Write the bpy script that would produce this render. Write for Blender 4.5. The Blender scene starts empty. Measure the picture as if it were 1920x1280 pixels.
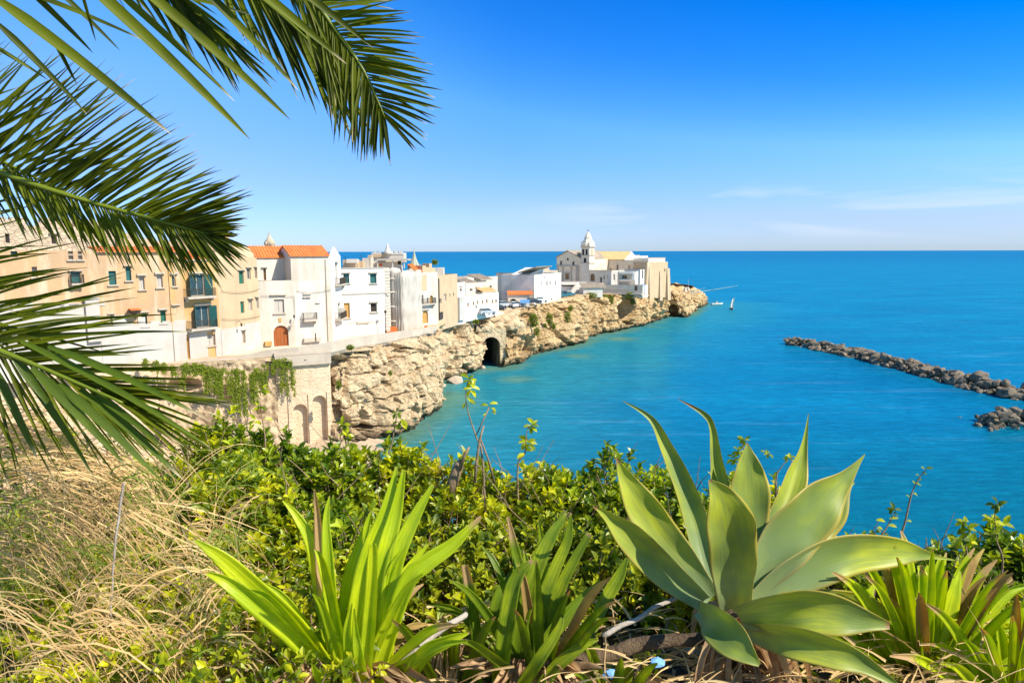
import bpy, bmesh, math, random
import numpy as np
from mathutils import Vector, Matrix, noise
from math import radians as R, sin, cos, pi
random.seed(7); rng = np.random.default_rng(11)
scn = bpy.context.scene
COL = scn.collection
# ---------------------------------------------------------------- camera
H = 25.0; F = 1280.0
CAM = Vector((0, 0, H))
cd = bpy.data.cameras.new('camera'); cam = bpy.data.objects.new('camera', cd); COL.objects.link(cam)
cd.lens = 24; cd.sensor_width = 36; cd.clip_start = 0.05; cd.clip_end = 90000
PITCH = math.atan(169.0 / F)
CR = Matrix.Rotation(R(90) - PITCH, 3, 'X') @ Matrix.Rotation(R(-0.13), 3, 'Z')
cam.matrix_world = Matrix.Translation(CAM) @ CR.to_4x4()
scn.camera = cam
def ray(px, py): return CR @ Vector(((px - 960) / F, (640 - py) / F, -1.0))
def atY(px, py, Y): d = ray(px, py); return CAM + d * (Y / d.y)
def atZ(px, py, z): d = ray(px, py); return CAM + d * ((z - H) / d.z)
CRI = CR.transposed()
def proj(p): q = CRI @ (Vector(p) - CAM); return (960 + F * q.x / -q.z, 640 - F * q.y / -q.z)
def rnd(a, b): return random.uniform(a, b)
# ---------------------------------------------------------------- tagging
def tag(o, label=None, cat=None, group=None, kind=None):
    if label: o['label'] = label
    if cat: o['category'] = cat
    if group: o['group'] = group
    if kind: o['kind'] = kind
    return o
def thing(name, label, cat, loc=(0, 0, 0), group=None):
    o = bpy.data.objects.new(name, None); COL.objects.link(o); o.location = loc
    o.empty_display_size = .1
    return tag(o, label, cat, group)
def copy_tree(o, parent=None):
    c = o.copy(); COL.objects.link(c)
    if parent: c.parent = parent
    for ch in [x for x in KIDS.get(o.name, [])]:
        copy_tree(ch, c)
    return c
KIDS = {}
def offs(parent):
    v = Vector((0, 0, 0))
    while parent: v += parent.location; parent = parent.parent
    return v
class MB:
    """collects faces; build() links them as ONE mesh object"""
    def __init__(s): s.v = []; s.f = []; s.smooth = False
    def add(s, vs, fs):
        n = len(s.v); s.v.extend([tuple(v) for v in vs]); s.f.extend([tuple(i + n for i in f) for f in fs])
    def quad(s, a, b, c, d): s.add([a, b, c, d], [(0, 1, 2, 3)])
    def box(s, c, dx, dy, dz, hx, hy, hz, top=1.0, topy=None):
        """box at centre c, half sizes along unit axes dx,dy,dz; top scales upper face"""
        c, dx, dy, dz = Vector(c), Vector(dx), Vector(dy), Vector(dz); vs = []
        topy = top if topy is None else topy
        for z in (-1, 1):
            k = top if z > 0 else 1; ky = topy if z > 0 else 1
            for x, y in ((-1, -1), (1, -1), (1, 1), (-1, 1)):
                vs.append(c + dx * (x * hx * k) + dy * (y * hy * ky) + dz * (z * hz))
        s.add(vs, [(3, 2, 1, 0), (4, 5, 6, 7), (0, 1, 5, 4), (1, 2, 6, 5), (2, 3, 7, 6), (3, 0, 4, 7)])
    def abox(s, x0, x1, y0, y1, z0, z1, top=1.0, topy=None):
        s.box(((x0 + x1) / 2, (y0 + y1) / 2, (z0 + z1) / 2), (1, 0, 0), (0, 1, 0), (0, 0, 1), (x1 - x0) / 2, (y1 - y0) / 2, (z1 - z0) / 2, top, topy)
    def prism(s, poly, z0, z1):
        n = len(poly)
        z0f = z0 if callable(z0) else (lambda i: z0); z1f = z1 if callable(z1) else (lambda i: z1)
        vs = [(p[0], p[1], z0f(i)) for i, p in enumerate(poly)] + [(p[0], p[1], z1f(i)) for i, p in enumerate(poly)]
        s.add(vs, [tuple(range(n))[::-1], tuple(range(n, 2 * n))] + [(i, (i + 1) % n, (i + 1) % n + n, i + n) for i in range(n)])
    def tube(s, pts, rad, n=6, cap=True):
        pts = [Vector(p) for p in pts]
        if not hasattr(rad, '__len__'): rad = [rad] * len(pts)
        rings = []; up = None
        for i, p in enumerate(pts):
            t = (pts[min(i + 1, len(pts) - 1)] - pts[max(i - 1, 0)])
            if t.length < 1e-9: t = Vector((0, 0, 1))
            t.normalize()
            if up is None: up = t.orthogonal().normalized()
            up = (up - t * up.dot(t))
            if up.length < 1e-6: up = t.orthogonal()
            up.normalize(); w = t.cross(up)
            rings.append([p + (up * cos(2 * pi * k / n) + w * sin(2 * pi * k / n)) * rad[i] for k in range(n)])
        vs = [v for r in rings for v in r]; fs = []
        for i in range(len(pts) - 1):
            for k in range(n):
                fs.append((i * n + k, i * n + (k + 1) % n, (i + 1) * n + (k + 1) % n, (i + 1) * n + k))
        if cap: fs.append(tuple(range(n))[::-1]); fs.append(tuple((len(pts) - 1) * n + k for k in range(n)))
        s.add(vs, fs)
    def lathe(s, c, prof, n=14, a0=0.0):
        c = Vector(c); vs = []; fs = []
        for r, z in prof:
            for k in range(n): vs.append(c + Vector((r * cos(a0 + 2 * pi * k / n), r * sin(a0 + 2 * pi * k / n), z)))
        m = len(prof)
        for i in range(m - 1):
            for k in range(n): fs.append((i * n + k, i * n + (k + 1) % n, (i + 1) * n + (k + 1) % n, (i + 1) * n + k))
        fs.append(tuple(range(n))[::-1]); fs.append(tuple((m - 1) * n + k for k in range(n)))
        s.add(vs, fs)
    def build(s, name, mat, parent=None, smooth=None):
        me = bpy.data.meshes.new(name); o = offs(parent) if parent else Vector((0, 0, 0))
        arr = np.array(s.v, dtype=float).reshape(-1, 3) - np.array(o)[None]
        me.from_pydata(arr.tolist(), [], s.f)
        for m in (mat if isinstance(mat, (list, tuple)) else [mat]): me.materials.append(m)
        if s.smooth if smooth is None else smooth:
            me.polygons.foreach_set('use_smooth', [True] * len(me.polygons))
        me.update()
        ob = bpy.data.objects.new(name, me); COL.objects.link(ob)
        if parent: ob.parent = parent; KIDS.setdefault(parent.name, []).append(ob)
        return ob
def struct(name, mb, mat, smooth=False):
    o = mb.build(name, mat, smooth=smooth); o['kind'] = 'structure'; return o
# ---------------------------------------------------------------- materials
def srgb(r, g, b):
    f = lambda c: (c / 12.92 if c <= .04045 else ((c + .055) / 1.055) ** 2.4)
    return (f(r / 255), f(g / 255), f(b / 255), 1)
class NT:
    def __init__(s, mat):
        mat.use_nodes = True; s.t = mat.node_tree; s.t.nodes.clear()
    def n(s, typ, **kw):
        nd = s.t.nodes.new(typ)
        for k, v in kw.items():
            if k.startswith('i_'):
                key = k[2:]; key = int(key) if key.isdigit() else key.replace('_', ' ')
                if hasattr(v, 'links') or isinstance(v, bpy.types.NodeSocket): s.t.links.new(v, nd.inputs[key])
                else: nd.inputs[key].default_value = v
            else: setattr(nd, k, v)
        return nd
    def link(s, a, b): s.t.links.new(a, b)
def noise_fac(t, coord, scale, detail=6, rough=.6, lo=.4, hi=.6, dist=0.0):
    nz = t.n('ShaderNodeTexNoise', i_Vector=coord, i_Scale=scale, i_Detail=detail, i_Roughness=rough, i_Distortion=dist)
    mr = t.n('ShaderNodeMapRange', i_0=nz.outputs[0], i_1=lo, i_2=hi)
    return mr.outputs[0]
def mapping(t, scale=(1, 1, 1), src=None, rot=(0, 0, 0)):
    if src is None: src = t.n('ShaderNodeNewGeometry').outputs['Position']
    m = t.n('ShaderNodeMapping', i_Vector=src); m.inputs['Scale'].default_value = scale; m.inputs['Rotation'].default_value = rot
    return m.outputs[0]
def mix(t, f, a, b):
    m = t.n('ShaderNodeMix', data_type='RGBA')
    for idx, v in ((0, f), (6, a), (7, b)):
        if isinstance(v, bpy.types.NodeSocket): t.link(v, m.inputs[idx])
        else: m.inputs[idx].default_value = v
    return m.outputs[2]
def surf(name, c1, c2=None, rough=.8, scale=1.0, stain=None, stain_amt=.5, bump=.15, bscale=6.0, bdist=.05, spec=.3,
         streak=False, metallic=0.0, stretch=(1, 1, 1), crack=0.0, cscale=1.0, lo=.38, hi=.62, stain_s=.6):
    m = bpy.data.materials.new(name); t = NT(m)
    pos = mapping(t, stretch); c2 = c2 or tuple(x * .8 for x in c1[:3]) + (1,)
    col = mix(t, noise_fac(t, pos, scale, lo=lo, hi=hi), c1, c2)
    if stain:
        sp = mapping(t, (1, 1, .18)) if streak else pos
        f = noise_fac(t, sp, stain_s, 8, .68, .5, .68)
        mm = t.n('ShaderNodeMath', operation='MULTIPLY', i_0=f, i_1=stain_amt).outputs[0]
        col = mix(t, mm, col, stain)
    nz = t.n('ShaderNodeTexNoise', i_Vector=pos, i_Scale=bscale, i_Detail=8.0, i_Roughness=.65)
    h = nz.outputs[0]
    if crack:
        wp = t.n('ShaderNodeMix', data_type='VECTOR', i_0=.12); t.link(pos, wp.inputs[4])
        nn = t.n('ShaderNodeTexNoise', i_Vector=pos, i_Scale=cscale * 1.2, i_Detail=4.0); t.link(nn.outputs[1], wp.inputs[5])
        vo = t.n('ShaderNodeTexVoronoi', feature='DISTANCE_TO_EDGE', i_Vector=wp.outputs[1], i_Scale=cscale)
        cf = t.n('ShaderNodeMapRange', i_0=vo.outputs[0], i_1=0.0, i_2=.07).outputs[0]
        h = t.n('ShaderNodeMath', operation='MULTIPLY_ADD', i_0=cf, i_1=crack, i_2=h).outputs[0]
    bp = t.n('ShaderNodeBump', i_Height=h, i_Strength=bump * 2, i_Distance=bdist)
    b = t.n('ShaderNodeBsdfPrincipled', i_Roughness=rough, i_Metallic=metallic, i_Normal=bp.outputs[0])
    b.inputs['Specular IOR Level'].default_value = spec
    t.link(col, b.inputs['Base Color'])
    o = t.n('ShaderNodeOutputMaterial'); t.link(b.outputs[0], o.inputs[0]); return m
def leafmat(name, c1, c2, trans=.45, rough=.45, spec=.4, scale=3.0, tcol=None, stretch=(1, 1, 1), tip=None, bump=0.0, veins=None):
    """leaf: colour varies by noise and from leaf to leaf (island), light passes through"""
    m = bpy.data.materials.new(name); t = NT(m); geo = t.n('ShaderNodeNewGeometry')
    pos = mapping(t, stretch, geo.outputs['Position'])
    f = noise_fac(t, pos, scale, 3)
    f2 = t.n('ShaderNodeMath', operation='MULTIPLY_ADD', i_0=geo.outputs['Random Per Island'], i_1=.7, i_2=-.2).outputs[0]
    ff = t.n('ShaderNodeMath', operation='ADD', use_clamp=True, i_0=f, i_1=f2).outputs[0]
    col = mix(t, ff, c1, c2)
    vh = None
    if veins:        # fine lengthwise stripes and blotches laid out along the blade
        fq, am, dk = veins
        au = t.n('ShaderNodeAttribute', attribute_name='lu').outputs['Fac']; av = t.n('ShaderNodeAttribute', attribute_name='lv').outputs['Fac']
        rr = t.n('ShaderNodeMath', operation='MULTIPLY', i_0=geo.outputs['Random Per Island'], i_1=37.0).outputs[0]
        cv = t.n('ShaderNodeCombineXYZ', i_0=t.n('ShaderNodeMath', operation='MULTIPLY', i_0=au, i_1=fq).outputs[0], i_1=t.n('ShaderNodeMath', operation='MULTIPLY', i_0=av, i_1=1.3).outputs[0], i_2=rr)
        vh = t.n('ShaderNodeTexNoise', i_Vector=cv.outputs[0], i_Scale=1.0, i_Detail=3.0).outputs[0]
        vf = t.n('ShaderNodeMapRange', i_0=vh, i_1=.42, i_2=.62, i_4=am).outputs[0]
        col = mix(t, vf, col, dk)
        cw = t.n('ShaderNodeCombineXYZ', i_0=t.n('ShaderNodeMath', operation='MULTIPLY', i_0=au, i_1=2.2).outputs[0], i_1=t.n('ShaderNodeMath', operation='MULTIPLY', i_0=av, i_1=9.0).outputs[0], i_2=rr)
        sn = t.n('ShaderNodeTexNoise', i_Vector=cw.outputs[0], i_Scale=1.6, i_Detail=6.0, i_Roughness=.7).outputs[0]
        sf = t.n('ShaderNodeMapRange', i_0=sn, i_1=.64, i_2=.70, i_4=.55).outputs[0]
        col = mix(t, sf, col, (.40, .28, .10, 1))
    if tip:
        at = t.n('ShaderNodeAttribute', attribute_name='tip')
        col = mix(t, at.outputs['Fac'], col, tip)
    b = t.n('ShaderNodeBsdfPrincipled', i_Roughness=rough); b.inputs['Specular IOR Level'].default_value = spec
    t.link(col, b.inputs['Base Color'])
    if bump:
        nz = t.n('ShaderNodeTexNoise', i_Vector=pos, i_Scale=60.0, i_Detail=3.0)
        bp = t.n('ShaderNodeBump', i_Height=(vh if vh else nz.outputs[0]), i_Strength=bump, i_Distance=.006); t.link(bp.outputs[0], b.inputs['Normal'])
    tr = t.n('ShaderNodeBsdfTranslucent')
    hs = t.n('ShaderNodeMix', data_type='RGBA', blend_type='MULTIPLY', i_0=1.0); t.link(col, hs.inputs[6]); hs.inputs[7].default_value = tcol or (2.2, 2.0, .6, 1)
    t.link(hs.outputs[2], tr.inputs[0])
    mx = t.n('ShaderNodeMixShader', i_0=trans, i_1=b.outputs[0], i_2=tr.outputs[0])
    o = t.n('ShaderNodeOutputMaterial'); t.link(mx.outputs[0], o.inputs[0]); return m
M = {}
M['white'] = surf('white_stucco', (.68, .63, .56, 1), (.62, .56, .49, 1), .85, .5, (.44, .38, .30, 1), .6, .12, 5, streak=True)
M['white2'] = surf('cream_stucco', (.64, .57, .49, 1), (.58, .51, .43, 1), .85, .5, (.42, .35, .27, 1), .6, .12, 5, streak=True)
M['bright'] = surf('bright_limewash', (.74, .71, .66, 1), (.69, .65, .59, 1), .85, .6, (.50, .44, .37, 1), .55, .1, 5, streak=True)
M['tan'] = surf('tan_stucco', (.56, .355, .185, 1), (.47, .31, .185, 1), .9, .35, (.66, .52, .38, 1), .8, .25, 4, streak=True)
M['ochre'] = surf('ochre_stucco', (.57, .335, .125, 1), (.49, .30, .14, 1), .9, .35, (.66, .49, .31, 1), .65, .25, 4, streak=True)
M['beige'] = surf('beige_stucco', (.60, .43, .265, 1), (.53, .38, .235, 1), .9, .4, (.42, .31, .21, 1), .6, .25, 4, streak=True)
M['limestone'] = surf('limestone_masonry', (.66, .53, .38, 1), (.52, .41, .29, 1), .95, .8, (.36, .29, .22, 1), .5, .5, 3, .12, crack=.5, cscale=1.6, stretch=(1, 1, 1.6))
M['churchwall'] = surf('church_stone', (.82, .69, .52, 1), (.72, .59, .43, 1), .95, .4, (.50, .39, .27, 1), .5, .2, 3, streak=True)
M['churchwhite'] = surf('church_plaster', (.74, .65, .52, 1), (.66, .57, .45, 1), .95, .4, (.60, .50, .40, 1), .4, .15, 3, streak=True)
M['whitewash'] = surf('patchy_whitewash', (.53, .50, .46, 1), (.47, .43, .39, 1), .9, .4, (.50, .42, .33, 1), .6, .2, 4)
M['rock'] = surf('cliff_rock', (.88, .68, .43, 1), (.74, .53, .31, 1), .95, .22, (.42, .29, .17, 1), .4, .9, 1.3, .5, stretch=(1, 1, 1.3), stain_s=.5)
def wetfoot(m):     # dark algae band just above the water
    t = WTree(m.node_tree); b = [n for n in m.node_tree.nodes if n.type == 'BSDF_PRINCIPLED'][0]; src = b.inputs['Base Color'].links[0].from_socket
    geo = t.n('ShaderNodeNewGeometry'); sp = t.n('ShaderNodeSeparateXYZ', i_0=geo.outputs['Position']); nz = t.n('ShaderNodeTexNoise', i_Vector=geo.outputs['Position'], i_Scale=.9, i_Detail=5.0)
    h = t.n('ShaderNodeMath', operation='MULTIPLY_ADD', i_0=nz.outputs[0], i_1=-1.6, i_2=sp.outputs[2]).outputs[0]
    f = t.n('ShaderNodeMapRange', i_0=h, i_1=.95, i_2=-.15).outputs[0]
    mp = t.n('ShaderNodeMapping', i_Vector=geo.outputs['Position']); mp.inputs['Scale'].default_value = (1, 1, .55)
    for sc_, wd, am in ((.38, .014, .65), (.95, .016, .5), (2.2, .02, .3)):       # brown-stained joints and cracks
        nn = t.n('ShaderNodeTexNoise', i_Vector=mp.outputs[0], i_Scale=sc_, i_Detail=5.0, i_Roughness=.6, i_Distortion=.6)
        a = t.n('ShaderNodeMath', operation='SUBTRACT', i_0=nn.outputs[0], i_1=.5).outputs[0]; a = t.n('ShaderNodeMath', operation='ABSOLUTE', i_0=a).outputs[0]
        v = t.n('ShaderNodeMapRange', i_0=a, i_1=wd, i_2=0.0, i_4=am).outputs[0]
        src = mix(t, v, src, (.20, .13, .07, 1))
    c = mix(t, f, src, (.15, .105, .06, 1)); m.node_tree.links.new(c, b.inputs['Base Color'])
class WTree(NT):
    def __init__(s, t): s.t = t
wetfoot(M['rock'])
M['rock2'] = surf('weathered_cliff_rock', (.82, .60, .33, 1), (.60, .39, .18, 1), .95, .16, (.30, .20, .11, 1), .55, .9, 1.3, .5, stretch=(1, 1, 1.3), stain_s=.35)
wetfoot(M['rock2'])
M['rubble'] = surf('rubble_masonry', (.60, .45, .29, 1), (.48, .35, .22, 1), .95, .7, (.36, .27, .17, 1), .45, .5, 3, .12, crack=.3, cscale=1.3)
M['ground'] = surf('pale_dusty_ground', (.66, .55, .42, 1), (.58, .47, .34, 1), .95, .3, (.44, .36, .27, 1), .4, .3, 2)
M['road'] = surf('pale_worn_asphalt', (.50, .46, .41, 1), (.42, .38, .34, 1), .9, .3, (.33, .29, .25, 1), .4, .2, 6)
M['concrete'] = surf('parapet_concrete', (.54, .46, .37, 1), (.47, .39, .31, 1), .9, .5, (.40, .33, .26, 1), .5, .2, 5, streak=True)
M['plaster'] = surf('retaining_plaster', (.74, .57, .40, 1), (.64, .48, .32, 1), .95, .5, (.42, .30, .19, 1), .7, .5, 2.5, .12, streak=True, crack=.3, cscale=1.0, stretch=(1, 1, 1.7))
M['tile'] = surf('terracotta_tiles', (.72, .22, .06, 1), (.60, .17, .05, 1), .85, 1.2, (.35, .12, .05, 1), .4, .6, 5, .05)
M['ochretile'] = surf('ochre_roof_tiles', (.70, .48, .22, 1), (.62, .42, .20, 1), .85, 1.2, (.45, .32, .2, 1), .4, .4, 5, .05)
M['greytile'] = surf('weathered_roof_tiles', (.42, .34, .25, 1), (.30, .25, .2, 1), .9, 1.2, (.2, .16, .12, 1), .5, .5, 4, .05)
M['teal'] = surf('teal_shutter_paint', (.025, .11, .11, 1), (.035, .15, .145, 1), .6, 3, None, 0, .1)
M['green'] = surf('green_shutter_paint', (.03, .15, .10, 1), (.04, .18, .12, 1), .6, 3, None, 0, .1)
M['brown'] = surf('brown_wood', (.20, .11, .05, 1), (.28, .16, .08, 1), .7, 3, None, 0, .2, stretch=(1, 1, .2))
M['redwood'] = surf('red_brown_door_wood', (.38, .11, .03, 1), (.26, .08, .02, 1), .6, 2, None, 0, .2, stretch=(4, 4, .3))
M['yellowwood'] = surf('yellow_wood', (.55, .33, .10, 1), (.45, .25, .08, 1), .6, 2, None, 0, .2, stretch=(4, 4, .3))
M['frame'] = surf('grey_window_frame', (.45, .42, .38, 1), (.38, .35, .31, 1), .6, 3, None, 0, .1)
M['whiteframe'] = surf('white_window_frame', (.75, .73, .70, 1), None, .6, 3, None, 0, .1)
M['glass'] = surf('window_glass', (.03, .05, .06, 1), (.05, .08, .09, 1), .08, 2, None, 0, .02, 1.0, .01, spec=.8)
M['curtain'] = surf('pale_curtain', (.55, .50, .45, 1), (.42, .38, .34, 1), .8, 4, None, 0, .1, stretch=(5, 5, .5))
M['dark'] = surf('dark_interior', (.025, .02, .018, 1), (.04, .03, .025, 1), .9, 2, None, 0, .1)
M['stone_trim'] = surf('stone_trim', (.52, .45, .38, 1), (.44, .38, .31, 1), .9, 2, None, 0, .2)
M['iron'] = surf('wrought_iron', (.05, .045, .04, 1), (.09, .07, .055, 1), .6, 3, None, 0, .1, metallic=.3)
M['net'] = None
M['orange'] = surf('orange_barrier_plastic', (.75, .16, .03, 1), (.65, .13, .03, 1), .5, 3, None, 0, .2)
M['bluecloth'] = surf('blue_awning_cloth', (.16, .36, .68, 1), (.2, .42, .72, 1), .7, 2, None, 0, .1)
# ---------------------------------------------------------------- world and sun
SUN_AZ = math.atan2(-.45, .89)          # direction to the sun, measured from +X towards +Y
SUN_EL = R(45)
w = bpy.data.worlds.new('World'); scn.world = w; w.use_nodes = True
nt = w.node_tree; nt.nodes.clear()
class WT(NT):
    def __init__(s, t): s.t = t
wt = WT(nt)
sky = wt.n('ShaderNodeTexSky', sky_type='NISHITA', sun_disc=False, sun_elevation=SUN_EL, sun_rotation=pi / 2 - SUN_AZ, air_density=1.0, dust_density=.15, ozone_density=4.0, altitude=50)
tc = wt.n('ShaderNodeTexCoord'); sep = wt.n('ShaderNodeSeparateXYZ', i_0=tc.outputs['Generated'])
hs = wt.n('ShaderNodeHueSaturation', i_Saturation=1.35, i_Value=1.0, i_Color=sky.outputs[0])
# deep polarised blue high up, pale near the horizon, deepest towards the right
az = wt.n('ShaderNodeMath', operation='MULTIPLY_ADD', i_0=sep.outputs[0], i_1=sep.outputs[2], i_2=sep.outputs[2])
cr = wt.n('ShaderNodeValToRGB', i_Fac=az.outputs[0])
e = cr.color_ramp.elements
stops = [(0.0, (.62, .84, 1.55)), (.065, (.80, .86, 1.35)), (.19, (1.05, 1.22, 1.55)), (.30, (.40, 1.02, 1.6)), (.42, (.01, .92, 1.6)), (.56, (.01, .74, 1.6)), (.85, (1.15, 1.0, .85))]  # last stop: warm overhead sky, out of view, added for neutral fill light
while len(e) < len(stops): e.new(.5)
for el, (p, c) in zip(e, stops): el.position = p; el.color = (c[0] / 1.6, c[1] / 1.6, c[2] / 1.6, 1)
mu = wt.n('ShaderNodeMix', data_type='RGBA', blend_type='MULTIPLY', i_0=1.0); wt.link(hs.outputs[0], mu.inputs[6]); wt.link(cr.outputs[0], mu.inputs[7])
g = wt.n('ShaderNodeMix', data_type='RGBA', blend_type='MULTIPLY', i_0=1.0); wt.link(mu.outputs[2], g.inputs[6]); g.inputs[7].default_value = (1.6, 1.6, 1.6, 1)
lf = wt.n('ShaderNodeMapRange', i_0=sep.outputs[0], i_1=0.0, i_2=-.5).outputs[0]
lz = wt.n('ShaderNodeMapRange', i_0=sep.outputs[2], i_1=.06, i_2=.22).outputs[0]
lm = wt.n('ShaderNodeMath', operation='MULTIPLY', i_0=lf, i_1=lz).outputs[0]
g2 = wt.n('ShaderNodeMix', data_type='RGBA', blend_type='MULTIPLY'); wt.link(lm, g2.inputs[0]); wt.link(g.outputs[2], g2.inputs[6]); g2.inputs[7].default_value = (2.1, 1.4, 1.05, 1)
g = g2
bk = wt.n('ShaderNodeMapRange', i_0=sep.outputs[1], i_1=.25, i_2=-.2).outputs[0]
g3 = wt.n('ShaderNodeMix', data_type='RGBA', blend_type='MULTIPLY'); wt.link(bk, g3.inputs[0]); wt.link(g.outputs[2], g3.inputs[6]); g3.inputs[7].default_value = (2.45, 1.5, .95, 1)  # warms and brightens the unseen sky behind the camera, added as fill light
g = g3
# thin wisps of cloud low over the sea
def wisps(scale, lo, hi, zlo, zhi, xlo, xhi):
    mp = wt.n('ShaderNodeMapping', i_Vector=tc.outputs['Generated']); mp.inputs['Scale'].default_value = (1, 1, 9)
    nz = wt.n('ShaderNodeTexNoise', i_Vector=mp.outputs[0], i_Scale=scale, i_Detail=7.0, i_Roughness=.55, i_Distortion=.4)
    a = wt.n('ShaderNodeMapRange', i_0=nz.outputs[0], i_1=lo, i_2=hi).outputs[0]
    b = wt.n('ShaderNodeMapRange', interpolation_type='SMOOTHSTEP', i_0=sep.outputs[2], i_1=zlo, i_2=zlo + .02).outputs[0]
    c = wt.n('ShaderNodeMapRange', interpolation_type='SMOOTHSTEP', i_0=sep.outputs[2], i_1=zhi, i_2=zhi - .05).outputs[0]
    d = wt.n('ShaderNodeMapRange', interpolation_type='SMOOTHSTEP', i_0=sep.outputs[0], i_1=xlo, i_2=xhi).outputs[0]
    m1 = wt.n('ShaderNodeMath', operation='MULTIPLY', i_0=a, i_1=b).outputs[0]
    m2 = wt.n('ShaderNodeMath', operation='MULTIPLY', i_0=c, i_1=d).outputs[0]
    return wt.n('ShaderNodeMath', operation='MULTIPLY', i_0=m1, i_1=m2).outputs[0]
c1 = wisps(3.1, .53, .72, .01, .115, -.05, .25)
mm = wt.n('ShaderNodeMath', operation='MULTIPLY', i_0=c1, i_1=.6)
cl = wt.n('ShaderNodeMix', data_type='RGBA'); wt.link(mm.outputs[0], cl.inputs[0]); wt.link(g.outputs[2], cl.inputs[6]); cl.inputs[7].default_value = (6.2, 6.8, 8.0, 1)
bg = wt.n('ShaderNodeBackground', i_Strength=.09); wt.link(cl.outputs[2], bg.inputs[0])
wo = wt.n('ShaderNodeOutputWorld'); wt.link(bg.outputs[0], wo.inputs[0])
sl = bpy.data.lights.new('sun', 'SUN'); sl.energy = 4.8; sl.angle = R(.55); sl.color = (1.0, .93, .80)
so = bpy.data.objects.new('sun', sl); COL.objects.link(so)
sd = Vector((cos(SUN_AZ) * cos(SUN_EL), sin(SUN_AZ) * cos(SUN_EL), sin(SUN_EL)))
so.rotation_euler = sd.to_track_quat('Z', 'Y').to_euler(); so.location = (60, 10, 90)
scn.view_settings.view_transform = 'Standard'; scn.view_settings.look = 'None'; scn.view_settings.gamma = 1
scn.view_settings.exposure = .62; scn.view_settings.use_curve_mapping = False
# ---------------------------------------------------------------- the coast: stations (base px, base Y | top px, py, Y)
ST1 = [((604, 88.6), (606, 668, 89.2)), ((618, 88.0), (618, 666, 88.6)), ((633, 86.6), (634, 663, 87.6)), ((658, 86), (655, 655, 89.5)), ((700, 88), (700, 646, 95.5)), ((748, 91), (745, 638, 101.5)), ((795, 98), (780, 630, 106.5)),
       ((820, 109), (813, 620, 112.5)), ((823, 118), (822, 613, 119)), ((812, 127), (832, 606, 126)), ((842, 133), (850, 602, 134)), ((885, 140), (882, 598, 143)), ((904, 144.6), (900, 598, 149))]
ST3 = [((893, 144.6), (890, 597, 146)), ((905, 145.6), (905, 597, 147.5)), ((920, 146.2), (920, 596, 149)), ((938, 147), (936, 593, 150)), ((960, 148.6), (955, 587, 153)), ((982, 151), (975, 581, 157))]
ST2 = [((943, 145.9), (938, 600, 150)), ((950, 147.3), (948, 588, 154)), ((974, 150.6), (968, 584, 157)), ((980, 152), (965, 580, 160)), ((988, 162), (990, 575, 166)), ((1040, 172), (1030, 568, 181)), ((1090, 184), (1075, 560, 193)),
       ((1106, 197), (1102, 553, 205)), ((1150, 211), (1142, 552, 216)), ((1195, 226), (1190, 551, 228)), ((1230, 242), (1222, 549, 240)), ((1256, 263), (1246, 545, 258)),
       ((1290, 257), (1276, 546, 268)), ((1302, 284), (1296, 552, 290)), ((1326, 318), (1314, 560, 318)), ((1329, 330), (1318, 560, 330)), ((1312, 352), (1304, 540, 340)), ((1262, 350), (1262, 532, 335)), ((1180, 330), (1180, 530, 312)), ((1080, 300), (1080, 540, 290))]
def bpt(px, Y): p = atY(px, 471 + 25 * F / Y, Y); return Vector((p.x, p.y, 0))
def cr_interp(P, n):
    out = []; m = len(P)
    for i in range(m - 1):
        p0, p1, p2, p3 = P[max(i - 1, 0)], P[i], P[i + 1], P[min(i + 2, m - 1)]
        k = max(2, int(n * (p2 - p1).length))
        for j in range(k):
            t = j / k
            out.append(.5 * ((2 * p1) + (p2 - p0) * t + (2 * p0 - 5 * p1 + 4 * p2 - p3) * t * t + (3 * p1 - p0 - 3 * p2 + p3) * t ** 3))
    out.append(P[-1].copy()); return out
# hollows of the rock: px, py, rx, ry, depth in metres
POCKETS = [(640, 680, 20, 11, 5), (1172, 583, 15, 19, 10), (1180, 612, 10, 9, 4), (1262, 583, 8, 11, 5), (1228, 598, 6, 9, 3), (1085, 628, 6, 14, 3), (1030, 655, 7, 10, 3), (985, 650, 6, 22, 2.5),
           (1062, 640, 5, 8, 2), (1110, 598, 4, 20, 2), (1145, 570, 4, 14, 2), (985, 592, 16, 5, 1.6), (870, 690, 10, 8, 3), (862, 625, 7, 14, 2.2), (905, 607, 10, 6, 2), (745, 660, 12, 5, 1.5), (700, 690, 10, 5, 1.2),
           (1310, 575, 5, 7, 2), (700, 805, 26, 7, 3), (775, 700, 6, 10, 1.5), (1020, 600, 5, 18, 2), (840, 690, 6, 8, 2), (1130, 605, 5, 8, 2), (1062, 590, 4, 12, 2)]
def ridged(p, o=4): return noise.multi_fractal(p, .9, 2.1, o)
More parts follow.
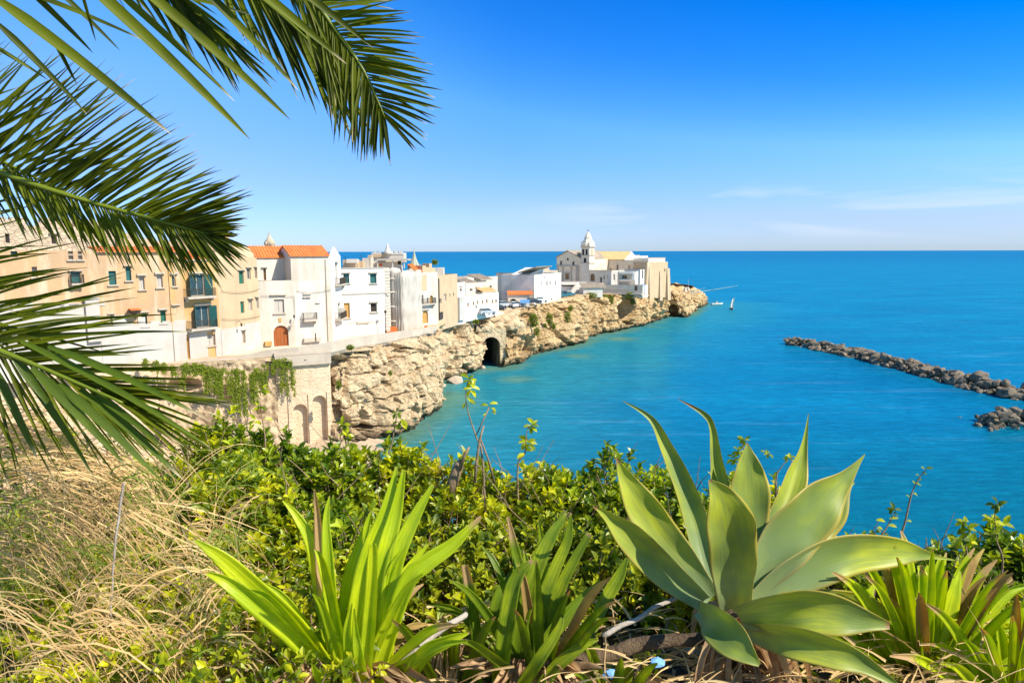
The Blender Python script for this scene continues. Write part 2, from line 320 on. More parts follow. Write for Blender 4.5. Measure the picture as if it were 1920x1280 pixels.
def rockdisp(p):
    q = Vector((p.x, p.y, p.z)); w0 = noise.noise(q / 5); w1 = noise.noise(q / 4 + Vector((7, 3, 1)))
    s_ = Vector((p.x + 1.5 * w0, p.y + 1.5 * w1, p.z * .38))
    d = 1.5 * noise.noise(s_ / 6.5) + .8 * noise.noise(s_ / 3.0 + Vector((4, 4, 4)))          # buttresses
    f = abs(noise.noise(s_ / 4.2 + Vector((11, 2, 5)))); d -= 2.6 * max(0, .095 - f) / .095        # upright fissures
    f = abs(noise.noise(s_ / 2.0 + Vector((1, 22, 5)))); d -= 1.0 * max(0, .08 - f) / .08
    lay = (p.z + 1.6 * noise.noise(Vector((p.x, p.y, 0)) / 14) + .5 * w1) / 1.9; fr = lay - math.floor(lay)   # beds
    k = noise.noise(Vector((p.x / 7, p.y / 7, math.floor(lay) * 3.7))) ; d += 1.05 * k - .8 * max(0, .16 - abs(fr - .5) * 0 - fr) / .16 * (k > -.25)
    v = noise.voronoi(Vector((p.x + w0, p.y + w1, p.z * 1.5)) / 2.3)[0]; d += .75 * min(v[1] - v[0], .3) * (.4 + abs(w1) * 2)
    d += .45 * noise.fractal(q / 1.3, .75, 2.0, 4)
    return d
def cliff(name, ST, dens=2.0, rows=62, amp=1.0, inner=12, zlow=-2.0, rmat='rock'):
    bs = [bpt(*a) for a, b in ST]; ts = [atY(*b) for a, b in ST]
    n = 0; B = []; T = []
    for i in range(len(bs) - 1):
        k = max(3, int(dens * max((bs[i + 1] - bs[i]).length, (ts[i + 1] - ts[i]).length)))
        for j in range(k):
            t = j / k
            def c(P):
                p0, p1, p2, p3 = P[max(i - 1, 0)], P[i], P[i + 1], P[min(i + 2, len(P) - 1)]
                return .5 * ((2 * p1) + (p2 - p0) * t + (2 * p0 - 5 * p1 + 4 * p2 - p3) * t * t + (3 * p1 - p0 - 3 * p2 + p3) * t ** 3)
            B.append(c(bs)); T.append(c(ts))
    B.append(bs[-1]); T.append(ts[-1]); m = len(B)
    vs = []; 
    for i in range(m):
        tg = (B[min(i + 2, m - 1)] - B[max(i - 2, 0)]); tg2 = T[min(i + 2, m - 1)] - T[max(i - 2, 0)]
        tg = (tg + tg2); tg.z = 0; tg.normalize(); out = Vector((tg.y, -tg.x, 0))
        for r in range(rows + inner):
            if r < rows:
                t = r / (rows - 1); zz = zlow + (T[i].z - zlow) * t
                p = B[i].lerp(T[i], t ** 1.8); p.z = zz
                if zz > 0 : p += out * (.8 * sin(min(1, t) * pi))        # belly
                k = 1.0 if t < .93 else (1 - t) / .07 * .75 + .25
                if zz < .9: p -= out * (.9 - max(zz, 0)) * .9             # undercut at the water
                d = rockdisp(p) * amp * k
                if t > .25:
                    for (cx, cy, rx, ry, dp) in POCKETS:
                        a, b_ = proj(p); e_ = ((a - cx) / rx) ** 2 + ((b_ - cy) / ry) ** 2
                        if e_ < 1.3: d -= dp * min(1, (1.3 - e_) * 2.2)
                p = p + out * d; p.z += noise.noise(p / 1.7) * .35 * (1 if t < .95 else .4)
            else:
                k = (r - rows + 1); p = T[i] - out * (k * .55) + Vector((0, 0, .12 * k ** .5 - .05))
                p.z += noise.noise(p / 2.0) * .4 * max(0, 1 - k / inner) - .03 * k
            vs.append(p)
    nr = rows + inner; mb = MB()
    mb.v = [tuple(v) for v in vs]
    mb.f = [(i * nr + r, (i + 1) * nr + r, (i + 1) * nr + r + 1, i * nr + r + 1) for i in range(m - 1) for r in range(nr - 1)]
    o = struct(name, mb, M[rmat], smooth=False); return o, T
c1o, T1 = cliff('cliff', ST1, 3.6, 120)
c2o, T2 = cliff('headland_cliff', ST2, 2.3, 84, rmat='rock2')
c3o, T3 = cliff('cliff', ST3, 3.0, 30, .45, 12, atY(920, 621, 146.4).z)
# ground the town stands on: a sheet inside the line of the cliff tops
poly = [(T.x, T.y) for T in T1[::3]] + [(T.x, T.y) for T in T2[::3]] + [(-40, 300), (-90, 200), (-110, 90), (-75, 62), (-52, 66), (-40.5, 80), (-26, 83.5)]
zpts = [(T.x, T.y, T.z) for T in T1[::6]] + [(T.x, T.y, T.z) for T in T2[::6]] + [(-60, 70, 12.0), (-42, 82, 12.0), (-36, 88, 12.0), (-30, 95, 11.8), (-60, 120, 12.), (0, 200, 12), (-30, 180, 12), (20, 240, 11.5)] + [tuple(atY(a, 540, c).xy) + (z_,) for a, c, z_ in ((874, 139.5, 12.1), (890, 143, 12.15), (905, 146.5, 12.15), (920, 150, 12.2), (935, 153, 12.2), (950, 161, 12.0), (975, 166, 12.0), (1000, 172, 11.9), (1030, 186, 11.8), (1050, 195, 11.7), (840, 131, 11.0), (860, 137, 11.5))]
ZA = np.array(zpts)
def gz(x, y):
    d = (ZA[:, 0] - x) ** 2 + (ZA[:, 1] - y) ** 2 + .5; w_ = 1 / d ** 1.5
    return float((ZA[:, 2] * w_).sum() / w_.sum())
def inside(x, y, pl):
    c = False; j = len(pl) - 1
    for i in range(len(pl)):
        if (pl[i][1] > y) != (pl[j][1] > y) and x < (pl[j][0] - pl[i][0]) * (y - pl[i][1]) / (pl[j][1] - pl[i][1]) + pl[i][0]: c = not c
        j = i
    return c
mb = MB(); st = 1.6; idx = {}
def gv(i, j):
    if (i, j) not in idx:
        x, y = -112 + i * st, 60 + j * st; idx[(i, j)] = len(mb.v); mb.v.append((x, y, gz(x, y) - .04))
    return idx[(i, j)]
for i in range(140):
    for j in range(185):
        if inside(-112 + (i + .5) * st, 60 + (j + .5) * st, poly): mb.f.append((gv(i, j), gv(i + 1, j), gv(i + 1, j + 1), gv(i, j + 1)))
tipf = [f_ for f_ in mb.f if mb.v[f_[0]][0] > 46 and mb.v[f_[0]][1] > 252]; mb.f = [f_ for f_ in mb.f if f_ not in set(tipf)]
struct('town_ground', mb, M['ground'], True)
tb = MB(); mp_ = {}
for f_ in tipf:
    for q in f_:
        if q not in mp_: mp_[q] = len(tb.v); x, y, z = mb.v[q]; tb.v.append((x, y, z + 1.5 * noise.noise(Vector((x / 5, y / 5, 1))) + .8 * noise.noise(Vector((x / 1.9, y / 1.9, 1)))))
    tb.f.append(tuple(mp_[q] for q in f_))
struct('headland_rock', tb, M['rock2'])
# ---------------------------------------------------------------- sea
def sp(lo, hi, a, b, n, m):
    mid = np.linspace(a, b, n); r = np.geomspace(1, hi - b + 1, m)[1:] - 1 + b; l = a - (np.geomspace(1, a - lo + 1, m)[1:] - 1)
    return np.concatenate([l[::-1], mid, r])
xs = sp(-60000, 60000, -50, 130, 130, 26); ys = sp(-300, 80000, 10, 360, 180, 26)
mb = MB(); nx, ny = len(xs), len(ys)
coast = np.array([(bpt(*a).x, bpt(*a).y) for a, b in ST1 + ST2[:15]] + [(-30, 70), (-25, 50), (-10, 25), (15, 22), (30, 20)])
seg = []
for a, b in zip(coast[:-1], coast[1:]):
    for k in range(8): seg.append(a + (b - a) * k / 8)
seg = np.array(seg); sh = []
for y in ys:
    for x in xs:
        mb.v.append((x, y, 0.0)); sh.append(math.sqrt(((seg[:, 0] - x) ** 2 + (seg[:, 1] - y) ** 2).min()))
mb.f = [(j * nx + i, j * nx + i + 1, (j + 1) * nx + i + 1, (j + 1) * nx + i) for j in range(ny - 1) for i in range(nx - 1)]
m = bpy.data.materials.new('sea_water'); t = NT(m)
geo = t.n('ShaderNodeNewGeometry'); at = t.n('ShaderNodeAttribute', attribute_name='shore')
P0 = geo.outputs['Position']
sep = t.n('ShaderNodeSeparateXYZ', i_0=P0)
big = noise_fac(t, mapping(t, (.02, .05, 1), P0), 1.0, 4, .6, .35, .65)
deep = mix(t, big, (.002, .145, .30, 1), (.003, .20, .37, 1))
nr = t.n('ShaderNodeMapRange', i_0=sep.outputs[1], i_1=110.0, i_2=55.0, interpolation_type='SMOOTHSTEP').outputs[0]
deep = mix(t, nr, deep, (.003, .15, .21, 1))
far = t.n('ShaderNodeMapRange', i_0=sep.outputs[1], i_1=300.0, i_2=2500.0, interpolation_type='SMOOTHSTEP').outputs[0]
deep = mix(t, far, deep, (.002, .12, .29, 1))
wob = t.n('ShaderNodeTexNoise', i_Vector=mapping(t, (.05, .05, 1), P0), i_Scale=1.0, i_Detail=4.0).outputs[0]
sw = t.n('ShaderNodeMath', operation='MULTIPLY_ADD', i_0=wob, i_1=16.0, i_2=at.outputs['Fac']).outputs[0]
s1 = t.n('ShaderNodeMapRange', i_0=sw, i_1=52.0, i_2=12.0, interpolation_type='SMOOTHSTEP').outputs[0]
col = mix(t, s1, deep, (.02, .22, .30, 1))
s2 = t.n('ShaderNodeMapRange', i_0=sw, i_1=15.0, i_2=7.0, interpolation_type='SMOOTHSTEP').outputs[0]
col = mix(t, s2, col, (.12, .25, .18, 1))  # pale green shallows; the cliff's reflection is painted into this colour too
# wind slicks: slightly paler streaks
sl_ = noise_fac(t, mapping(t, (.03, .22, 1), P0), 1.0, 7, .65, .56, .72)
slk = t.n('ShaderNodeMath', operation='MULTIPLY', i_0=sl_, i_1=.2).outputs[0]
col = mix(t, slk, col, (.22, .48, .72, 1))
n1 = t.n('ShaderNodeTexNoise', i_Vector=mapping(t, (.30, .9, 1), P0), i_Scale=1.0, i_Detail=9.0, i_Roughness=.68, i_Distortion=.5)
n2 = t.n('ShaderNodeTexNoise', i_Vector=mapping(t, (.06, .16, 1), P0), i_Scale=1.0, i_Detail=5.0)
hh = t.n('ShaderNodeMath', operation='MULTIPLY_ADD', i_0=n2.outputs[0], i_1=1.5, i_2=n1.outputs[0])
rp = t.n('ShaderNodeMapRange', i_0=n1.outputs[0], i_1=.35, i_2=.65, i_3=.80, i_4=1.16).outputs[0]  # light and dark of the ripples put into the water colour
cm = t.n('ShaderNodeVectorMath', operation='SCALE'); t.link(col, cm.inputs[0]); t.link(rp, cm.inputs['Scale']); col = cm.outputs[0]
bp = t.n('ShaderNodeBump', i_Height=hh.outputs[0], i_Strength=.9, i_Distance=.7)
bp2 = t.n('ShaderNodeBump', i_Height=hh.outputs[0], i_Strength=.3, i_Distance=.35)
df = t.n('ShaderNodeBsdfDiffuse', i_Color=col, i_Normal=bp.outputs[0])
gl = t.n('ShaderNodeBsdfGlossy', i_Color=(.2, .75, .9, 1), i_Roughness=.16, i_Normal=bp2.outputs[0])
fr = t.n('ShaderNodeFresnel', i_IOR=1.33, i_Normal=bp.outputs[0])
fm = t.n('ShaderNodeMath', operation='MULTIPLY', i_0=fr.outputs[0], i_1=.9); fm2 = t.n('ShaderNodeMath', operation='MINIMUM', i_0=fm.outputs[0], i_1=.30)
mx = t.n('ShaderNodeMixShader', i_0=fm2.outputs[0], i_1=df.outputs[0], i_2=gl.outputs[0])
o = t.n('ShaderNodeOutputMaterial'); t.link(mx.outputs[0], o.inputs[0])
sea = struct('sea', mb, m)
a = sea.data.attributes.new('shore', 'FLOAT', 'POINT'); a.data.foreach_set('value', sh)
# ---------------------------------------------------------------- rocks: breakwaters and loose boulders
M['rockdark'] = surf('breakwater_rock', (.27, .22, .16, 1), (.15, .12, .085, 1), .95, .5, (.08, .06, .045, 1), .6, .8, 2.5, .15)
M['rockpale'] = surf('pale_boulder', (.55, .44, .33, 1), (.42, .33, .25, 1), .95, .5, (.2, .15, .1, 1), .5, .7, 2.5, .15)
def rockmesh(seed, sub=3):
    bm = bmesh.new(); bmesh.ops.create_icosphere(bm, subdivisions=sub, radius=1)
    off = Vector((seed * 7.3, seed * 3.1, seed))
    for v in bm.verts:
        n0 = v.co.copy()
        k = 1 + .38 * noise.noise(n0 * 1.1 + off) + .18 * noise.noise(n0 * 2.6 + off)
        vo = noise.voronoi(n0 * 1.2 + off)[0]; k -= .3 * max(0, .28 - (vo[1] - vo[0]))
        v.co = n0 * k
        for ax, s_ in ((0, .82), (2, .72)):
            if abs(v.co[ax]) > s_: v.co[ax] = math.copysign(s_ + (abs(v.co[ax]) - s_) * .25, v.co[ax])
    rr = random.Random(seed * 13 + 1)
    for _ in range(9):       # flat broken faces
        nn = Vector((rr.uniform(-1, 1), rr.uniform(-1, 1), rr.uniform(-1, 1))).normalized(); dd_ = rr.uniform(.5, .72)
        for v in bm.verts:
            e_ = v.co.dot(nn) - dd_
            if e_ > 0: v.co -= nn * e_ * .93
    me = bpy.data.meshes.new('rock'); bm.to_mesh(me); bm.free(); me.materials.append(M['rockdark']); return me
RM = [rockmesh(i) for i in range(9)]
def rock(loc, s, label, group, mesh=None, rot=None, mat=None):
    me = mesh or random.choice(RM)
    o = bpy.data.objects.new('rock', me); COL.objects.link(o); o.location = loc
    o.scale = (s * rnd(.8, 1.45), s * rnd(.8, 1.2), s * rnd(.6, .95)); o.rotation_euler = rot or (rnd(-.4, .4), rnd(-.4, .4), rnd(0, 6.28))
    tag(o, label, 'rock', group); return o
bw = [(1478, 646), (1520, 651), (1580, 662), (1640, 676), (1700, 692), (1760, 708), (1820, 724), (1880, 738), (1960, 752)]
bwp = cr_interp([atZ(a, b, 0) for a, b in bw], .5)
cnt = 0; tot = 262
for k in range(tot):
    u = (k / tot) ** .85; i = u * (len(bwp) - 1); p = bwp[int(i)].lerp(bwp[min(int(i) + 1, len(bwp) - 1)], i % 1)
    wdt = 1.0 + 3.2 * min(1, u * 6); a = rnd(-1, 1); s = rnd(.5, 1.25) * (1.25 if rnd(0, 1) < .12 else 1)
    z = max(-.1, (1 - abs(a)) * 1.7 + rnd(-.25, .25))
    rock(p + Vector((a * wdt * .6, 1.2 + a * wdt * .9, z)), s, 'brown boulder in the long breakwater that slants across the bay', 'boulders of the long breakwater')
for k in range(38):
    p = atZ(rnd(1848, 1990), rnd(790, 806), 0)
    x, y = p.x, p.y; c = atZ(1915, 795, 0); rr = min(1, abs(proj(p)[0] - 1838) / 40)
    rock(Vector((x, y + rnd(-.3, 2.2), rnd(0, 2.0) * rr)), rnd(.6, 1.35), 'brown boulder in the short rock pile at the right edge of the bay', 'boulders of the short rock pile')
core = MB()
RV = [(np.array([tuple(v.co) for v in m_.vertices]), [tuple(f_.vertices) for f_ in m_.polygons]) for m_ in [rockmesh(40 + i, 1) for i in range(6)]]
for k in range(900):
    u = (k / 900) ** .85
    if k % 7 == 6: c = atZ(rnd(1845, 1990), rnd(788, 808), 0) + Vector((0, rnd(-.5, 2.5), 0)); hh_ = rnd(-.1, .7)
    else:
        i = u * (len(bwp) - 1); c = bwp[int(i)].lerp(bwp[min(int(i) + 1, len(bwp) - 1)], i % 1); a = rnd(-1, 1); wdt = 1.0 + 2.6 * min(1, u * 6); c = c + Vector((a * wdt * .6, 1.2 + a * wdt * .95, 0)); hh_ = (1 - abs(a)) * 1.0 + rnd(-.3, .3)
    V_, F_ = random.choice(RV); a = rnd(0, 6.28); Rm = np.array(Matrix.Rotation(a, 3, 'Z') @ Matrix.Rotation(rnd(-1, 1), 3, 'X')); W_ = (V_ * rnd(.25, .6)) @ Rm.T + np.array((c.x, c.y, hh_)); n_ = len(core.v)
    core.v.extend(map(tuple, W_.tolist())); core.f.extend([tuple(q + n_ for q in f_) for f_ in F_])
o = core.build('rubble', M['rockdark']); tag(o, 'small dark rubble filling the gaps between the breakwater boulders', 'rubble', None, 'stuff')
o = rock(atZ(1800, 783, -.1), .32, 'small lone rock just breaking the water beside the short rock pile', None); o.name = 'boulder'
for (px, py, s, lab) in ((852, 716, 2.3, 'pale leaning boulder in the water under the cliff, left of the cave arch'), (828, 722, 1.0, 'low wet boulder under the overhang beside the pale leaning boulder'), (905, 690, .8, 'small boulder at the left foot of the cave arch')):
    o = rock(atZ(px, py, .1), s, lab, None, rockmesh(20 + px, 3)); o.name = 'boulder'; o.data.materials[0] = M['rockpale']
# ---------------------------------------------------------------- building kit
class Fac:
    """upright wall plane from plan point A (left as seen from outside) to B (right)"""
    def __init__(s, A, B):
        s.A = Vector((A[0], A[1], 0)); s.B = Vector((B[0], B[1], 0)); s.L = (s.B - s.A).length
        s.d = (s.B - s.A) / s.L; s.n = Vector((s.d.y, -s.d.x, 0))
    def uv(s, px, py):
        r = ray(px, py); k = (s.A - CAM).dot(s.n) / r.dot(s.n); p = CAM + r * k
        return (p - s.A).dot(s.d), p.z
    def p(s, u, z, o=0.0): return s.A + s.d * u + s.n * o + Vector((0, 0, z))
    def rect(s, x0, y0, x1, y1):
        u0, _ = s.uv(x0, (y0 + y1) / 2); u1, _ = s.uv(x1, (y0 + y1) / 2); _, v0 = s.uv((x0 + x1) / 2, y1); _, v1 = s.uv((x0 + x1) / 2, y0)
        return u0, u1, v0, v1
    def box(s, mb, u0, u1, z0, z1, o0, o1): mb.box(s.p((u0 + u1) / 2, (z0 + z1) / 2, (o0 + o1) / 2), s.d, s.n, (0, 0, 1), (u1 - u0) / 2, abs(o1 - o0) / 2, (z1 - z0) / 2)
def P2(px, py, Y): p = atY(px, py, Y); return (p.x, p.y)
def wall(mb, f, z0, z1, holes, dep=.3, arch=(), cov=None):
    us = sorted({0, f.L} | {min(max(h[0], .02), f.L - .02) for h in holes} | {min(max(h[1], .02), f.L - .02) for h in holes})
    vs = sorted({z0, z1} | {min(max(h[2], z0 + .01), z1 - .02) for h in holes} | {min(max(h[3], z0 + .02), z1 - .01) for h in holes})
    for a, b in zip(us[:-1], us[1:]):
        for c, d in zip(vs[:-1], vs[1:]):
            mu, mv = (a + b) / 2, (c + d) / 2
            if any(h[0] < mu < h[1] and h[2] < mv < h[3] for h in holes): continue
            mb.quad(f.p(a, c), f.p(b, c), f.p(b, d), f.p(a, d))
    for k, h in enumerate(holes):
        a, b, c, d = h[:4]
        mb.quad(f.p(a, c), f.p(a, d), f.p(a, d, -dep), f.p(a, c, -dep)); mb.quad(f.p(b, d), f.p(b, c), f.p(b, c, -dep), f.p(b, d, -dep))
        mb.quad(f.p(a, d), f.p(b, d), f.p(b, d, -dep), f.p(a, d, -dep)); mb.quad(f.p(b, c), f.p(a, c), f.p(a, c, -dep), f.p(b, c, -dep))
        if k in arch:       # fill the two upper corners so the opening is round-headed
            r = (b - a) / 2; cx = (a + b) / 2; cz = d - r
            for sg in (-1, 1):
                prev = None
                for j in range(9):
                    an = pi / 2 * j / 8; u, z = cx + sg * r * sin(an), cz + r * cos(an)
                    if prev:
                        pu, pz = prev
                        mb.quad(f.p(pu, pz, 0), f.p(u, z, 0), f.p(u, d + .001, 0), f.p(pu, d + .001, 0))
                        mb.quad(f.p(pu, pz, 0), f.p(u, z, 0), f.p(u, z, -dep), f.p(pu, pz, -dep))
                    prev = (u, z)
def window(root, f, h, kind, lintel=0, sill=0, name='window', dep=.3, dmat=None):
    a, b, c, d = h[:4]; w_, hh = b - a, d - c; t = min(.09, w_ * .12)
    fr = MB()
    for (x0, x1, y0, y1) in ((a, a + t, c, d), (b - t, b, c, d), (a + t, b - t, d - t, d), (a + t, b - t, c, c + t)): f.box(fr, x0, x1, y0, y1, -dep + .002, -dep + .1)
    if kind in ('glass', 'curtain', 'open') and w_ > .5: f.box(fr, (a + b) / 2 - t / 2.5, (a + b) / 2 + t / 2.5, c + t, d - t, -dep + .003, -dep + .08)
    wm = {'teal': M['teal'], 'green': M['green'], 'brown': M['brown'], 'redwood': M['redwood'], 'yellow': M['yellowwood'], 'white': M['whiteframe']}.get(kind, M['frame'])
    o = fr.build(name, wm, root)
    g = MB(); f.box(g, a + t * .5, b - t * .5, c + t * .5, d - t * .5, -dep - .03, -dep + .03)
    pm = {'glass': M['glass'], 'open': M['glass'], 'curtain': M['curtain'], 'dark': M['dark'], 'bars': M['dark']}.get(kind, wm)
    g.build('pane' if pm in (M['glass'], M['dark'], M['curtain']) else ('panel' if name == 'door' else 'shutter'), pm, o)
    if kind in ('teal', 'green', 'brown', 'redwood', 'yellow') and hh > .9:
        s_ = MB()
        for k in range(int(hh / .13)): 
            z = c + t + (k + .5) * (hh - 2 * t) / int(hh / .13)
            if name != 'door': f.box(s_, a + t, b - t, z - .018, z + .018, -dep + .03, -dep + .055)
        if name == 'door':
            for k in range(1, 4): f.box(s_, a + w_ * k / 4 - .015, a + w_ * k / 4 + .015, c + t, d - t, -dep + .03, -dep + .05)
            f.box(s_, b - t * 2.6, b - t * 1.8, c + hh * .42, c + hh * .5, -dep + .03, -dep + .09)
        s_.build('slats' if name != 'door' else 'door_battens', wm, o)
    if kind == 'open':
        for sg in (0, 1):
            s_ = MB(); u = a if sg == 0 else b; sw = w_ * .5
            q = f.d * (-.55 if sg == 0 else .55) + f.n * .83
            s_.box(f.p(u, (c + d) / 2, 0) + q * sw / 2, q, q.cross(Vector((0, 0, 1))), (0, 0, 1), sw / 2, .025, hh / 2 * .98)
            s_.build('shutter', M['teal'], o)
    if lintel: l = MB(); f.box(l, a - .22, b + .22, d + .1, d + .1 + lintel, .003, .28); l.build('lintel', M['stone_trim'], o)
    if sill: l = MB(); f.box(l, a - .2, b + .2, c - .13, c - .003, -.01, .2); l.build('sill', M['stone_trim'], o)
    return o
def roofslab(mb, f, dep, z, ov=.1, th=.15):
    c = f.p(f.L / 2, z + th / 2, -dep / 2); mb.box(c, f.d, f.n, (0, 0, 1), f.L / 2 + ov, dep / 2 + ov, th / 2)
def building(name, label, cat, A, B, z0, z1, dep, mat, wins=(), roofmat=None, parapet=.35, lip=None, group=None, root=None, extra_holes=(), body='wall', wdep=.3):
    """box building; A, B plan points; z1 top (number or (px,py) on the facade); wins = (x0,y0,x1,y1,kind,lintel,sill[,name]) in photo pixels"""
    f = A if isinstance(A, Fac) else Fac(A, B)
    if isinstance(z1, tuple): z1 = f.uv(*z1)[1]
    if root is None: root = thing(name, label, cat, f.p(f.L / 2, z0, -dep / 2), group)
    holes = []; arch = []
    for i, w_ in enumerate(wins):
        h = list(f.rect(*w_[:4])); h[0] = max(h[0], .05); h[1] = min(h[1], f.L - .05)
        if len(w_) > 8 and w_[8] == 'arch': arch.append(i)
        h[3] = min(h[3], z1 - .05); h[2] = max(h[2], z0 + .0)
        holes.append(h)
    mb = MB(); wall(mb, f, z0, z1, holes, wdep, arch)
    a, b = f.p(0, z0), f.p(f.L, z0); a2, b2 = f.p(0, z0, -dep), f.p(f.L, z0, -dep); up = Vector((0, 0, z1 - z0))
    mb.quad(b, b2, b2 + up, b + up); mb.quad(a2, a, a + up, a2 + up); mb.quad(b2, a2, a2 + up, b2 + up)
    if parapet:   # low wall round the flat roof, as part of the wall mesh
        for (p, q) in ((a, b), (b, b2), (b2, a2), (a2, a)):
            dd = (q - p); L = dd.length; dd.normalize(); nn = Vector((dd.y, -dd.x, 0))
            mb.box((p + q) / 2 + up - nn * .1 + Vector((0, 0, -.02)), dd, nn, (0, 0, 1), L / 2, .099, .02)
    wl = mb.build(body, mat, root)
    rf = MB(); zr = z1 - parapet
    rf.box(f.p(f.L / 2, zr - .08, -dep / 2), f.d, f.n, (0, 0, 1), f.L / 2 - .02, dep / 2 - .02, .08); rf.build('roof', roofmat or M['concrete'], root)
    if lip:
        l = MB(); f.box(l, -.08, f.L + .08, z1 + .002, z1 + .16, -.3, .16); l.build('cornice', lip, root)
    for h, w_ in zip(holes, wins):
        window(root, f, h, w_[4], w_[5] if len(w_) > 5 else 0, w_[6] if len(w_) > 6 else 0, w_[7] if len(w_) > 7 else 'window', wdep)
    return root, f, z1
def box_at(root, name, mat, f, x0, y0, x1, y1, o0, o1):
    mb = MB(); u0, u1, v0, v1 = f.rect(x0, y0, x1, y1); f.box(mb, u0, u1, v0, v1, o0, o1); return mb.build(name, mat, root)
def balcony(root, f, x0, y0, x1, y1, out=.9, rail=.95, mat=None):
    u0, u1, v0, v1 = f.rect(x0, y0, x1, y1)
    s_ = MB(); f.box(s_, u0, u1, v0, v1, .002, out)
    f.box(s_, u0 + .12, u0 + .3, v0 - .35, v0 - .004, .002, out * .6); f.box(s_, u1 - .3, u1 - .12, v0 - .35, v0 - .004, .002, out * .6)
    b = s_.build('balcony', mat or M['stone_trim'], root)
    r = MB(); n = max(4, int((u1 - u0) / .14))
    f.box(r, u0, u1, v1 + rail - .04, v1 + rail, out - .06, out - .02)
    for sg in (u0, u1 - .04): f.box(r, sg, sg + .04, v1 + rail - .04, v1 + rail, .01, out - .06)
    for k in range(n + 1): u = u0 + .02 + (u1 - u0 - .04) * k / n; f.box(r, u - .013, u + .013, v1 + .002, v1 + rail - .042, out - .055, out - .028)
    for k in range(1, 6):
        for u in (u0 + .02, u1 - .02): f.box(r, u - .013, u + .013, v1 + .002, v1 + rail - .042, out * k / 6 - .013, out * k / 6 + .013)
    r.build('railing', M['iron'], b); return b
def slope_roof(root, f, u0, u1, zr, zf, depth_r, depth_f, mat, th=.16, name='roof'):
    """roof plane falling from the ridge (height zr, depth_r behind the facade) to the eave (zf, depth_f)"""
    a, b, c, d = f.p(u0, zf, -depth_f), f.p(u1, zf, -depth_f), f.p(u1, zr, -depth_r), f.p(u0, zr, -depth_r); up = Vector((0, 0, th))
    mb = MB(); mb.add([a, b, c, d, a + up, b + up, c + up, d + up], [(3, 2, 1, 0), (4, 5, 6, 7), (0, 1, 5, 4), (1, 2, 6, 5), (2, 3, 7, 6), (3, 0, 4, 7)])
    nrm = (b - a).cross(d - a).normalized(); n = int((u1 - u0) / .42)       # rolls of the tiles
    for k in range(n + 1):
        s_ = a + up + (b - a) * (k / max(1, n)); e_ = d + up + (c - d) * (k / max(1, n)); mb.tube([s_, e_], .085, 5)
    return mb.build(name, mat, root)

# ================================================================ the near row of houses
# far left: stone ruin-like block above, long tan house below
A0, B0 = P2(-90, 600, 65.5), P2(186, 600, 75.0)
rt, f, z = building('town_house', 'long tan stucco house behind the palm fronds at the left edge, with peeling whitewashed foot', 'house', A0, B0, 11.6, (100, 470), 9, M['tan'],
    [(133, 510, 151, 531, 'teal', .1, 1), (27, 586, 49, 612, 'green', 0, 0), (99, 583, 106, 611, 'dark'), (73, 585, 79, 603, 'dark'), (20, 470, 33, 482, 'teal'), (128, 467, 137, 487, 'glass', 0, 1), (146, 467, 154, 487, 'glass', 0, 1), (60, 500, 70, 520, 'glass', 0, 1), (-40, 520, -28, 545, 'glass', 0, 1)], roofmat=M['greytile'])
balcony(rt, f, 131, 531, 155, 534, .7)
mb = MB(); f.box(mb, -.05, f.L - .02, 11.6, f.uv(100, 578)[1], .003, .12)
for k in range(9): u = f.L * k / 9; f.box(mb, u, u + rnd(.8, 2.6), f.uv(100, 578)[1] + .002, f.uv(100, 578)[1] + rnd(.15, .9), .003, .1)
mb.build('whitewashed_plinth', M['whitewash'], rt)
mb = MB(); u0, u1, v0, v1 = f.rect(160, 560, 186, 640); f.box(mb, u0, u1, v0, v1, .122, .5); f.box(mb, u0 - .1, u1 + .1, v1 + .002, v1 + .2, .122, .6); mb.build('buttress', M['whitewash'], rt)
A1 = P2(-120, 450, 74); B1 = P2(215, 450, 87)
rt, f, z = building('stone_building', 'rough stone block with a ragged top rising above the tan house at the left edge', 'building', A1, B1, 12, (100, 424), 8, M['limestone'],
    [(10, 438, 18, 456, 'dark'), (96, 440, 107, 458, 'dark', .1)], parapet=.2)
mb = MB()
for k in range(46):
    u = rnd(0, f.L - 1); wd = rnd(.5, 2.4); f.box(mb, u, min(u + wd, f.L), z + .002 + rnd(0, .01), z + rnd(.2, 1.0), -rnd(.3, .9), -.01 * (k % 7) - .02)
mb.build('broken_parapet', M['limestone'], rt)
A1 = P2(225, 450, 92); B1 = P2(398, 450, 101)
rt, f, z = building('stone_building', 'low stone block with a stumpy turret behind the red-edged roofs of the tan houses', 'building', A1, B1, 13, (300, 452), 7, M['beige'], [(262, 455, 272, 463, 'dark')], parapet=.2)
mb = MB()
for (x0, x1, yt) in ((225, 250, 437), (250, 285, 447), (330, 352, 440)): u0, u1, v0, v1 = f.rect(x0, yt, x1, 451.5); f.box(mb, u0, u1, z + .01, v1, -2.5, -.02)
mb.build('broken_parapet', M['limestone'], rt)
t_ = thing('ruined_tower', 'small crumbling tan stone tower with open gaps, left of the pointed pinnacle', 'tower', atY(415, 462, 112))
f = Fac(P2(384, 450, 112), P2(430, 450, 117)); mb = MB()
zt = f.uv(405, 424)[1]; zb = 13
f.box(mb, 0, f.L, zb, f.uv(405, 448)[1], -3.5, 0)
for (x0, x1, yt) in ((384, 396, 425), (399, 407, 421), (411, 417, 430), (421, 429, 424)): u0, u1, v0, v1 = f.rect(x0, yt, x1, 448); f.box(mb, u0, u1, v0 + .01, v1, -2.5 - .1 * (x0 % 3), -.05)
f.box(mb, f.rect(399, 425, 429, 430)[0], f.L * .62, f.uv(405, 434)[1], f.uv(405, 427)[1], -2.2, -.2)
mb.build('tower_wall', M['ochre'], t_)

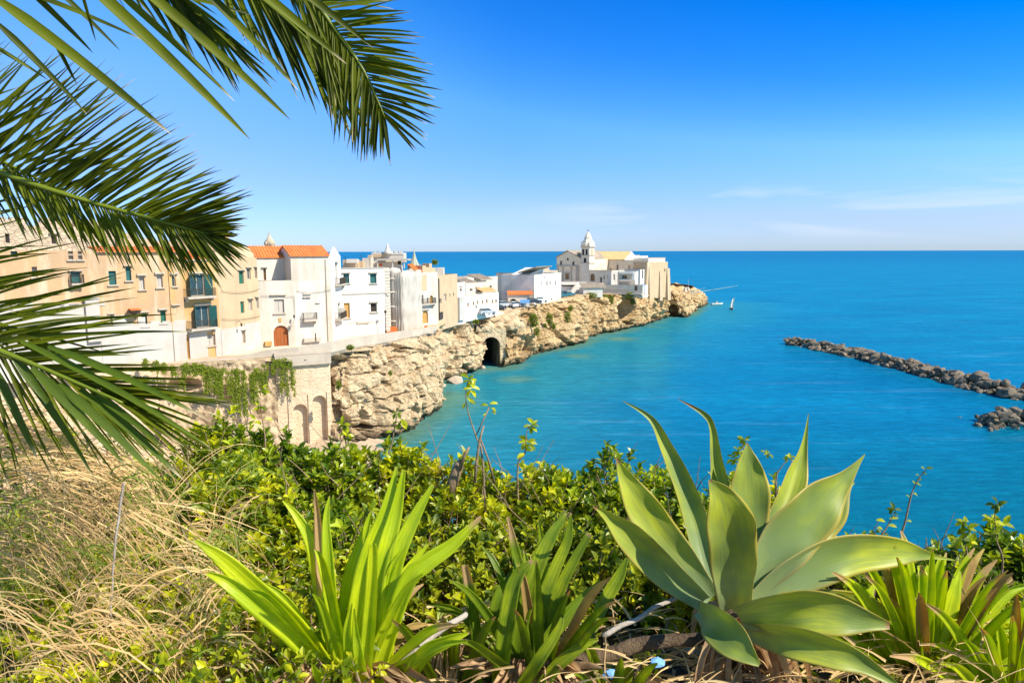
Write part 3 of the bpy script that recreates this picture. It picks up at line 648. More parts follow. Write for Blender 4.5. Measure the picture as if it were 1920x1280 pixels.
A2, B2 = P2(186, 600, 75.0), P2(347, 600, 81.4)
rt, f, z = building('town_house', 'tan house with two rows of small hooded windows, left of the balcony house', 'house', A2, B2, 11.6, (260, 473), 9, M['tan'],
    [(204, 508, 218, 534, 'teal', 0, 1), (236, 500, 246, 526, 'teal', .06, 1), (261, 518, 271, 543, 'curtain', .18, 1), (294, 515, 305, 539, 'curtain', .18, 1), (206, 590, 212, 607, 'curtain', .06), (266, 587, 276, 612, 'teal', .16, 1), (301, 582, 311, 606, 'green', .16, 1), (322, 515, 330, 537, 'glass', .12, 1)], roofmat=M['greytile'])
slope_roof(rt, f, .3, f.L, z + .5, z + .02, 3.5, -.35, M['tile'])
mb = MB(); f.box(mb, .02, f.L - .02, 11.6, f.uv(260, 608)[1], .003, .12)
for k in range(7): u = f.L * k / 7; f.box(mb, u, u + rnd(.6, 1.8), f.uv(260, 608)[1] + .002, f.uv(260, 608)[1] + rnd(.1, 1.4) * (1 - k / 8), .003, .1)
mb.build('whitewashed_plinth', M['whitewash'], rt)
c_ = MB(); u, v = f.uv(249, 582); p = f.p(u, v, .55)
c_.lathe(p, [(.05, -.9), (.1, -.6), (.28, -.3), (.75, -.05), (.8, 0)], 10); c_.build('street_light_bracket', M['iron'], rt)
box_at(rt, 'porch_roof', M['tile'], f, 240, 578, 260, 581, .01, .9)

A3, B3 = P2(322, 600, 80.2), P2(412, 600, 85.6)
rt, f, z = building('town_house', 'ochre house with two green-shuttered balcony doors stacked one above the other', 'house', A3, B3, 11.6, (365, 489), 8, M['ochre'],
    [(357, 514, 384, 555, 'open', .15, 0), (367, 573, 393, 614, 'open', .15, 0), (325, 574, 334, 597, 'teal', .12), (322.5, 516, 329, 537, 'glass', .12), (340, 634, 355, 673, 'yellow', 0, 0, 'door'), (388, 627, 403, 648, 'curtain', 0, 1)], roofmat=M['greytile'], lip=M['stone_trim'])
slope_roof(rt, f, .0, f.L - .1, z + 1.0, z + .2, 4.5, .3, M['tile'])
balcony(rt, f, 343, 555, 396, 559, 1.1); balcony(rt, f, 350, 614, 400, 618, 1.0)
mb = MB(); f.box(mb, 0.02, f.L - .02, 11.6 + 3.55, f.uv(365, 619)[1], .003, .12); zp = 11.6 + 3.55
hu = f.rect(340, 634, 355, 673); h2 = f.rect(388, 627, 403, 648)
f.box(mb, .02, hu[0], 11.6, zp - .002, .003, .12); f.box(mb, hu[1], h2[0], 11.6, zp - .002, .003, .12); f.box(mb, h2[1], f.L - .02, 11.6, zp - .002, .003, .12)
mb.build('whitewashed_plinth', M['whitewash'], rt)

A4, B4 = P2(412, 600, 85.6), P2(487, 600, 93.0)
rt, f, z = building('town_house', 'beige corner house with a lumpy domed top and small green-shuttered windows', 'house', A4, B4, 11.5, (450, 484), 7, M['beige'],
    [(448, 508, 457, 532, 'green', .08), (463, 503, 470, 524, 'glass', .08), (478, 502, 484, 522, 'glass', .08), (451, 565, 458, 587, 'green'), (466, 561, 473, 582, 'curtain', .08), (480, 558, 486, 578, 'curtain', .08), (453, 620, 459, 643, 'curtain', .1)])
mb = MB(); mb.smooth = True
for (px, py, r, hh) in ((428, 484, 2.0, 1.2), (455, 484, 2.3, 2.1), (474, 484, 2.1, 2.0)):
    u, v = f.uv(px, py); c = f.p(u, z - .5, -2.3); mb.lathe(c, [(r, 0), (r, .4), (r * .93, hh * .5), (r * .7, hh * .85), (r * .4, hh * 1.0), (.05, hh * 1.05)], 18)
mb.build('domed_roof', M['beige'], rt)
mb = MB(); h2 = f.rect(453, 620, 459, 643); zt_ = f.uv(450, 612)[1]
f.box(mb, .02, h2[0] - .01, 11.5, zt_, .003, .1); f.box(mb, h2[1] + .01, f.L - .02, 11.5, zt_ + .3, .003, .1); f.box(mb, h2[0] - .01, h2[1] + .01, h2[3] + .01, zt_, .003, .1); f.box(mb, h2[0] - .01, h2[1] + .01, 11.5, h2[2] - .01, .003, .1)
mb.build('whitewashed_plinth', M['whitewash'], rt)
mb = MB(); u, v = f.uv(441, 605); p = f.p(u, v, .05); mb.tube([p, p + f.n * .6 + Vector((0, 0, .25)), p + f.n * .9], .03, 5); mb.lathe(p + f.n * .9 + Vector((0, 0, -.45)), [(.08, 0), (.16, .3), (.02, .45)], 6); mb.build('wall_lantern', M['iron'], rt)

def cable(root, f, pts, r=.025):
    P = []
    for a, b in zip(pts[:-1], pts[1:]):
        u0, v0 = f.uv(*a); u1, v1 = f.uv(*b)
        for k in range(7): t_ = k / 6; P.append(f.p(u0 + (u1 - u0) * t_, v0 + (v1 - v0) * t_ - .25 * sin(pi * t_) * abs(u1 - u0) * .12, .16))
    mb = MB(); mb.tube(P, r, 4); mb.build('cable', M['iron'], root)
def aerial(root, x, y, z, h):
    mb = MB(); mb.tube([(x, y, z), (x, y, z + h)], .025, 4)
    for k in range(5): mb.tube([(x - .35 + .03 * k, y, z + h - .12 * k - .05), (x + .35 - .03 * k, y, z + h - .12 * k - .05)], .012, 4)
    mb.build('aerial', M['iron'], root)
cable(rt, f, [(413, 545), (455, 548), (486, 541)]); cable(rt, f, [(414, 598), (486, 592)])
# pinnacle behind the orange roofs
p = atY(506, 462, 118); t_ = thing('pinnacle', 'onion-shaped stone pinnacle standing behind the left orange roof', 'pinnacle', p)
mb = MB(); mb.smooth = True; mb.lathe(p + Vector((0, 0, -5)), [(.5, 0), (.5, 4.6), (.62, 4.9), (.85, 5.3), (.78, 5.9), (.45, 6.3), (.2, 6.8), (.06, 7.3), (.03, 7.5)], 14); mb.build('finial', M['limestone'], t_)
mb = MB(); mb.smooth = True
for k in range(6): a = k * pi / 3; mb.lathe(p + Vector((.78 * cos(a), .78 * sin(a), .1)), [(.05, 0), (.2, .2), (.2, .5), (.05, .75)], 8)
mb.build('volutes', M['limestone'], t_)

# white house with the arched door, terrace and left orange roof
A5, B5 = P2(487, 600, 93.8), P2(553, 600, 96.3)
rt, f, z = building('white_house', 'white house with an arched red-brown door under a low orange tiled roof', 'house', A5, B5, 11.4, (520, 526), 3.0, M['white2'],
    [(513, 610, 541, 649, 'redwood', 0, 0, 'door', 'arch'), (514, 561, 533, 587, 'curtain', 0, 1)], parapet=.5)
box_at(rt, 'lintel', M['stone_trim'], f, 506, 551.5, 536, 553.5, .002, .3)
fb = Fac(tuple((f.A - f.n * 3.001).xy), tuple((f.B - f.n * 3.001).xy))
_, _, zb = building('x', 'x', 'x', fb, None, 11.4, (510, 483), 5, M['white'], [(494, 503, 499, 526, 'brown', .08)], root=rt, body='upper_wall')
u0, u1 = fb.uv(472, 482)[0], fb.uv(541, 482)[0]
slope_roof(rt, fb, max(u0, -.6), u1, fb.uv(510, 463)[1], zb - .05, 3.0, -.2, M['tile'])
mb = MB(); ub = fb.L; zr = fb.uv(510, 463)[1] - .05
for u in (.05, ub - .25): mb.add([fb.p(u, zb - .3, 0), fb.p(u, zb - .3, -5), fb.p(u, zr, -3.0), fb.p(u + .2, zb - .3, 0), fb.p(u + .2, zb - .3, -5), fb.p(u + .2, zr, -3.0)], [(0, 1, 2), (5, 4, 3), (0, 2, 5, 3), (2, 1, 4, 5)])
mb.build('gable', M['white'], rt)
mb = MB(); p0 = fb.p(fb.uv(540, 500)[0], fb.uv(540, 500)[1], .02); p1 = fb.p(fb.uv(560, 524)[0], fb.uv(557, 524)[1], .3); mb.box((p0 + p1) / 2 + fb.n * .5, (p1 - p0).normalized(), fb.n, (p1 - p0).normalized().cross(fb.n), (p1 - p0).length / 2, .45, .12); mb.build('outside_stair', M['white2'], rt)
mb = MB(); u, v = f.uv(551, 600); p = f.p(u - .1, v, .05); mb.tube([p + Vector((0, 0, -.4)), p + f.n * .5, p + f.n * .6 + Vector((0, 0, .3))], .03, 5); mb.lathe(p + f.n * .6 + Vector((0, 0, .3)), [(.07, 0), (.17, .35), (.02, .6)], 6); mb.build('wall_lantern', M['iron'], rt)
u, v = f.uv(544, 611); s_ = MB(); s_.lathe(f.p(u, v, .5), [(.02, -.06), (.3, 0), (.36, .1)], 12); s_.build('satellite_dish', M['frame'], rt)
box_at(rt, 'plaque', M['yellowwood'], f, 522.5, 596, 527.5, 604, .003, .08); box_at(rt, 'cable_box', M['yellowwood'], f, 496, 640, 509, 648, .003, .35)

cable(rt, f, [(488, 554), (520, 554), (551, 555)]); cable(rt, f, [(551, 555), (553, 588)])
# tall gabled white house
A6, B6 = P2(548, 560, 96.2), P2(622, 560, 99.5)
f6 = Fac(A6, B6); sideB = P2(641, 560, 106.5); f6s = Fac(B6, sideB)
rt, f, z6 = building('white_house', 'tall white gabled house with a bright orange tiled roof and small iron balcony', 'house', f6, None, 11.3, (590, 481), 6.8, M['white2'],
    [(571, 559, 580, 589, 'curtain', .12, 0), (593.5, 552, 597, 567, 'brown', 0, 1), (598, 592, 603, 606, 'frame')], parapet=0)
box_at(rt, 'lintel', M['stone_trim'], f, 568, 549.5, 583, 552, .002, .25)
balcony(rt, f, 567, 598, 592, 602, .8)
mb = MB(); u0, u1, v0, v1 = f.rect(549, 526, 610, 640); f.box(mb, u0, u1 , 11.3, v1, .002, .02); mb.build('wall_step', M['white'], rt)
cable(rt, f, [(556, 545), (590, 548), (620, 543)]); box_at(rt, 'drain_pipe', M['stone_trim'], f, 612, 486, 613.2, 640, .02, .14); box_at(rt, 'bench', M['stone_trim'], f, 568, 633, 600, 640, .02, .5)
# right side wall with its windows
h = [f6s.rect(629, 493, 633, 532), f6s.rect(634, 569, 637, 598)]
mb = MB(); wall(mb, f6s, 11.3, z6, h, .3)
zr6 = f6s.uv(627, 463)[1]; ridge = 3.0
a, b = f6s.p(0, z6), f6s.p(f6s.L, z6); cpt = f6s.p(ridge, zr6)
mb.add([a, b, cpt, a - f6s.n * .25, b - f6s.n * .25, cpt - f6s.n * .25], [(0, 1, 2), (5, 4, 3), (0, 2, 5, 3), (2, 1, 4, 5)]); mb.build('side_wall', M['bright'], rt)
for hh in h: window(rt, f6s, hh, 'curtain', .12, 0)
balcony(rt, f6s, 627.5, 532, 640.5, 535, .8); balcony(rt, f6s, 627.5, 596, 640, 599, .9)
box_at(rt, 'air_conditioner', M['frame'], f6s, 634, 577, 641, 586, .02, .5)
slope_roof(rt, f, -.15, f.L - .22, zr6 + .05, z6 + .02, ridge, -.25, M['tile']); slope_roof(rt, Fac(tuple(f.p(f.L, 0, -6.8).xy), tuple(f.p(0, 0, -6.8).xy)), .22, f.L, zr6 + .05, z6 + .02, 6.8 - ridge, -.1, M['tile'])
mb = MB(); mb.add([f.p(0.02, z6, -.05), f.p(0.02, z6, -6.7), f.p(.02, zr6, -ridge), f.p(.25, z6, -.05), f.p(.25, z6, -6.7), f.p(.25, zr6, -ridge)], [(0, 1, 2), (5, 4, 3), (0, 2, 5, 3), (2, 1, 4, 5)]); mb.build('gable', M['white'], rt)

# broad white house with string course
A7, B7 = P2(641, 560, 106.7), P2(722, 560, 110.6)
rt, f, z = building('white_house', 'broad bright white flat-roofed house with two rows of framed windows, left of the netted scaffold', 'house', A7, B7, 11.2, (680, 503), 9, M['bright'],
    [(644, 513, 655, 531, 'teal', .14, 1), (694, 513, 706, 531, 'teal', .14, 1), (695, 568, 707, 585, 'dark', .14, 1), (645, 568, 656, 596, 'yellow', 0, 1, 'door')], parapet=.5)
mb = MB(); zc = f.uv(680, 551)[1]; f.box(mb, .02, f.L + 1.2, zc, zc + .14, .003, .12); f.box(mb, -.02, f.L + .05, z + .002, z + .12, -.3, .12); mb.build('string_course', M['stone_trim'], rt)
box_at(rt, 'blocked_door', M['white'], f, 674, 609, 689, 640, .003, .06); box_at(rt, 'lintel', M['stone_trim'], f, 669, 603, 692, 606, .003, .22)
f.L2 = f.L; q = Fac(tuple(f.p(f.L, 0).xy), P2(732, 560, 112.0)); mb = MB(); q.box(mb, .004, q.L, 11.2, z, -1.2, -.12)
for k in range(22): q.box(mb, .004 + (k % 2) * .2, q.L + .04, 11.3 + k * (z - 11.4) / 22, 11.3 + (k + .8) * (z - 11.4) / 22, -.118, -.02)
mb.build('quoin_pier', M['white2'], rt)
for q_ in ((660, 3), (690, 4), (706, 2.5)): p_ = f.p(f.uv(q_[0], 500)[0], z, -3); aerial(rt, p_.x, p_.y, z - .3, 1.6 + .2 * q_[1])
cable(rt, f, [(642, 606), (668, 603), (720, 600)])
# things on its roof
def roofbox(root, name, mat, px0, py0, px1, py1, Y, dy, top=1.0):
    a = atY(px0, py1, Y); b = atY(px1, py0, Y); mb = MB(); mb.abox(a.x, b.x, Y, Y + dy, a.z, b.z, top); return mb.build(name, mat, root)
p = atY(665, 505, 116)
t_ = thing('roof_terrace', 'low stone parapets and white tank on the flat roof, left of the slatted pergola', 'terrace', p)
roofbox(t_, 'terrace_wall', M['limestone'], 643, 487, 672, 506, 115, .8); roofbox(t_, 'water_tank', M['white'], 650, 485.5, 670, 493, 114, .7); roofbox(t_, 'terrace_block', M['white2'], 680, 484, 696, 506, 116, 2); roofbox(t_, 'terrace_block', M['beige'], 672, 489, 681, 506, 115.4, 1.5)
roofbox(t_, 'chimney', M['limestone'], 690, 478, 697, 500, 118, 1.2)
p = atY(730, 505, 119)
rt = thing('terrace_house', 'white roof-terrace house with ragged pinnacle and a slatted pergola, above the netted scaffold', 'house', p)
roofbox(rt, 'wall', M['white'], 697, 491, 748, 530, 119, 4); roofbox(rt, 'upper_wall', M['white2'], 697, 474, 757, 492, 121.5, 3); roofbox(rt, 'upper_wall', M['beige'], 700, 477, 722, 482, 121.2, .25)
roofbox(rt, 'pergola_roof', M['stone_trim'], 706, 485.5, 765, 488.5, 117.2, 3.8)
mb = MB()
for x in (707, 735, 757): a = atY(x, 489, 117.4); b = atY(x, 503, 117.4); mb.abox(a.x, a.x + .14, 117.4, 117.6, b.z, a.z, 1)
mb.build('pergola_post', M['white'], rt)
mb = MB(); mb.smooth = True; q = atY(727, 476, 121.2); mb.lathe(q, [(.8, 0), (.55, .5), (.3, 1.0), (.2, 1.4), (.05, 1.8)], 9); mb.build('pinnacle', M['white'], rt)
mb = MB()
for k in range(8): q = atY(735 + k * 3, 476, 121.4); mb.abox(q.x - .13, q.x + .1, 121.4, 121.8, q.z - .1, q.z + .1 + .35 * (k % 3 != 1))
for k in range(7): q = atY(699 + k * 4.5, 475, 121.6); mb.abox(q.x - .13, q.x + .12, 121.6, 122, q.z - .1, q.z + .18 + .1 * (k % 2))
mb.build('merlons', M['white'], rt)
roofbox(rt, 'window', M['dark'], 746, 489, 752, 496, 118.9, .08); roofbox(rt, 'red_vase', M['orange'], 711, 494, 716, 499, 118.8, .15)
p = atY(777, 497, 124); rt = thing('spire', 'slender green-grey pyramid spire over a small white dome', 'spire', p)
mb = MB(); mb.lathe(p, [(.95, -.6), (.9, 0), (.45, 1.0), (.2, 1.9), (.05, 2.7), (.02, 3.2)], 8); mb.build('spire_cap', surf('verdigris', (.30, .36, .28, 1), (.45, .42, .33, 1), .8, 3), rt)
mb = MB(); mb.smooth = True; mb.lathe(p + Vector((.0, -.2, -4)), [(1.6, 0), (1.6, 2.4), (1.4, 3.0), (1.0, 3.4)], 14); mb.build('dome_drum', M['white'], rt)
mb = MB()
for k in range(6): a = k * pi / 3; mb.lathe(p + Vector((1.1 * cos(a), 1.1 * sin(a), -.9)), [(.14, 0), (.14, .6), (.02, 1.1)], 6)
mb.build('corner_finials', M['limestone'], rt)

# scaffold wrapped in netting
m = bpy.data.materials.new('scaffold_net'); t = NT(m); geo = t.n('ShaderNodeNewGeometry')
pos = geo.outputs['Position']; cc = mix(t, noise_fac(t, mapping(t, (1, 1, .25)), .9, 5), (.64, .57, .49, 1), (.50, .45, .39, 1))
b = t.n('ShaderNodeBsdfPrincipled', i_Roughness=.9); t.link(cc, b.inputs['Base Color']); tr = t.n('ShaderNodeBsdfTransparent')
mx = t.n('ShaderNodeMixShader', i_0=.18, i_1=b.outputs[0], i_2=tr.outputs[0]); o = t.n('ShaderNodeOutputMaterial'); t.link(mx.outputs[0], o.inputs[0]); M['net'] = m
A8, B8 = P2(747, 560, 112.6), P2(784, 560, 118.0)
rt, f, z = building('scaffolded_house', 'house wrapped in pale grey scaffold netting, tallest block right of the broad white house', 'house', A8, B8, 11.2, (765, 511), 6, M['white2'], [(755, 540, 764, 560, 'dark'), (755, 580, 764, 600, 'dark')], parapet=.2)
mb = MB(); nseg = 40
def netwall(P, Q, zb_, zt_, seed, off):
    P, Q = Vector(P), Vector(Q); n_ = Vector(((Q - P).y, -(Q - P).x, 0)).normalized(); rows_ = 26; vs = []; fs = []
    for j in range(rows_ + 1):
        for i in range(nseg + 1):
            u = i / nseg; v = j / rows_; sag = .16 * abs(sin(u * pi * 5)) ** .7 + .07 * noise.noise(Vector((u * 14, v * 3, seed))) + .09 * abs(sin(v * pi * 4))
            vs.append(P.lerp(Q, u) + n_ * (off - .25 + sag) + Vector((0, 0, zb_ + (zt_ - zb_) * v + (.12 * sin(u * 9) if j == rows_ else 0))))
    for j in range(rows_):
        for i in range(nseg): k = j * (nseg + 1) + i; fs.append((k, k + 1, k + nseg + 2, k + nseg + 1))
    mb.add(vs, fs)
c0 = f.p(-.2, 0, 1.0); c1 = f.p(f.L * .93, 0, 1.0); c2_ = f.p(-.2, 0, -1.2)
netwall((c0.x, c0.y, 0), (c1.x, c1.y, 0), 11.3, z + .35, 3, .2); netwall((c2_.x - .3, c2_.y, 0), (c0.x, c0.y, 0), 11.3, z + .1, 8, .2)
mb.build('netting', M['net'], rt, True)
mb = MB()
for u in np.linspace(-.1, f.L * .93, 5):
    for o_ in (.25, .9): p = f.p(u, 11.2, o_); mb.tube([p, p + Vector((0, 0, z + .5 - 11.2))], .035, 5)
for k in range(1, 6):
    zz = 11.2 + k * 1.95
    mb.tube([f.p(-.2, zz, .9), f.p(f.L * .95, zz, .9)], .03, 5); f.box(mb, -.1, f.L * .93, zz - .3, zz - .25, .3, .85)
mb.build('scaffold_frame', M['frame'], rt)
p = atY(741, 560, 113.0); rt = thing('round_tower', 'rounded white tower squeezed between the quoined pier and the scaffold netting', 'tower', (p.x, p.y, 11.2))
mb = MB(); mb.smooth = True; zt = atY(740, 503, 113).z; mb.lathe((p.x - .25, p.y + .6, 11.2), [(1.15, 0), (1.15, zt - 12), (1.2, zt - 11.7), (1.0, zt - 11.3), (.3, zt - 11.1)], 24); mb.build('wall', M['white2'], rt)
for zz in (2.2, 4.6, 7.0, 9.2): mb = MB(); mb.smooth = True; mb.lathe((p.x - .25, p.y + .6, 11.2 + zz), [(1.16, 0), (1.3, .08), (1.3, .22), (1.16, .3)], 24); mb.build('ring_moulding', M['white2'], rt)
p = atY(736, 622, 109.6); rt = thing('plastic_barrier', 'bright orange work barrier at the foot of the round tower', 'barrier', p)
mb = MB(); q = atY(723, 623, 109.5); r_ = atY(748, 623, 110.3)
ff = Fac((q.x, q.y), (r_.x, r_.y)); ff.box(mb, 0, ff.L * .5, 11.3, 12.2, -.12, 0); ff.box(mb, ff.L * .38, ff.L * .85, 11.3, 12.9, -.3, -.13); mb.build('barrier_panel', M['orange'], rt)
mb = MB(); ff.box(mb, ff.L * .7, ff.L, 11.3, 12.7, -.5, -.31); mb.build('wooden_board', M['brown'], rt)
p = atY(793, 617, 113.5); rt = thing('plastic_barrier', 'low orange work barrier stepping down beside the parapet, right of the netted house', 'barrier', p)
mb = MB(); q = atY(781, 620, 113.6); r_ = atY(802, 612, 115.5); ff = Fac((q.x, q.y), (r_.x, r_.y)); 
for k in range(4): ff.box(mb, ff.L * k / 4, ff.L * (k + 1) / 4 - .03, 11.3, 11.85 + .33 * (k == 3) + .12 * k, -.15, 0)
mb.build('barrier_panel', M['orange'], rt)

# houses right of the scaffold
A9, B9 = P2(783, 560, 119.2), P2(821, 560, 123.5)
rt, f, z = building('town_house', 'weathered white and ochre house with a small balcony, right of the netted house', 'house', A9, B9, 11.2, (800, 511), 6, M['white2'],
    [(784.5, 553, 794, 570, 'dark', 0, 0), (800.5, 558, 803, 568, 'dark'), (805.5, 554, 812, 569, 'yellow', 0, 0, 'door', 'arch'), (792, 582, 803, 606, 'yellow', .1, 0, 'door', 'arch')], parapet=.4)
balcony(rt, f, 784, 569, 813, 571.5, .7); box_at(rt, 'ochre_render', M['ochre'], f, 784.5, 576, 791, 618, .003, .05); box_at(rt, 'patch', M['beige'], f, 785, 515, 800, 545, .003, .03)
slope_roof(rt, f, .2, 1.5, z + 1.3, z + .02, 2.5, .1, M['tile']); mb = MB()
for (x0, x1, yt) in ((793, 800, 498), (800, 806, 501), (806, 811, 494), (811, 818, 502)): u0, u1, v0, v1 = f.rect(x0, yt, x1, 511); f.box(mb, u0, u1, z + .003, v1, -1.8, -.15)
mb.build('chimney', M['beige'], rt)
A10, B10 = P2(821, 560, 124.0), P2(858, 560, 134)
rt, f, z = building('town_house', 'plain sandy tower-like house with one tall window, at the top of the rocky cliff', 'house', A10, B10, 10.6, (838, 515), 7, M['beige'],
    [(832.5, 551, 837, 564, 'curtain'), (843, 550, 844.5, 556, 'dark'), (849.5, 549, 851.5, 555, 'dark'), (824, 560, 828, 569, 'glass')], parapet=.3)
roofbox(rt, 'roof_hut', M['white2'], 818, 502, 831, 516, 130, 2.5); box_at(rt, 'drain_pipe', M['iron'], f, 822, 522, 823, 600, .02, .15); box_at(rt, 'gate', M['iron'], f, 822.5, 585, 829, 598, .02, .2)
A11, B11 = P2(858, 560, 134.2), P2(873, 560, 137.5)
rt, f, z = building('town_house', 'narrow white house over a pale blue-grey pier, between the sandy house and the arcaded wall', 'house', A11, B11, 10.6, (865, 529), 6, M['white'], [(860, 537, 868, 538.5, 'brown'), (862, 541, 866, 546, 'brown')], parapet=.4)
box_at(rt, 'pier', M['whitewash'], f, 857.5, 557, 868, 600, .01, .5)
A12, B12 = P2(873, 575, 138.0), P2(935, 575, 152)
rt, f, z = building('arcaded_building', 'low bright white building with a row of seven small arched windows on the cliff top', 'building', A12, B12, 10.8, (900, 552), 6, M['bright'],
    [(x - 1.5, y, x + 1.7, y + 8, 'yellow', 0, 0, 'window', 'arch') for x, y in ((877.5, 567), (887.5, 565), (895.5, 563), (904.5, 562), (912.5, 560.5), (923, 561), (930, 560))] + [(891, 573, 895, 579, 'blue', 0, 0)], parapet=.3)
A13, B13 = P2(874, 545, 147), P2(912, 545, 155)
rt, f, z = building('town_house', 'cream house with dark open windows standing behind the arcaded wall', 'house', A13, B13, 11, (890, 530), 6, M['white2'], [(881, 541, 886, 546, 'dark'), (891, 538, 895, 550, 'curtain'), (896, 538, 899, 550, 'glass')], parapet=.3)
slope_roof(rt, f, -.5, f.L * .5, z + .8, z + .02, 3, 0, M['greytile'])
A14, B14 = P2(873, 530, 158), P2(933, 530, 172)
rt, f, z = building('town_house', 'long cream house with a low tiled edge, farthest back behind the arcaded white building', 'house', A14, B14, 11, (900, 520), 8, M['white2'], [(918.5, 536, 922, 543, 'glass', .1, 0)], parapet=.2)
slope_roof(rt, f, f.L * .25, f.L * .62, z + .6, z - .6, 2, -1.8, M['greytile'])
p = atY(912, 545, 150); rt = thing('sloping_roof', 'small ochre lean-to roof on a white wall above the arcaded windows', 'lean-to', p)
ff = Fac(P2(905, 545, 150), P2(931, 550, 153)); slope_roof(rt, ff, 0, ff.L, ff.uv(915, 541)[1], ff.uv(915, 547)[1], 2.4, 0, M['ochretile']); mb = MB(); ff.box(mb, .1, ff.L - .1, 12, ff.uv(915, 547)[1] - .05, -2.2, -.1); mb.build('wall', M['white'], rt)
A15, B15 = P2(930.5, 540, 171), P2(1001, 540, 179)
f15 = Fac(P2(930.5, 540, 185), P2(1001, 540, 178))
rt, f, z = building('town_house', 'shaded beige house with tile-edged roof, left of the bright white cube house', 'house', f15, None, 11, (965, 513), 5, M['churchwhite'],
    [(957, 529, 960.5, 541, 'brown', .1, 0), (965.5, 528, 968, 532, 'brown'), (977, 529, 981, 538, 'glass')], parapet=.2, lip=M['greytile'])
mb = MB(); u, v = f.uv(948, 520); mb.tube([f.p(u, v, .1), f.p(u, v - 4.5, .1)], .08, 6); f.box(mb, u - .5, u + .3, v, v + .15, .02, .3); mb.build('drain_pipe', M['iron'], rt)
mb = MB(); u, v = f.uv(976, 513); mb.tube([f.p(u, v, -1), f.p(u, v + 2.4, -1)], .03, 4); mb.tube([f.p(u - .4, v + 2.2, -1), f.p(u + .4, v + 2.2, -1)], .02, 4); mb.build('aerial', M['iron'], rt)
A16, B16 = P2(1001.5, 540, 173), P2(1052, 540, 193)
rt, f, z = building('white_house', 'bright white cube house with a row of narrow openings, directly left of the church front', 'house', A16, B16, 11, (1027, 513), 9, M['bright'],
    [(1020.5, 518, 1022, 523, 'brown'), (1015, 527, 1017, 536, 'whiteframe'), (1024.5, 527, 1026.7, 536, 'brown'), (1030.5, 527, 1032.5, 535, 'brown'), (1041, 526, 1043, 535, 'brown')], parapet=.3)
mb = MB(); q = [f.p(0, z, -1.5), f.p(f.L * .52, z, -1.5), f.p(f.L * .5, z + 1.6, -1.5)]; mb.add(q + [a - f.n * 5 for a in q], [(0, 1, 2), (5, 4, 3), (0, 2, 5, 3), (2, 1, 4, 5)]); mb.build('lean_to_gable', M['bright'], rt)
slope_roof(rt, Fac(tuple(f.p(f.L * .5, 0, -2).xy), tuple(f.p(-1.5, 0, -2).xy)), 0, f.L * .5 + 1.2, z + 1.9, z + .4, 3, -2, M['greytile'])
rt, f, z = building('town_house', 'small grey-brown house with a terrace wall tucked beside the church front', 'house', P2(1000, 525, 214), P2(1046, 525, 214), 11, (1020, 507), 5, M['churchwall'], [(1036, 512, 1041, 518, 'curtain')], parapet=.2)
roofbox(rt, 'roof_hut', M['churchwall'], 1013, 502, 1030, 508, 216, 3)
# shed with orange roof, dark arch, blue stall
rt, f, z = building('shed', 'low white shed with a long orange tiled roof edge behind the parked cars', 'shed', P2(953, 560, 170), P2(993, 560, 170.5), 11.5, (975, 553), 4, M['white2'], [(955.5, 560, 969, 571, 'dark', 0, 0, 'window', 'arch')], parapet=0)
slope_roof(rt, f, -.1, f.L + .9, z + .75, z + .05, 2.5, -.4, M['tile'])
p = atY(984, 568, 164); rt = thing('market_stall', 'small stall under a light blue cloth awning, beside the dark arch of the shed', 'stall', p)
a = atY(975.5, 571, 163.5); b = atY(993, 562.5, 163.5); mb = MB(); mb.abox(a.x, b.x, 163.5, 165.6, b.z - .12, b.z); mb.abox(a.x, b.x, 163.42, 163.49, b.z - .75, b.z - .02); mb.build('awning', M['bluecloth'], rt)
mb = MB()
for x in (a.x + .06, b.x - .06):
    for y in (163.6, 165.5): mb.tube([(x, y, a.z - .6), (x, y, b.z)], .04, 5)
mb.abox(a.x + .1, b.x - .1, 164, 165.2, a.z - .5, a.z + .2); mb.build('counter', M['white'], rt)
# ================================================================ church on the headland
def gable_prism(mb, f, u0, u1, z0, z1, zr, dep, ur=None):
    ur = (u0 + u1) / 2 if ur is None else ur
    q = [f.p(u0, z0), f.p(u1, z0), f.p(u1, z1), f.p(ur, zr), f.p(u0, z1)]; r = [a - f.n * dep for a in q]
    mb.add(q + r, [(0, 1, 2, 3, 4), (9, 8, 7, 6, 5)] + [(i, (i + 1) % 5, (i + 1) % 5 + 5, i + 5) for i in range(5)])
ff = Fac(P2(1043.5, 520, 246), P2(1100, 520, 236.5))
ch = thing('church', 'pale stone church with a gabled front and long ochre-roofed nave on the headland', 'church', ff.p(ff.L / 2, 11, -8))
zg = 11; ze = ff.uv(1043.5, 481)[1]; zr = ff.uv(1065, 471)[1]; zer = ff.uv(1084, 484)[1]
mb = MB(); ur = ff.uv(1064, 500)[0]; ul = 0; u2 = ff.uv(1089, 500)[0]
gable_prism(mb, ff, ul, u2, zg, ff.uv(1050, 483)[1], zr, 17, ur)
ff.box(mb, u2 - .02, ff.L, zg, ff.uv(1095, 486)[1], -12, -.01)
mb.build('front_wall', M['churchwall'], ch)
mb = MB()   # roof slabs of the gable
for (ua, ub, za, zb) in ((ul - .3, ur, ff.uv(1050, 483)[1] - .1, zr + .05), (u2 + .5, ur, ff.uv(1050, 483)[1] - .35, zr + .05)):
    a, b, up = ff.p(ua, za, .3), ff.p(ub, zb, .3), Vector((0, 0, .28)); a2, b2 = a - ff.n * 17.5, b - ff.n * 17.5
    mb.add([a, b, b2, a2, a + up, b + up, b2 + up, a2 + up], [(3, 2, 1, 0), (4, 5, 6, 7), (0, 1, 5, 4), (1, 2, 6, 5), (2, 3, 7, 6), (3, 0, 4, 7)])
mb.build('front_roof', M['greytile'], ch)
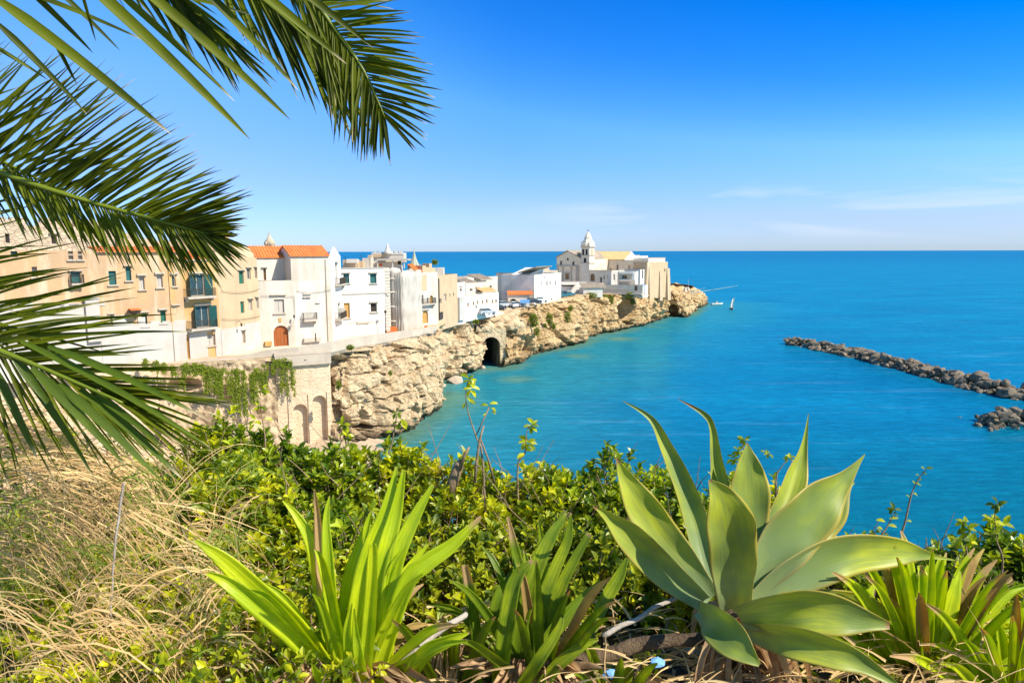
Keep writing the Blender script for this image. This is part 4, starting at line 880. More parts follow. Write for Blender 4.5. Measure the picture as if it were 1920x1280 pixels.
def facewin(root, f, x0, y0, x1, y1, mat=M['dark'], out=.02, name='window', surround=True):
    u0, u1, v0, v1 = f.rect(x0, y0, x1, y1); mb = MB(); f.box(mb, u0, u1, v0, v1, -.2, out); w_ = mb.build(name, mat, root)
    if surround:
        mb = MB(); t_ = .18
        for (a, b, c, d) in ((u0 - t_, u0, v0, v1), (u1, u1 + t_, v0, v1), (u0 - t_, u1 + t_, v1, v1 + t_)): f.box(mb, a, b, c, d, .0, out + .12)
        mb.build('window_surround', M['stone_trim'], w_)
    return w_
facewin(ch, ff, 1051, 489.5, 1053.5, 496.5); facewin(ch, ff, 1074, 491, 1076.8, 497)
u, v = ff.uv(1064.6, 486); mb = MB(); mb.tube([ff.p(u, v, -.1), ff.p(u, v, .03)], .42, 14); o = mb.build('round_window', M['dark'], ch)
facewin(ch, ff, 1060.5, 513, 1067, 524, M['brown'], .02, 'door')
mb = MB()
for x in (1044.5, 1054.5, 1070.5, 1080, 1083.5): u0, u1, v0, v1 = ff.rect(x, 500, x + 2.2, 528); ff.box(mb, u0, u1, zg, v1, .0, .22)
u0, u1, v0, v1 = ff.rect(1044, 497.5, 1084, 499.5); ff.box(mb, u0, u1, v0, v1, .0, .4)
u0, u1, v0, v1 = ff.rect(1059, 511, 1068.5, 512.5); ff.box(mb, u0, u1, v0, v1, .0, .45)
mb.build('pilasters_and_cornice', M['stone_trim'], ch)
# side roof behind the gable
mb = MB(); mb.box(ff.p(ff.uv(1082, 476)[0], ff.uv(1082, 478)[1], -6), ff.d, ff.n, (0, 0, 1), 1.9, 5, .9, .3, 1); mb.build('side_roof', M['greytile'], ch)
# nave
fn = Fac(P2(1112, 510, 249), P2(1215.5, 510, 236.5))
_, _, zn = building('x', 'x', 'x', fn, None, zg, (1160, 487), 11, M['churchwall'],
    [(1119.5, 495.5, 1122.8, 504.5, 'glass', 0, 0), (1156, 496, 1159.5, 507, 'glass', 0, 0), (1177.5, 496.5, 1182.5, 506, 'glass'), (1144, 502.5, 1146.5, 506.5, 'dark')], root=ch, parapet=0, body='nave_wall')
slope_roof(ch, fn, -.2, fn.uv(1171, 487)[0], fn.uv(1150, 476)[1] + .7, zn - .02, 5.5, -.25, M['ochretile'], name='nave_roof')
mb = MB(); gable_prism(mb, Fac(tuple(fn.p(fn.uv(1171, 487)[0], 0, 0).xy), tuple(fn.p(fn.uv(1171, 487)[0], 0, -11).xy)), 0, 11, zn - .5, zn + .02, fn.uv(1150, 476)[1] + .9, .6, 5.5); mb.build('gable', M['bright'], ch)
# bell tower
tw = thing('bell_tower', 'square bell tower with paired openings and a pale pointed cupola, rising beside the church front', 'tower', atY(1103, 520, 234))
TL, TC = P2(1089.5, 500, 237.0), P2(1105, 500, 233.8)
t1 = Fac(TL, TC); TRp = t1.p(t1.L, 0, -3.1); 
t2 = Fac(TC, P2(1114.5, 500, 235.4)); W = t1.L
ctr = (t1.p(0, 0) + t2.p(t2.L, 0)) / 2
def tier(mb, y0, y1, grow=0.0, zb_=None):
    za = t1.uv(1097, y1)[1] if zb_ is None else zb_; zb2 = t1.uv(1097, y0)[1]; 
    P_ = [Vector(t1.p(0, 0)), Vector(t1.p(W, 0)), Vector(t2.p(t2.L, 0)), Vector(t1.p(0, 0) + (t2.p(t2.L, 0) - t1.p(W, 0)))]
    P_ = [ctr + (q - ctr) * (1 + grow) for q in P_]; mb.prism([(q.x, q.y) for q in P_], za, zb2); return za, zb2
mb = MB(); tier(mb, 493, 560, .04, 11); tier(mb, 479.2, 493, 0.0); tier(mb, 463.2, 478.2, -.02); mb.build('shaft', M['churchwhite'], tw)
mb = MB(); tier(mb, 492.2, 493.6, .14); tier(mb, 478.2, 479.2, .1); tier(mb, 461.5, 463.2, .16); mb.build('string_course', M['stone_trim'], tw)
for (x0, y0, x1, y1) in ((1092, 467.5, 1095.2, 477.8), (1098.3, 467.5, 1101.5, 477.8), (1094.8, 484, 1099.3, 493)): facewin(tw, t1, x0, y0, x1, y1, M['dark'], .06, 'bell_opening', False)
facewin(tw, t2, 1108.5, 467, 1111.5, 477.8, M['beige'], .06, 'blind_opening', False)
mb = MB(); z0 = t1.uv(1097, 461.5)[1]; r = 2.05; c = Vector((ctr.x, ctr.y, z0)); k = .19
hts = [(2.5, 0), (2.5, .9), (2.3, 1.05), (1.95, 1.8), (1.55, 2.3), (1.35, 2.65), (1.5, 2.7), (1.35, 3.2), (.95, 3.8), (.5, 4.4), (.2, 4.9), (.05, 5.1)]
mb.lathe(c, [(a * .93, b) for a, b in hts], 8, .3); mb.build('cupola', M['churchwhite'], tw)
mb = MB(); mb.lathe(c + Vector((0, 0, 5.0)), [(.05, 0), (.22, .15), (.22, .35), (.05, .5)], 10); mb.tube([c + Vector((0, 0, 5.4)), c + Vector((0, 0, 5.9))], .03, 4); mb.build('finial', M['iron'], tw)
mb = MB()
for q in (t1.p(0, 0), t1.p(W, 0), t2.p(t2.L, 0)): q = ctr + (Vector(q) - ctr) * .9; mb.lathe((q.x, q.y, z0), [(.35, 0), (.3, .9), (.1, 1.5)], 8)
u, v = t1.uv(1099, 454.5); p = t1.p(u, v, .15); mb.tube([p, p + t1.n * .1], .5, 12); mb.build('corner_blocks', M['churchwhite'], tw)
# pale house with arches in front of the nave
rt, f, z = building('monastery_wing', 'shaded plaster wing with round arches between the bell tower and the white porch', 'building', Fac(P2(1104, 530, 234), P2(1147, 530, 228)), None, 11, (1120, 507), 8, M['churchwhite'],
    [(1107, 513, 1115, 527, 'brown', 0, 0, 'window', 'arch'), (1125, 519.5, 1128.5, 530, 'dark', 0, 0), (1131.5, 517, 1133.5, 524, 'dark'), (1138.5, 513, 1144, 523, 'curtain', 0, 0, 'window', 'arch')], parapet=.2, lip=M['stone_trim'])
rt, f, z = building('white_annex', 'bright white corner annex with a tall dark slit, right end of the nave', 'building', P2(1200, 515, 233), P2(1212, 515, 238), 11, (1206, 505), 8, M['bright'], [(1203.5, 505, 1206, 523, 'dark')], parapet=.2)
rt, f, z = building('porch_house', 'white porch house with green-framed opening in front of the nave', 'house', P2(1158, 525, 228), P2(1191, 525, 226), 11, (1175, 509), 6, M['white'], [(1166.5, 516, 1170, 522.5, 'teal'), (1170.3, 516, 1175, 522.5, 'brown'), (1150, 516, 1153, 525, 'dark')], parapet=.2)
box_at(rt, 'column', M['bright'], f, 1160, 515, 1162, 540, .3, .9); box_at(rt, 'canopy', M['bright'], f, 1162, 509, 1189, 513, .01, 1.5); box_at(rt, 'corner_pier', M['bright'], f, 1186, 511, 1191, 525, .3, 1.4); box_at(rt, 'low_wall', M['white'], f, 1163, 524, 1184, 527, .01, 1.5)
rt, f, z = building('white_house', 'small white pillar house beside the dark green shrub, below the arched wing', 'house', P2(1146, 525, 226), P2(1158, 525, 226.5), 11, (1152, 510), 4, M['white'], [(1150, 514.5, 1153, 525, 'curtain')], parapet=.2)
# big end block with battered walls
ea, eb = P2(1213, 500, 236), P2(1252, 500, 246)
rt, f, z = building('fortress_wall', 'tall battered limestone end wall of the monastery dropping to the headland tip', 'wall', ea, eb, 8.5, (1232, 491), 9, M['beige'], [(1245.5, 504, 1247.5, 509, 'dark')], parapet=.3)
mb = MB()
for (x0, x1, yt, o1) in ((1216, 1223, 500, .9), (1236, 1240, 508, .7), (1249.5, 1254, 503, 1.0)):
    u0, u1, v0, v1 = f.rect(x0, yt, x1, 545); um = (u0 + u1) / 2; hw = (u1 - u0) / 2
    mb.add([f.p(u0 - .3, 7.5, .01), f.p(u1 + .3, 7.5, .01), f.p(u1 + .2, 7.5, o1), f.p(u0 - .2, 7.5, o1), f.p(u0, v1, .01), f.p(u1, v1, .01), f.p(u1, v1, .25), f.p(u0, v1, .25)], [(0, 1, 5, 4), (1, 2, 6, 5), (2, 3, 7, 6), (3, 0, 4, 7), (4, 5, 6, 7)])
mb.build('buttress', M['beige'], rt)
rt, f, z = building('white_house', 'bright white terrace block capping the headland, between nave roof and end wall', 'house', P2(1215, 490, 243), P2(1247, 490, 250), 12, (1215, 484), 9, M['bright'], [(1226, 487, 1228, 490, 'dark')], parapet=.3, lip=M['ochretile'])
rt, f, z = building('white_house', 'stepped white block with low parapet at the nave end, under the horizon', 'house', P2(1171, 485, 251), P2(1215, 485, 253), 12, (1190, 479.5), 9, M['bright'], [(1185, 482, 1187, 484.5, 'brown'), (1206, 486, 1208.5, 488.5, 'dark')], parapet=.3)
mb = MB()
for k in range(11): u = f.uv(1173 + k * 2.6, 480)[0]; f.box(mb, u, u + .25, z + .002, z + .3, -.3, -.02)
mb.build('merlons', M['bright'], rt)
# low buildings at the cliff edge under the church
rt, f, z = building('white_house', 'long low bright white wall building at the foot of the church front', 'building', P2(1052.5, 545, 212), P2(1100, 545, 214), 11, (1075, 529), 6, M['bright'], [(1054, 534, 1077, 537, 'dark', 0, 0)], parapet=.2)
box_at(rt, 'awning', M['stone_trim'], f, 1053, 532.5, 1078, 534, .01, 1.2)
rt, f, z = building('white_house', 'white flat-fronted hut under a dark lean-to roof at the cliff edge', 'hut', P2(1094, 548, 208), P2(1130, 548, 209), 11, (1110, 540), 5, M['white'], [(1091, 543, 1094, 548, 'brown')], parapet=0)
slope_roof(rt, f, -.6, f.L + 1.0, z + 1.35, z + .05, 3.0, -.4, M['greytile'])
rt, f, z = building('white_house', 'low shaded house with a railed terrace on the cliff edge, right of the lean-to hut', 'house', Fac(P2(1131, 545, 226), P2(1205, 545, 219)), None, 10, (1165, 534), 5, M['churchwhite'], [(1189.5, 535, 1195, 545, 'brown', 0, 0, 'door')], parapet=.2)
mb = MB(); mb.box(f.p(f.L * .5, f.uv(1165, 550.5)[1], .9), f.d, f.n, (0, 0, 1), f.L / 2 + .3, .9, .22); mb.build('terrace_slab', M['stone_trim'], rt)
mb = MB(); zz = f.uv(1165, 549)[1]
f.box(mb, 0, f.L * .7, zz + .95, zz + 1.0, 1.6, 1.66)
for k in range(24): u = f.L * .7 * k / 23; f.box(mb, u, u + .04, zz, zz + .95, 1.6, 1.64)
mb.build('railing', M['iron'], rt)
p = atY(1206, 545, 220); rt = thing('kiosk_sign', 'small pale blue upright board at the cliff edge below the end wall', 'board', p)
mb = MB(); a = atY(1204, 546, 220); b = atY(1209, 533, 220); mb.abox(a.x, b.x, 220, 220.12, a.z, b.z); mb.build('board_panel', M['bluecloth'], rt)
mb = MB(); mb.tube([(a.x, 220.2, a.z - 1), (a.x, 220.2, b.z)], .05, 5); mb.tube([(b.x, 220.2, a.z - 1), (b.x, 220.2, b.z)], .05, 5); mb.build('post', M['iron'], rt)
# ---------------------------------------------------------------- fishing platform (trabucco) on the tip
M['pole'] = surf('weathered_poles', (.48, .42, .34, 1), (.34, .28, .22, 1), .9, 4, None, 0, .2)
M['paintedpole'] = surf('pale_green_spar', (.42, .58, .50, 1), (.50, .60, .52, 1), .8, 4, None, 0, .1)
b0 = atY(1292, 552, 286); rt = thing('fishing_platform', 'spindly wooden fishing platform with long spars reaching over the sea from the rocky tip', 'fishing platform', b0)
def X(px, py, Y=286): return atY(px, py, Y)
mb = MB()
for (x0, y0, x1, y1) in ((1283, 561, 1283, 548), (1290, 567, 1290, 541), (1294, 567, 1291, 545), (1300, 566, 1296, 546), (1304, 562, 1300, 546), (1288, 567, 1294, 556)): mb.tube([X(x0, y0), X(x1, y1)], .13, 5)
for (x0, y0, x1, y1) in ((1281, 549, 1302, 546), (1282, 556, 1300, 555)): mb.tube([X(x0, y0, 285.6), X(x1, y1, 285.6)], .11, 5)
mb.build('stilts', M['pole'], rt)
mb = MB(); a = X(1282, 545); b = X(1302, 545); mb.abox(a.x, b.x, 285, 290, a.z - .15, a.z); mb.build('deck', M['pole'], rt)
mb = MB(); a = X(1284, 545); b = X(1294, 540); mb.abox(a.x, b.x, 286, 288.6, a.z + .002, b.z + .3, .8); mb.build('cabin', M['churchwall'], rt)
mb = MB(); mb.tube([X(1290.5, 545), X(1290.5, 523)], [.12, .06], 5); mb.build('mast', M['pole'], rt)
mb = MB()
for (x0, y0, x1, y1, r0) in ((1296, 549, 1383, 535.5, .16), (1294, 545, 1322, 540, .14), (1292, 550, 1345, 541.5, .1)): mb.tube([X(x0, y0, 285), X((x0 + x1) / 2, (y0 + y1) / 2 + .6, 283), X(x1, y1, 281)], [r0, r0 * .9, r0 * .6], 5)
mb.build('spars', M['paintedpole'], rt)
mb = MB(); mb.tube([X(1290.5, 524), X(1340, 542, 283)], .03, 4); mb.tube([X(1290.5, 524), X(1380, 536, 281)], .025, 4); mb.build('stays', M['iron'], rt)
# sea marks and boat near the tip
q = atZ(1371.5, 580, 0); rt = thing('sailing_dinghy', 'tiny boat with one upright curved white sail just off the rocky tip', 'sailboat', q)
s_ = q.y / F
mb = MB(); mb.smooth = True
pf = [(-9, 8), (-10, 11), (-6, 14), (6, 14), (10, 12), (8, 8)]
secs = []
for k in range(9):
    u = -1 + k / 4; wd = .75 * (1 - abs(u) ** 2.2) + .02; y = u * 2.0; secs.append([(q.x + wd * a, q.y + y, .55 * b + .15 * u * u) for a, b in ((-1, 1), (-.7, .2), (0, -.1), (.7, .2), (1, 1))])
vs = [v for s in secs for v in s]; mb.add(vs, [(i * 5 + j, (i + 1) * 5 + j, (i + 1) * 5 + j + 1, i * 5 + j + 1) for i in range(8) for j in range(4)] + [(i * 5, i * 5 + 4, (i + 1) * 5 + 4, (i + 1) * 5) for i in range(8)]); mb.build('hull', M['brown'], rt)
mb = MB(); mb.smooth = True; nn = 10; vs = []
for i in range(nn + 1):
    v = i / nn; xl = -.35 + .9 * v ** 2.2; xr = .75 - .1 * v + .75 * v ** 2 ; 
    if v > .9: xl = xr - .15
    for j in range(5): u = j / 4; vs.append((q.x + xl + (xr - xl) * u, q.y + .25 * sin(u * pi), .9 + 4.1 * v))
mb.add(vs, [(i * 5 + j, i * 5 + j + 1, (i + 1) * 5 + j + 1, (i + 1) * 5 + j) for i in range(nn) for j in range(4)]); mb.build('sail', M['bright'], rt)
mb = MB(); mb.tube([(q.x - .4, q.y, .4), (q.x - .3, q.y, 2), (q.x + .3, q.y, 5.1)], .05, 5); mb.build('mast', M['pole'], rt)
q = atZ(1344.5, 571.5, 0); rt = thing('motor_boat', 'small white motor boat beside the rocky tip', 'boat', q)
mb = MB(); mb.smooth = True; vs = []
for k in range(9):
    u = -1 + k / 4; wd = .9 * min(1, (1 - u) * 1.2 + .02) ** .6; x = u * 2.6
    for a, b in ((-1, 1), (-.75, .1), (0, -.1), (.75, .1), (1, 1)): vs.append((q.x + x, q.y + wd * a, .7 * b + .3 * max(0, u) ** 2))
mb.add(vs, [(i * 5 + j, (i + 1) * 5 + j, (i + 1) * 5 + j + 1, i * 5 + j + 1) for i in range(8) for j in range(4)] + [(i * 5, i * 5 + 4, (i + 1) * 5 + 4, (i + 1) * 5) for i in range(8)]); mb.build('hull', M['bright'], rt)
mb = MB(); mb.abox(q.x - .9, q.x + .5, q.y - .5, q.y + .5, .7, 1.5, .7); mb.build('cabin', M['frame'], rt)
# ---------------------------------------------------------------- parked cars
def paint(name, c): return surf(name, c, None, .25, 2, None, 0, .01, spec=.6)
PC = {'white': paint('white_car_paint', (.78, .78, .78, 1)), 'silver': paint('silver_car_paint', (.45, .47, .5, 1)), 'dark': paint('dark_car_paint', (.03, .04, .06, 1)), 'teal': paint('teal_car_paint', (.03, .16, .2, 1)), 'grey': paint('grey_car_paint', (.2, .22, .25, 1))}
M['tyre'] = surf('tyre_rubber', (.02, .02, .02, 1), None, .9); M['rim'] = surf('wheel_rim', (.5, .5, .52, 1), None, .3, metallic=.8); M['lamp'] = surf('headlight_glass', (.7, .7, .68, 1), None, .1); M['taillamp'] = surf('tail_light', (.5, .03, .02, 1), None, .2)
def car(px, py, Y, az, pc, label):
    p = atY(px, py, Y); g = gz(p.x, p.y); p = Vector((p.x, p.y, max(g, p.z - .7))); rt = thing('parked_car', label, 'car', p, 'cars parked along the cliff-top road'); rt.rotation_euler.z = az
    def pb(mb, name, mat, par=rt, sm=None):
        me = bpy.data.meshes.new(name); me.from_pydata(mb.v, [], mb.f); me.materials.append(mat)
        if sm: me.polygons.foreach_set('use_smooth', [True] * len(me.polygons))
        o = bpy.data.objects.new(name, me); COL.objects.link(o); o.parent = par; return o
    mb = MB(); pr = [(-2.05, .35), (-2.1, .75), (-1.95, .95), (-1.2, 1.0), (1.0, .95), (1.85, .85), (2.08, .65), (2.05, .35)]
    n = len(pr); vs = []
    for y, k in ((-.84, .97), (-.86, 1), (.86, 1), (.84, .97)):
        for x, z in pr: vs.append((x * (1 if abs(y) < .85 else .985), y, z))
    vs = []
    ys_ = [-.86, -.8, .8, .86]
    for i, y in enumerate(ys_):
        for x, z in pr: e_ = i in (0, 3); vs.append((x * (.97 if e_ else 1), y, .35 + (z - .35) * (.9 if e_ else 1)))
    mb.add(vs, [tuple(range(n)), tuple(range(3 * n, 4 * n))[::-1]] + [(i * n + j, (i + 1) * n + j, (i + 1) * n + (j + 1) % n, i * n + (j + 1) % n) for i in range(3) for j in range(n)])
    mb.add([(-1.25, -.6, 1.45), (.2, -.6, 1.45), (.2, .6, 1.45), (-1.25, .6, 1.45), (-1.3, -.6, 1.4), (.27, -.6, 1.4), (.27, .6, 1.4), (-1.3, .6, 1.4)], [(0, 1, 2, 3), (4, 5, 1, 0), (5, 6, 2, 1), (6, 7, 3, 2), (7, 4, 0, 3)])
    pb(mb, 'body', PC[pc])
    mb = MB(); mb.add([(-1.75, -.77, .96), (1.0, -.77, .94), (1.0, .77, .94), (-1.75, .77, .96), (-1.28, -.59, 1.41), (.25, -.59, 1.41), (.25, .59, 1.41), (-1.28, .59, 1.41)], [(0, 1, 5, 4), (1, 2, 6, 5), (2, 3, 7, 6), (3, 0, 4, 7)]); pb(mb, 'window', M['glass'])
    for x in (-1.3, 1.3):
        for y in (-.84, .84):
            mb = MB(); mb.tube([(x, y - .1, .32), (x, y + .1, .32)], .32, 14); wv = pb(mb, 'wheel', M['tyre']); mb = MB(); s = 1 if y > 0 else -1; mb.tube([(x, y + s * .08, .32), (x, y + s * .112, .32)], .18, 10); pb(mb, 'rim', M['rim'], wv)
    for y in (-.6, .6):
        mb = MB(); mb.abox(1.96, 2.09, y - .17, y + .17, .6, .75); pb(mb, 'headlight', M['lamp']); mb = MB(); mb.abox(-2.11, -1.98, y - .15, y + .15, .7, .85); pb(mb, 'tail_light', M['taillamp'])
for c_ in ((933, 577, 158, .6, 'dark', 'dark car at the front of the cliff-top row, below the arcaded wall'), (944, 574, 161, .7, 'silver', 'silver hatchback parked just right of the dark front car'), (958, 573, 163, 2.2, 'white', 'white car before the dark arch of the shed'),
           (968, 572, 164, .5, 'grey', 'grey car right before the blue stall'), (1000, 564, 170, .5, 'dark', 'dark car right of the blue stall'), (997, 560, 177, .4, 'teal', 'teal car half hidden behind the dark one by the stall'),
           (1012, 562, 176, .6, 'white', 'white car by the white cube house, nearest the cliff'), (1022, 558, 185, .5, 'white', 'white car parked farther back along the white cube house'), (1036, 555, 192, .6, 'silver', 'silver car parked before the long low white wall building'),
           (1053, 557.5, 197, .75, 'teal', 'dark teal car at the cliff edge below the church front'), (1066, 555, 201, .75, 'teal', 'second dark teal car, last at the cliff edge before the hut'), (1060, 550, 205, .3, 'grey', 'grey van-like car parked under the awning of the low wall building'),
           (912, 584, 144, .65, 'silver', 'pale silver car parked under the arched windows of the low white building')):
    car(*c_)
# ---------------------------------------------------------------- street lamps and posts
def street_lamp(px, py, pyt, Y, label):
    a = atY(px, py, Y); b = atY(px, pyt, Y); rt = thing('street_lamp', label, 'street lamp', a, 'street lamps along the cliff road'); x, y = a.x, a.y
    mb = MB(); mb.lathe((x, y, a.z), [(.16, 0), (.14, .5), (.07, .7), (.05, b.z - a.z)], 8); mb.build('pole', M['iron'], rt)
    mb = MB(); mb.lathe((x, y, b.z), [(.1, 0), (.22, .35), (.24, .4), (.03, .62)], 6); mb.build('lantern', M['iron'], rt)
street_lamp(900, 587, 557, 146, 'thin dark street lamp before the arcaded white wall')
street_lamp(723.5, 626, 588, 109, 'black lantern post at the left of the orange barrier')
p = atY(592, 640, 96); rt = thing('bollard', 'short dark post before the tall gabled white house', 'post', p); mb = MB(); mb.lathe(p, [(.09, 0), (.08, 1.1), (.1, 1.12), (.02, 1.2)], 8); mb.build('post', M['iron'], rt)
# ---------------------------------------------------------------- road, parapet, retaining wall
RP = [(300, 690, 78.0), (350, 683, 79.5), (400, 677, 80.8), (450, 673, 82.0), (500, 668.5, 83.2), (560, 666, 84.3), (620, 660, 86.4), (655, 652, 89.6), (700, 645, 95.2), (745, 636.5, 101.4), (780, 629, 106.4), (817, 619, 112.5)]
RPT = [681, 677.5, 673, 668.5, 656, 651, 641, 635.5, 628, 621.5, 617, 611.5]
pb_ = [atY(*p) for p in RP]; pt_ = [atY(p[0], t_, p[2]) for p, t_ in zip(RP, RPT)]
rt = thing('parapet_wall', 'pale concrete parapet curving along the street edge above the rock face', 'wall', pb_[5]); mb = MB(); vs = []
n = len(pb_)
for i in range(n):
    tg = (pb_[min(i + 1, n - 1)] - pb_[max(0, i - 1)]); tg.z = 0; tg.normalize(); o_ = Vector((tg.y, -tg.x, 0)) * .2
    zb_ = pb_[i].z; zt_ = pt_[i].z; q = pb_[i]
    vs += [(q.x + o_.x, q.y + o_.y, zb_), (q.x + o_.x, q.y + o_.y, zt_), (q.x - o_.x, q.y - o_.y, zt_), (q.x - o_.x, q.y - o_.y, zb_ - .6)]
mb.add(vs, [(i * 4 + j, (i + 1) * 4 + j, (i + 1) * 4 + (j + 1) % 4, i * 4 + (j + 1) % 4) for i in range(n - 1) for j in range(4)]); mb.build('parapet', M['concrete'], rt)
mb = MB(); vs = []     # road between parapet and houses
inner = [P2(300, 660, 81), P2(347, 660, 83.5), P2(412, 650, 87.5), P2(450, 645, 91), P2(487, 645, 95.5), P2(553, 640, 98), P2(622, 640, 101), P2(641, 640, 108), P2(722, 630, 112), P2(747, 630, 114), P2(784, 620, 119.5), P2(821, 610, 126)]
for i in range(n):
    q = pb_[i]; zr = max(11.3 + .45 * (1 - i / (n - 1)), 0); zr = min(pb_[i].z + .12, 11.95); zr2 = 11.66 - .0 * i
    vs += [(q.x, q.y, zr), (inner[i][0], inner[i][1], max(11.45, min(zr, 11.7)))]
mb.add(vs, [(i * 2, (i + 1) * 2, (i + 1) * 2 + 1, i * 2 + 1) for i in range(n - 1)]); struct('road', mb, M['road'])
# retaining wall with two blind arches
RWp = [atY(470, 673, 82.4), atY(500, 669, 83.2), atY(560, 666, 84.3), atY(622, 661, 86.4)]
f = Fac((RWp[0].x, RWp[0].y), (RWp[3].x, RWp[3].y)); f = Fac(P2(520, 760, 82.9), P2(622, 760, 85.9))
rt = thing('retaining_wall', 'tall sandy plastered retaining wall with two blind arches below the street', 'wall', f.p(f.L / 2, -2, -1))
zt = f.uv(575, 664)[1]; mb = MB(); hs_ = [f.rect(552, 757, 579, 900), f.rect(588, 741, 614, 880)]
wall(mb, f, -3, zt, hs_, .7, (0, 1))
a, b = f.p(0, -3), f.p(f.L, -3); up = Vector((0, 0, zt + 3)); a2, b2 = f.p(0, -3, -4), f.p(f.L, -3, -4); mb.quad(b, b2, b2 + up, b + up); mb.quad(a2, a, a + up, a2 + up); mb.quad(a + up, b + up, b2 + up, a2 + up)
mb.build('wall_face', M['plaster'], rt)
mb = MB()
for h in hs_: f.box(mb, h[0] - .3, h[1] + .3, h[2] - .2, h[3] + .3, -1.4, -.69)
mb.build('blocked_arch', M['plaster'], rt)
mb = MB()
for (x0, x1) in ((543, 550.5), (580.5, 586.5), (615.5, 621)): u0, u1, v0, v1 = f.rect(x0, 740, x1, 900); f.box(mb, u0, u1, -2.9, f.uv(x0, 738 + (583 - x0) * .12)[1], .003, .14)
mb.build('pilaster', M['plaster'], rt)
mb = MB(); f.box(mb, -.1, f.L + .05, zt + .002, zt + .35, -.5, .12); f.box(mb, -.1, f.L + .05, zt - 1.3, zt - .05, .003, .42); mb.build('coping', M['concrete'], rt)
f2 = Fac(P2(300, 760, 77.6), P2(521, 760, 83.2)); rt = thing('rubble_wall', 'rough rubble wall overhung with creepers, left of the plastered retaining wall', 'wall', f2.p(f2.L / 2, -2, -1))
mb = MB(); mb.smooth = True; nu, nv = 170, 90; zt2 = f2.uv(420, 676)[1]; vs = []
for i in range(nu + 1):
    for j in range(nv + 1):
        u = f2.L * i / nu; zz = -3 + (zt2 + 3) * j / nv; p = f2.p(u, zz); d = .0 + .9 * noise.fractal(p / 4, .8, 2, 4) + .35 * min(noise.voronoi(p / 1.1)[0][1] - noise.voronoi(p / 1.1)[0][0], .4)
        e_ = (((u - f2.uv(345, 725)[0]) / 2.0) ** 2 + ((zz - f2.uv(345, 725)[1]) / 1.0) ** 2); d -= 2.2 * max(0, 1 - e_)
        vs.append(p + f2.n * (d * (1 if j < nv - 2 else .3) + (.6 * (1 - j / nv) * 1.2)))
mb.add(vs, [(i * (nv + 1) + j, (i + 1) * (nv + 1) + j, (i + 1) * (nv + 1) + j + 1, i * (nv + 1) + j + 1) for i in range(nu) for j in range(nv)])
a, b = f2.p(0, zt2), f2.p(f2.L, zt2); mb.quad(a, b, f2.p(f2.L, zt2, -4), f2.p(0, zt2, -4)); mb.build('rubble_face', M['rubble'], rt)
f3 = Fac(P2(-60, 760, 66.5), P2(301, 760, 77.6)); rt, f_, z_ = building('rubble_wall', 'long low wall under the street behind the palm fronds at the left', 'wall', f3, None, -3, (150, 690), 4, M['plaster'], [], parapet=0)
# strip of beach between the wall foot and the slope
bp_ = [(-60, 70), (-45, 80), (-30, 84), (-23, 88), (atZ(752, 812, 0).x, atZ(752, 812, 0).y), (-14.5, 82), (-14, 70), (-12, 55), (-6, 38), (6, 26), (16, 18), (16, 8), (-60, 8)]
mb = MB(); idx = {}
def bv(i, j):
    if (i, j) not in idx:
        x, y = -62 + i * .9, 6 + j * .9; e_ = min(math.hypot(x - a, y - b) for a, b in bp_dense)
        idx[(i, j)] = len(mb.v); mb.v.append((x, y, -.35 + min(1.2, e_ * .16) + .35 * noise.noise(Vector((x / 2.5, y / 2.5, 4))) + .12 * noise.noise(Vector((x, y, 4)))))
    return idx[(i, j)]
bp_dense = [(a[0] + (b[0] - a[0]) * k / 12, a[1] + (b[1] - a[1]) * k / 12) for a, b in zip(bp_[4:11], bp_[5:12]) for k in range(12)]
for i in range(86):
    for j in range(92):
        if inside(-62 + (i + .5) * .9, 6 + (j + .5) * .9, bp_): mb.f.append((bv(i, j), bv(i + 1, j), bv(i + 1, j + 1), bv(i, j + 1)))
struct('beach', mb, surf('pale_beach_sand', (.52, .40, .27, 1), (.40, .30, .2, 1), .95, .5, (.44, .33, .22, 1), .4, .5, 3, .1), True)
# arch over the sea cave
fa = Fac(P2(897, 640, 145.6), P2(949, 640, 147.3)); rt = thing('sea_cave_arch', 'masonry block pierced by a dark round-headed sea cave at the waterline', 'arch', fa.p(fa.L / 2, 0, -2))
h = fa.rect(903.5, 631.5, 938, 684); zt = fa.uv(918, 616)[1]; mb = MB(); wall(mb, fa, -1, zt, [(h[0], h[1], -.99, h[3])], .9, (0,))
a, b = fa.p(0, -1), fa.p(fa.L, -1); up = Vector((0, 0, zt + 1)); fa.box(mb, 0, fa.L, zt - .6, zt + .01, -12, -.91); a2, b2 = fa.p(0, -1, -.9), fa.p(fa.L, -1, -.9); mb.quad(b, b2, b2 + up, b + up); mb.quad(a2, a, a + up, a2 + up); mb.quad(a + up, b + up, b2 + up, a2 + up)
mb.build('arch_face', M['rock'], rt)
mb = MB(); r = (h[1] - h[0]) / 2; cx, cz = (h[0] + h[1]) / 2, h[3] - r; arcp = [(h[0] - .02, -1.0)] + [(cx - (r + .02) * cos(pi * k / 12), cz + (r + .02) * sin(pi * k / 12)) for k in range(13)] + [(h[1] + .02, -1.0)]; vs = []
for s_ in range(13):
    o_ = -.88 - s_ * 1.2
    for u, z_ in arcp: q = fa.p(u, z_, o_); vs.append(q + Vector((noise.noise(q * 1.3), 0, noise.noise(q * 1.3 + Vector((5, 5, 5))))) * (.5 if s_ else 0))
m_ = len(arcp); mb.add(vs, [(s_ * m_ + j, s_ * m_ + j + 1, (s_ + 1) * m_ + j + 1, (s_ + 1) * m_ + j) for s_ in range(12) for j in range(m_ - 1)] + [tuple(12 * m_ + j for j in range(m_))]); mb.build('cave_lining', M['rockdark'], rt)  # dark rock colour stands in for the shade inside the cave
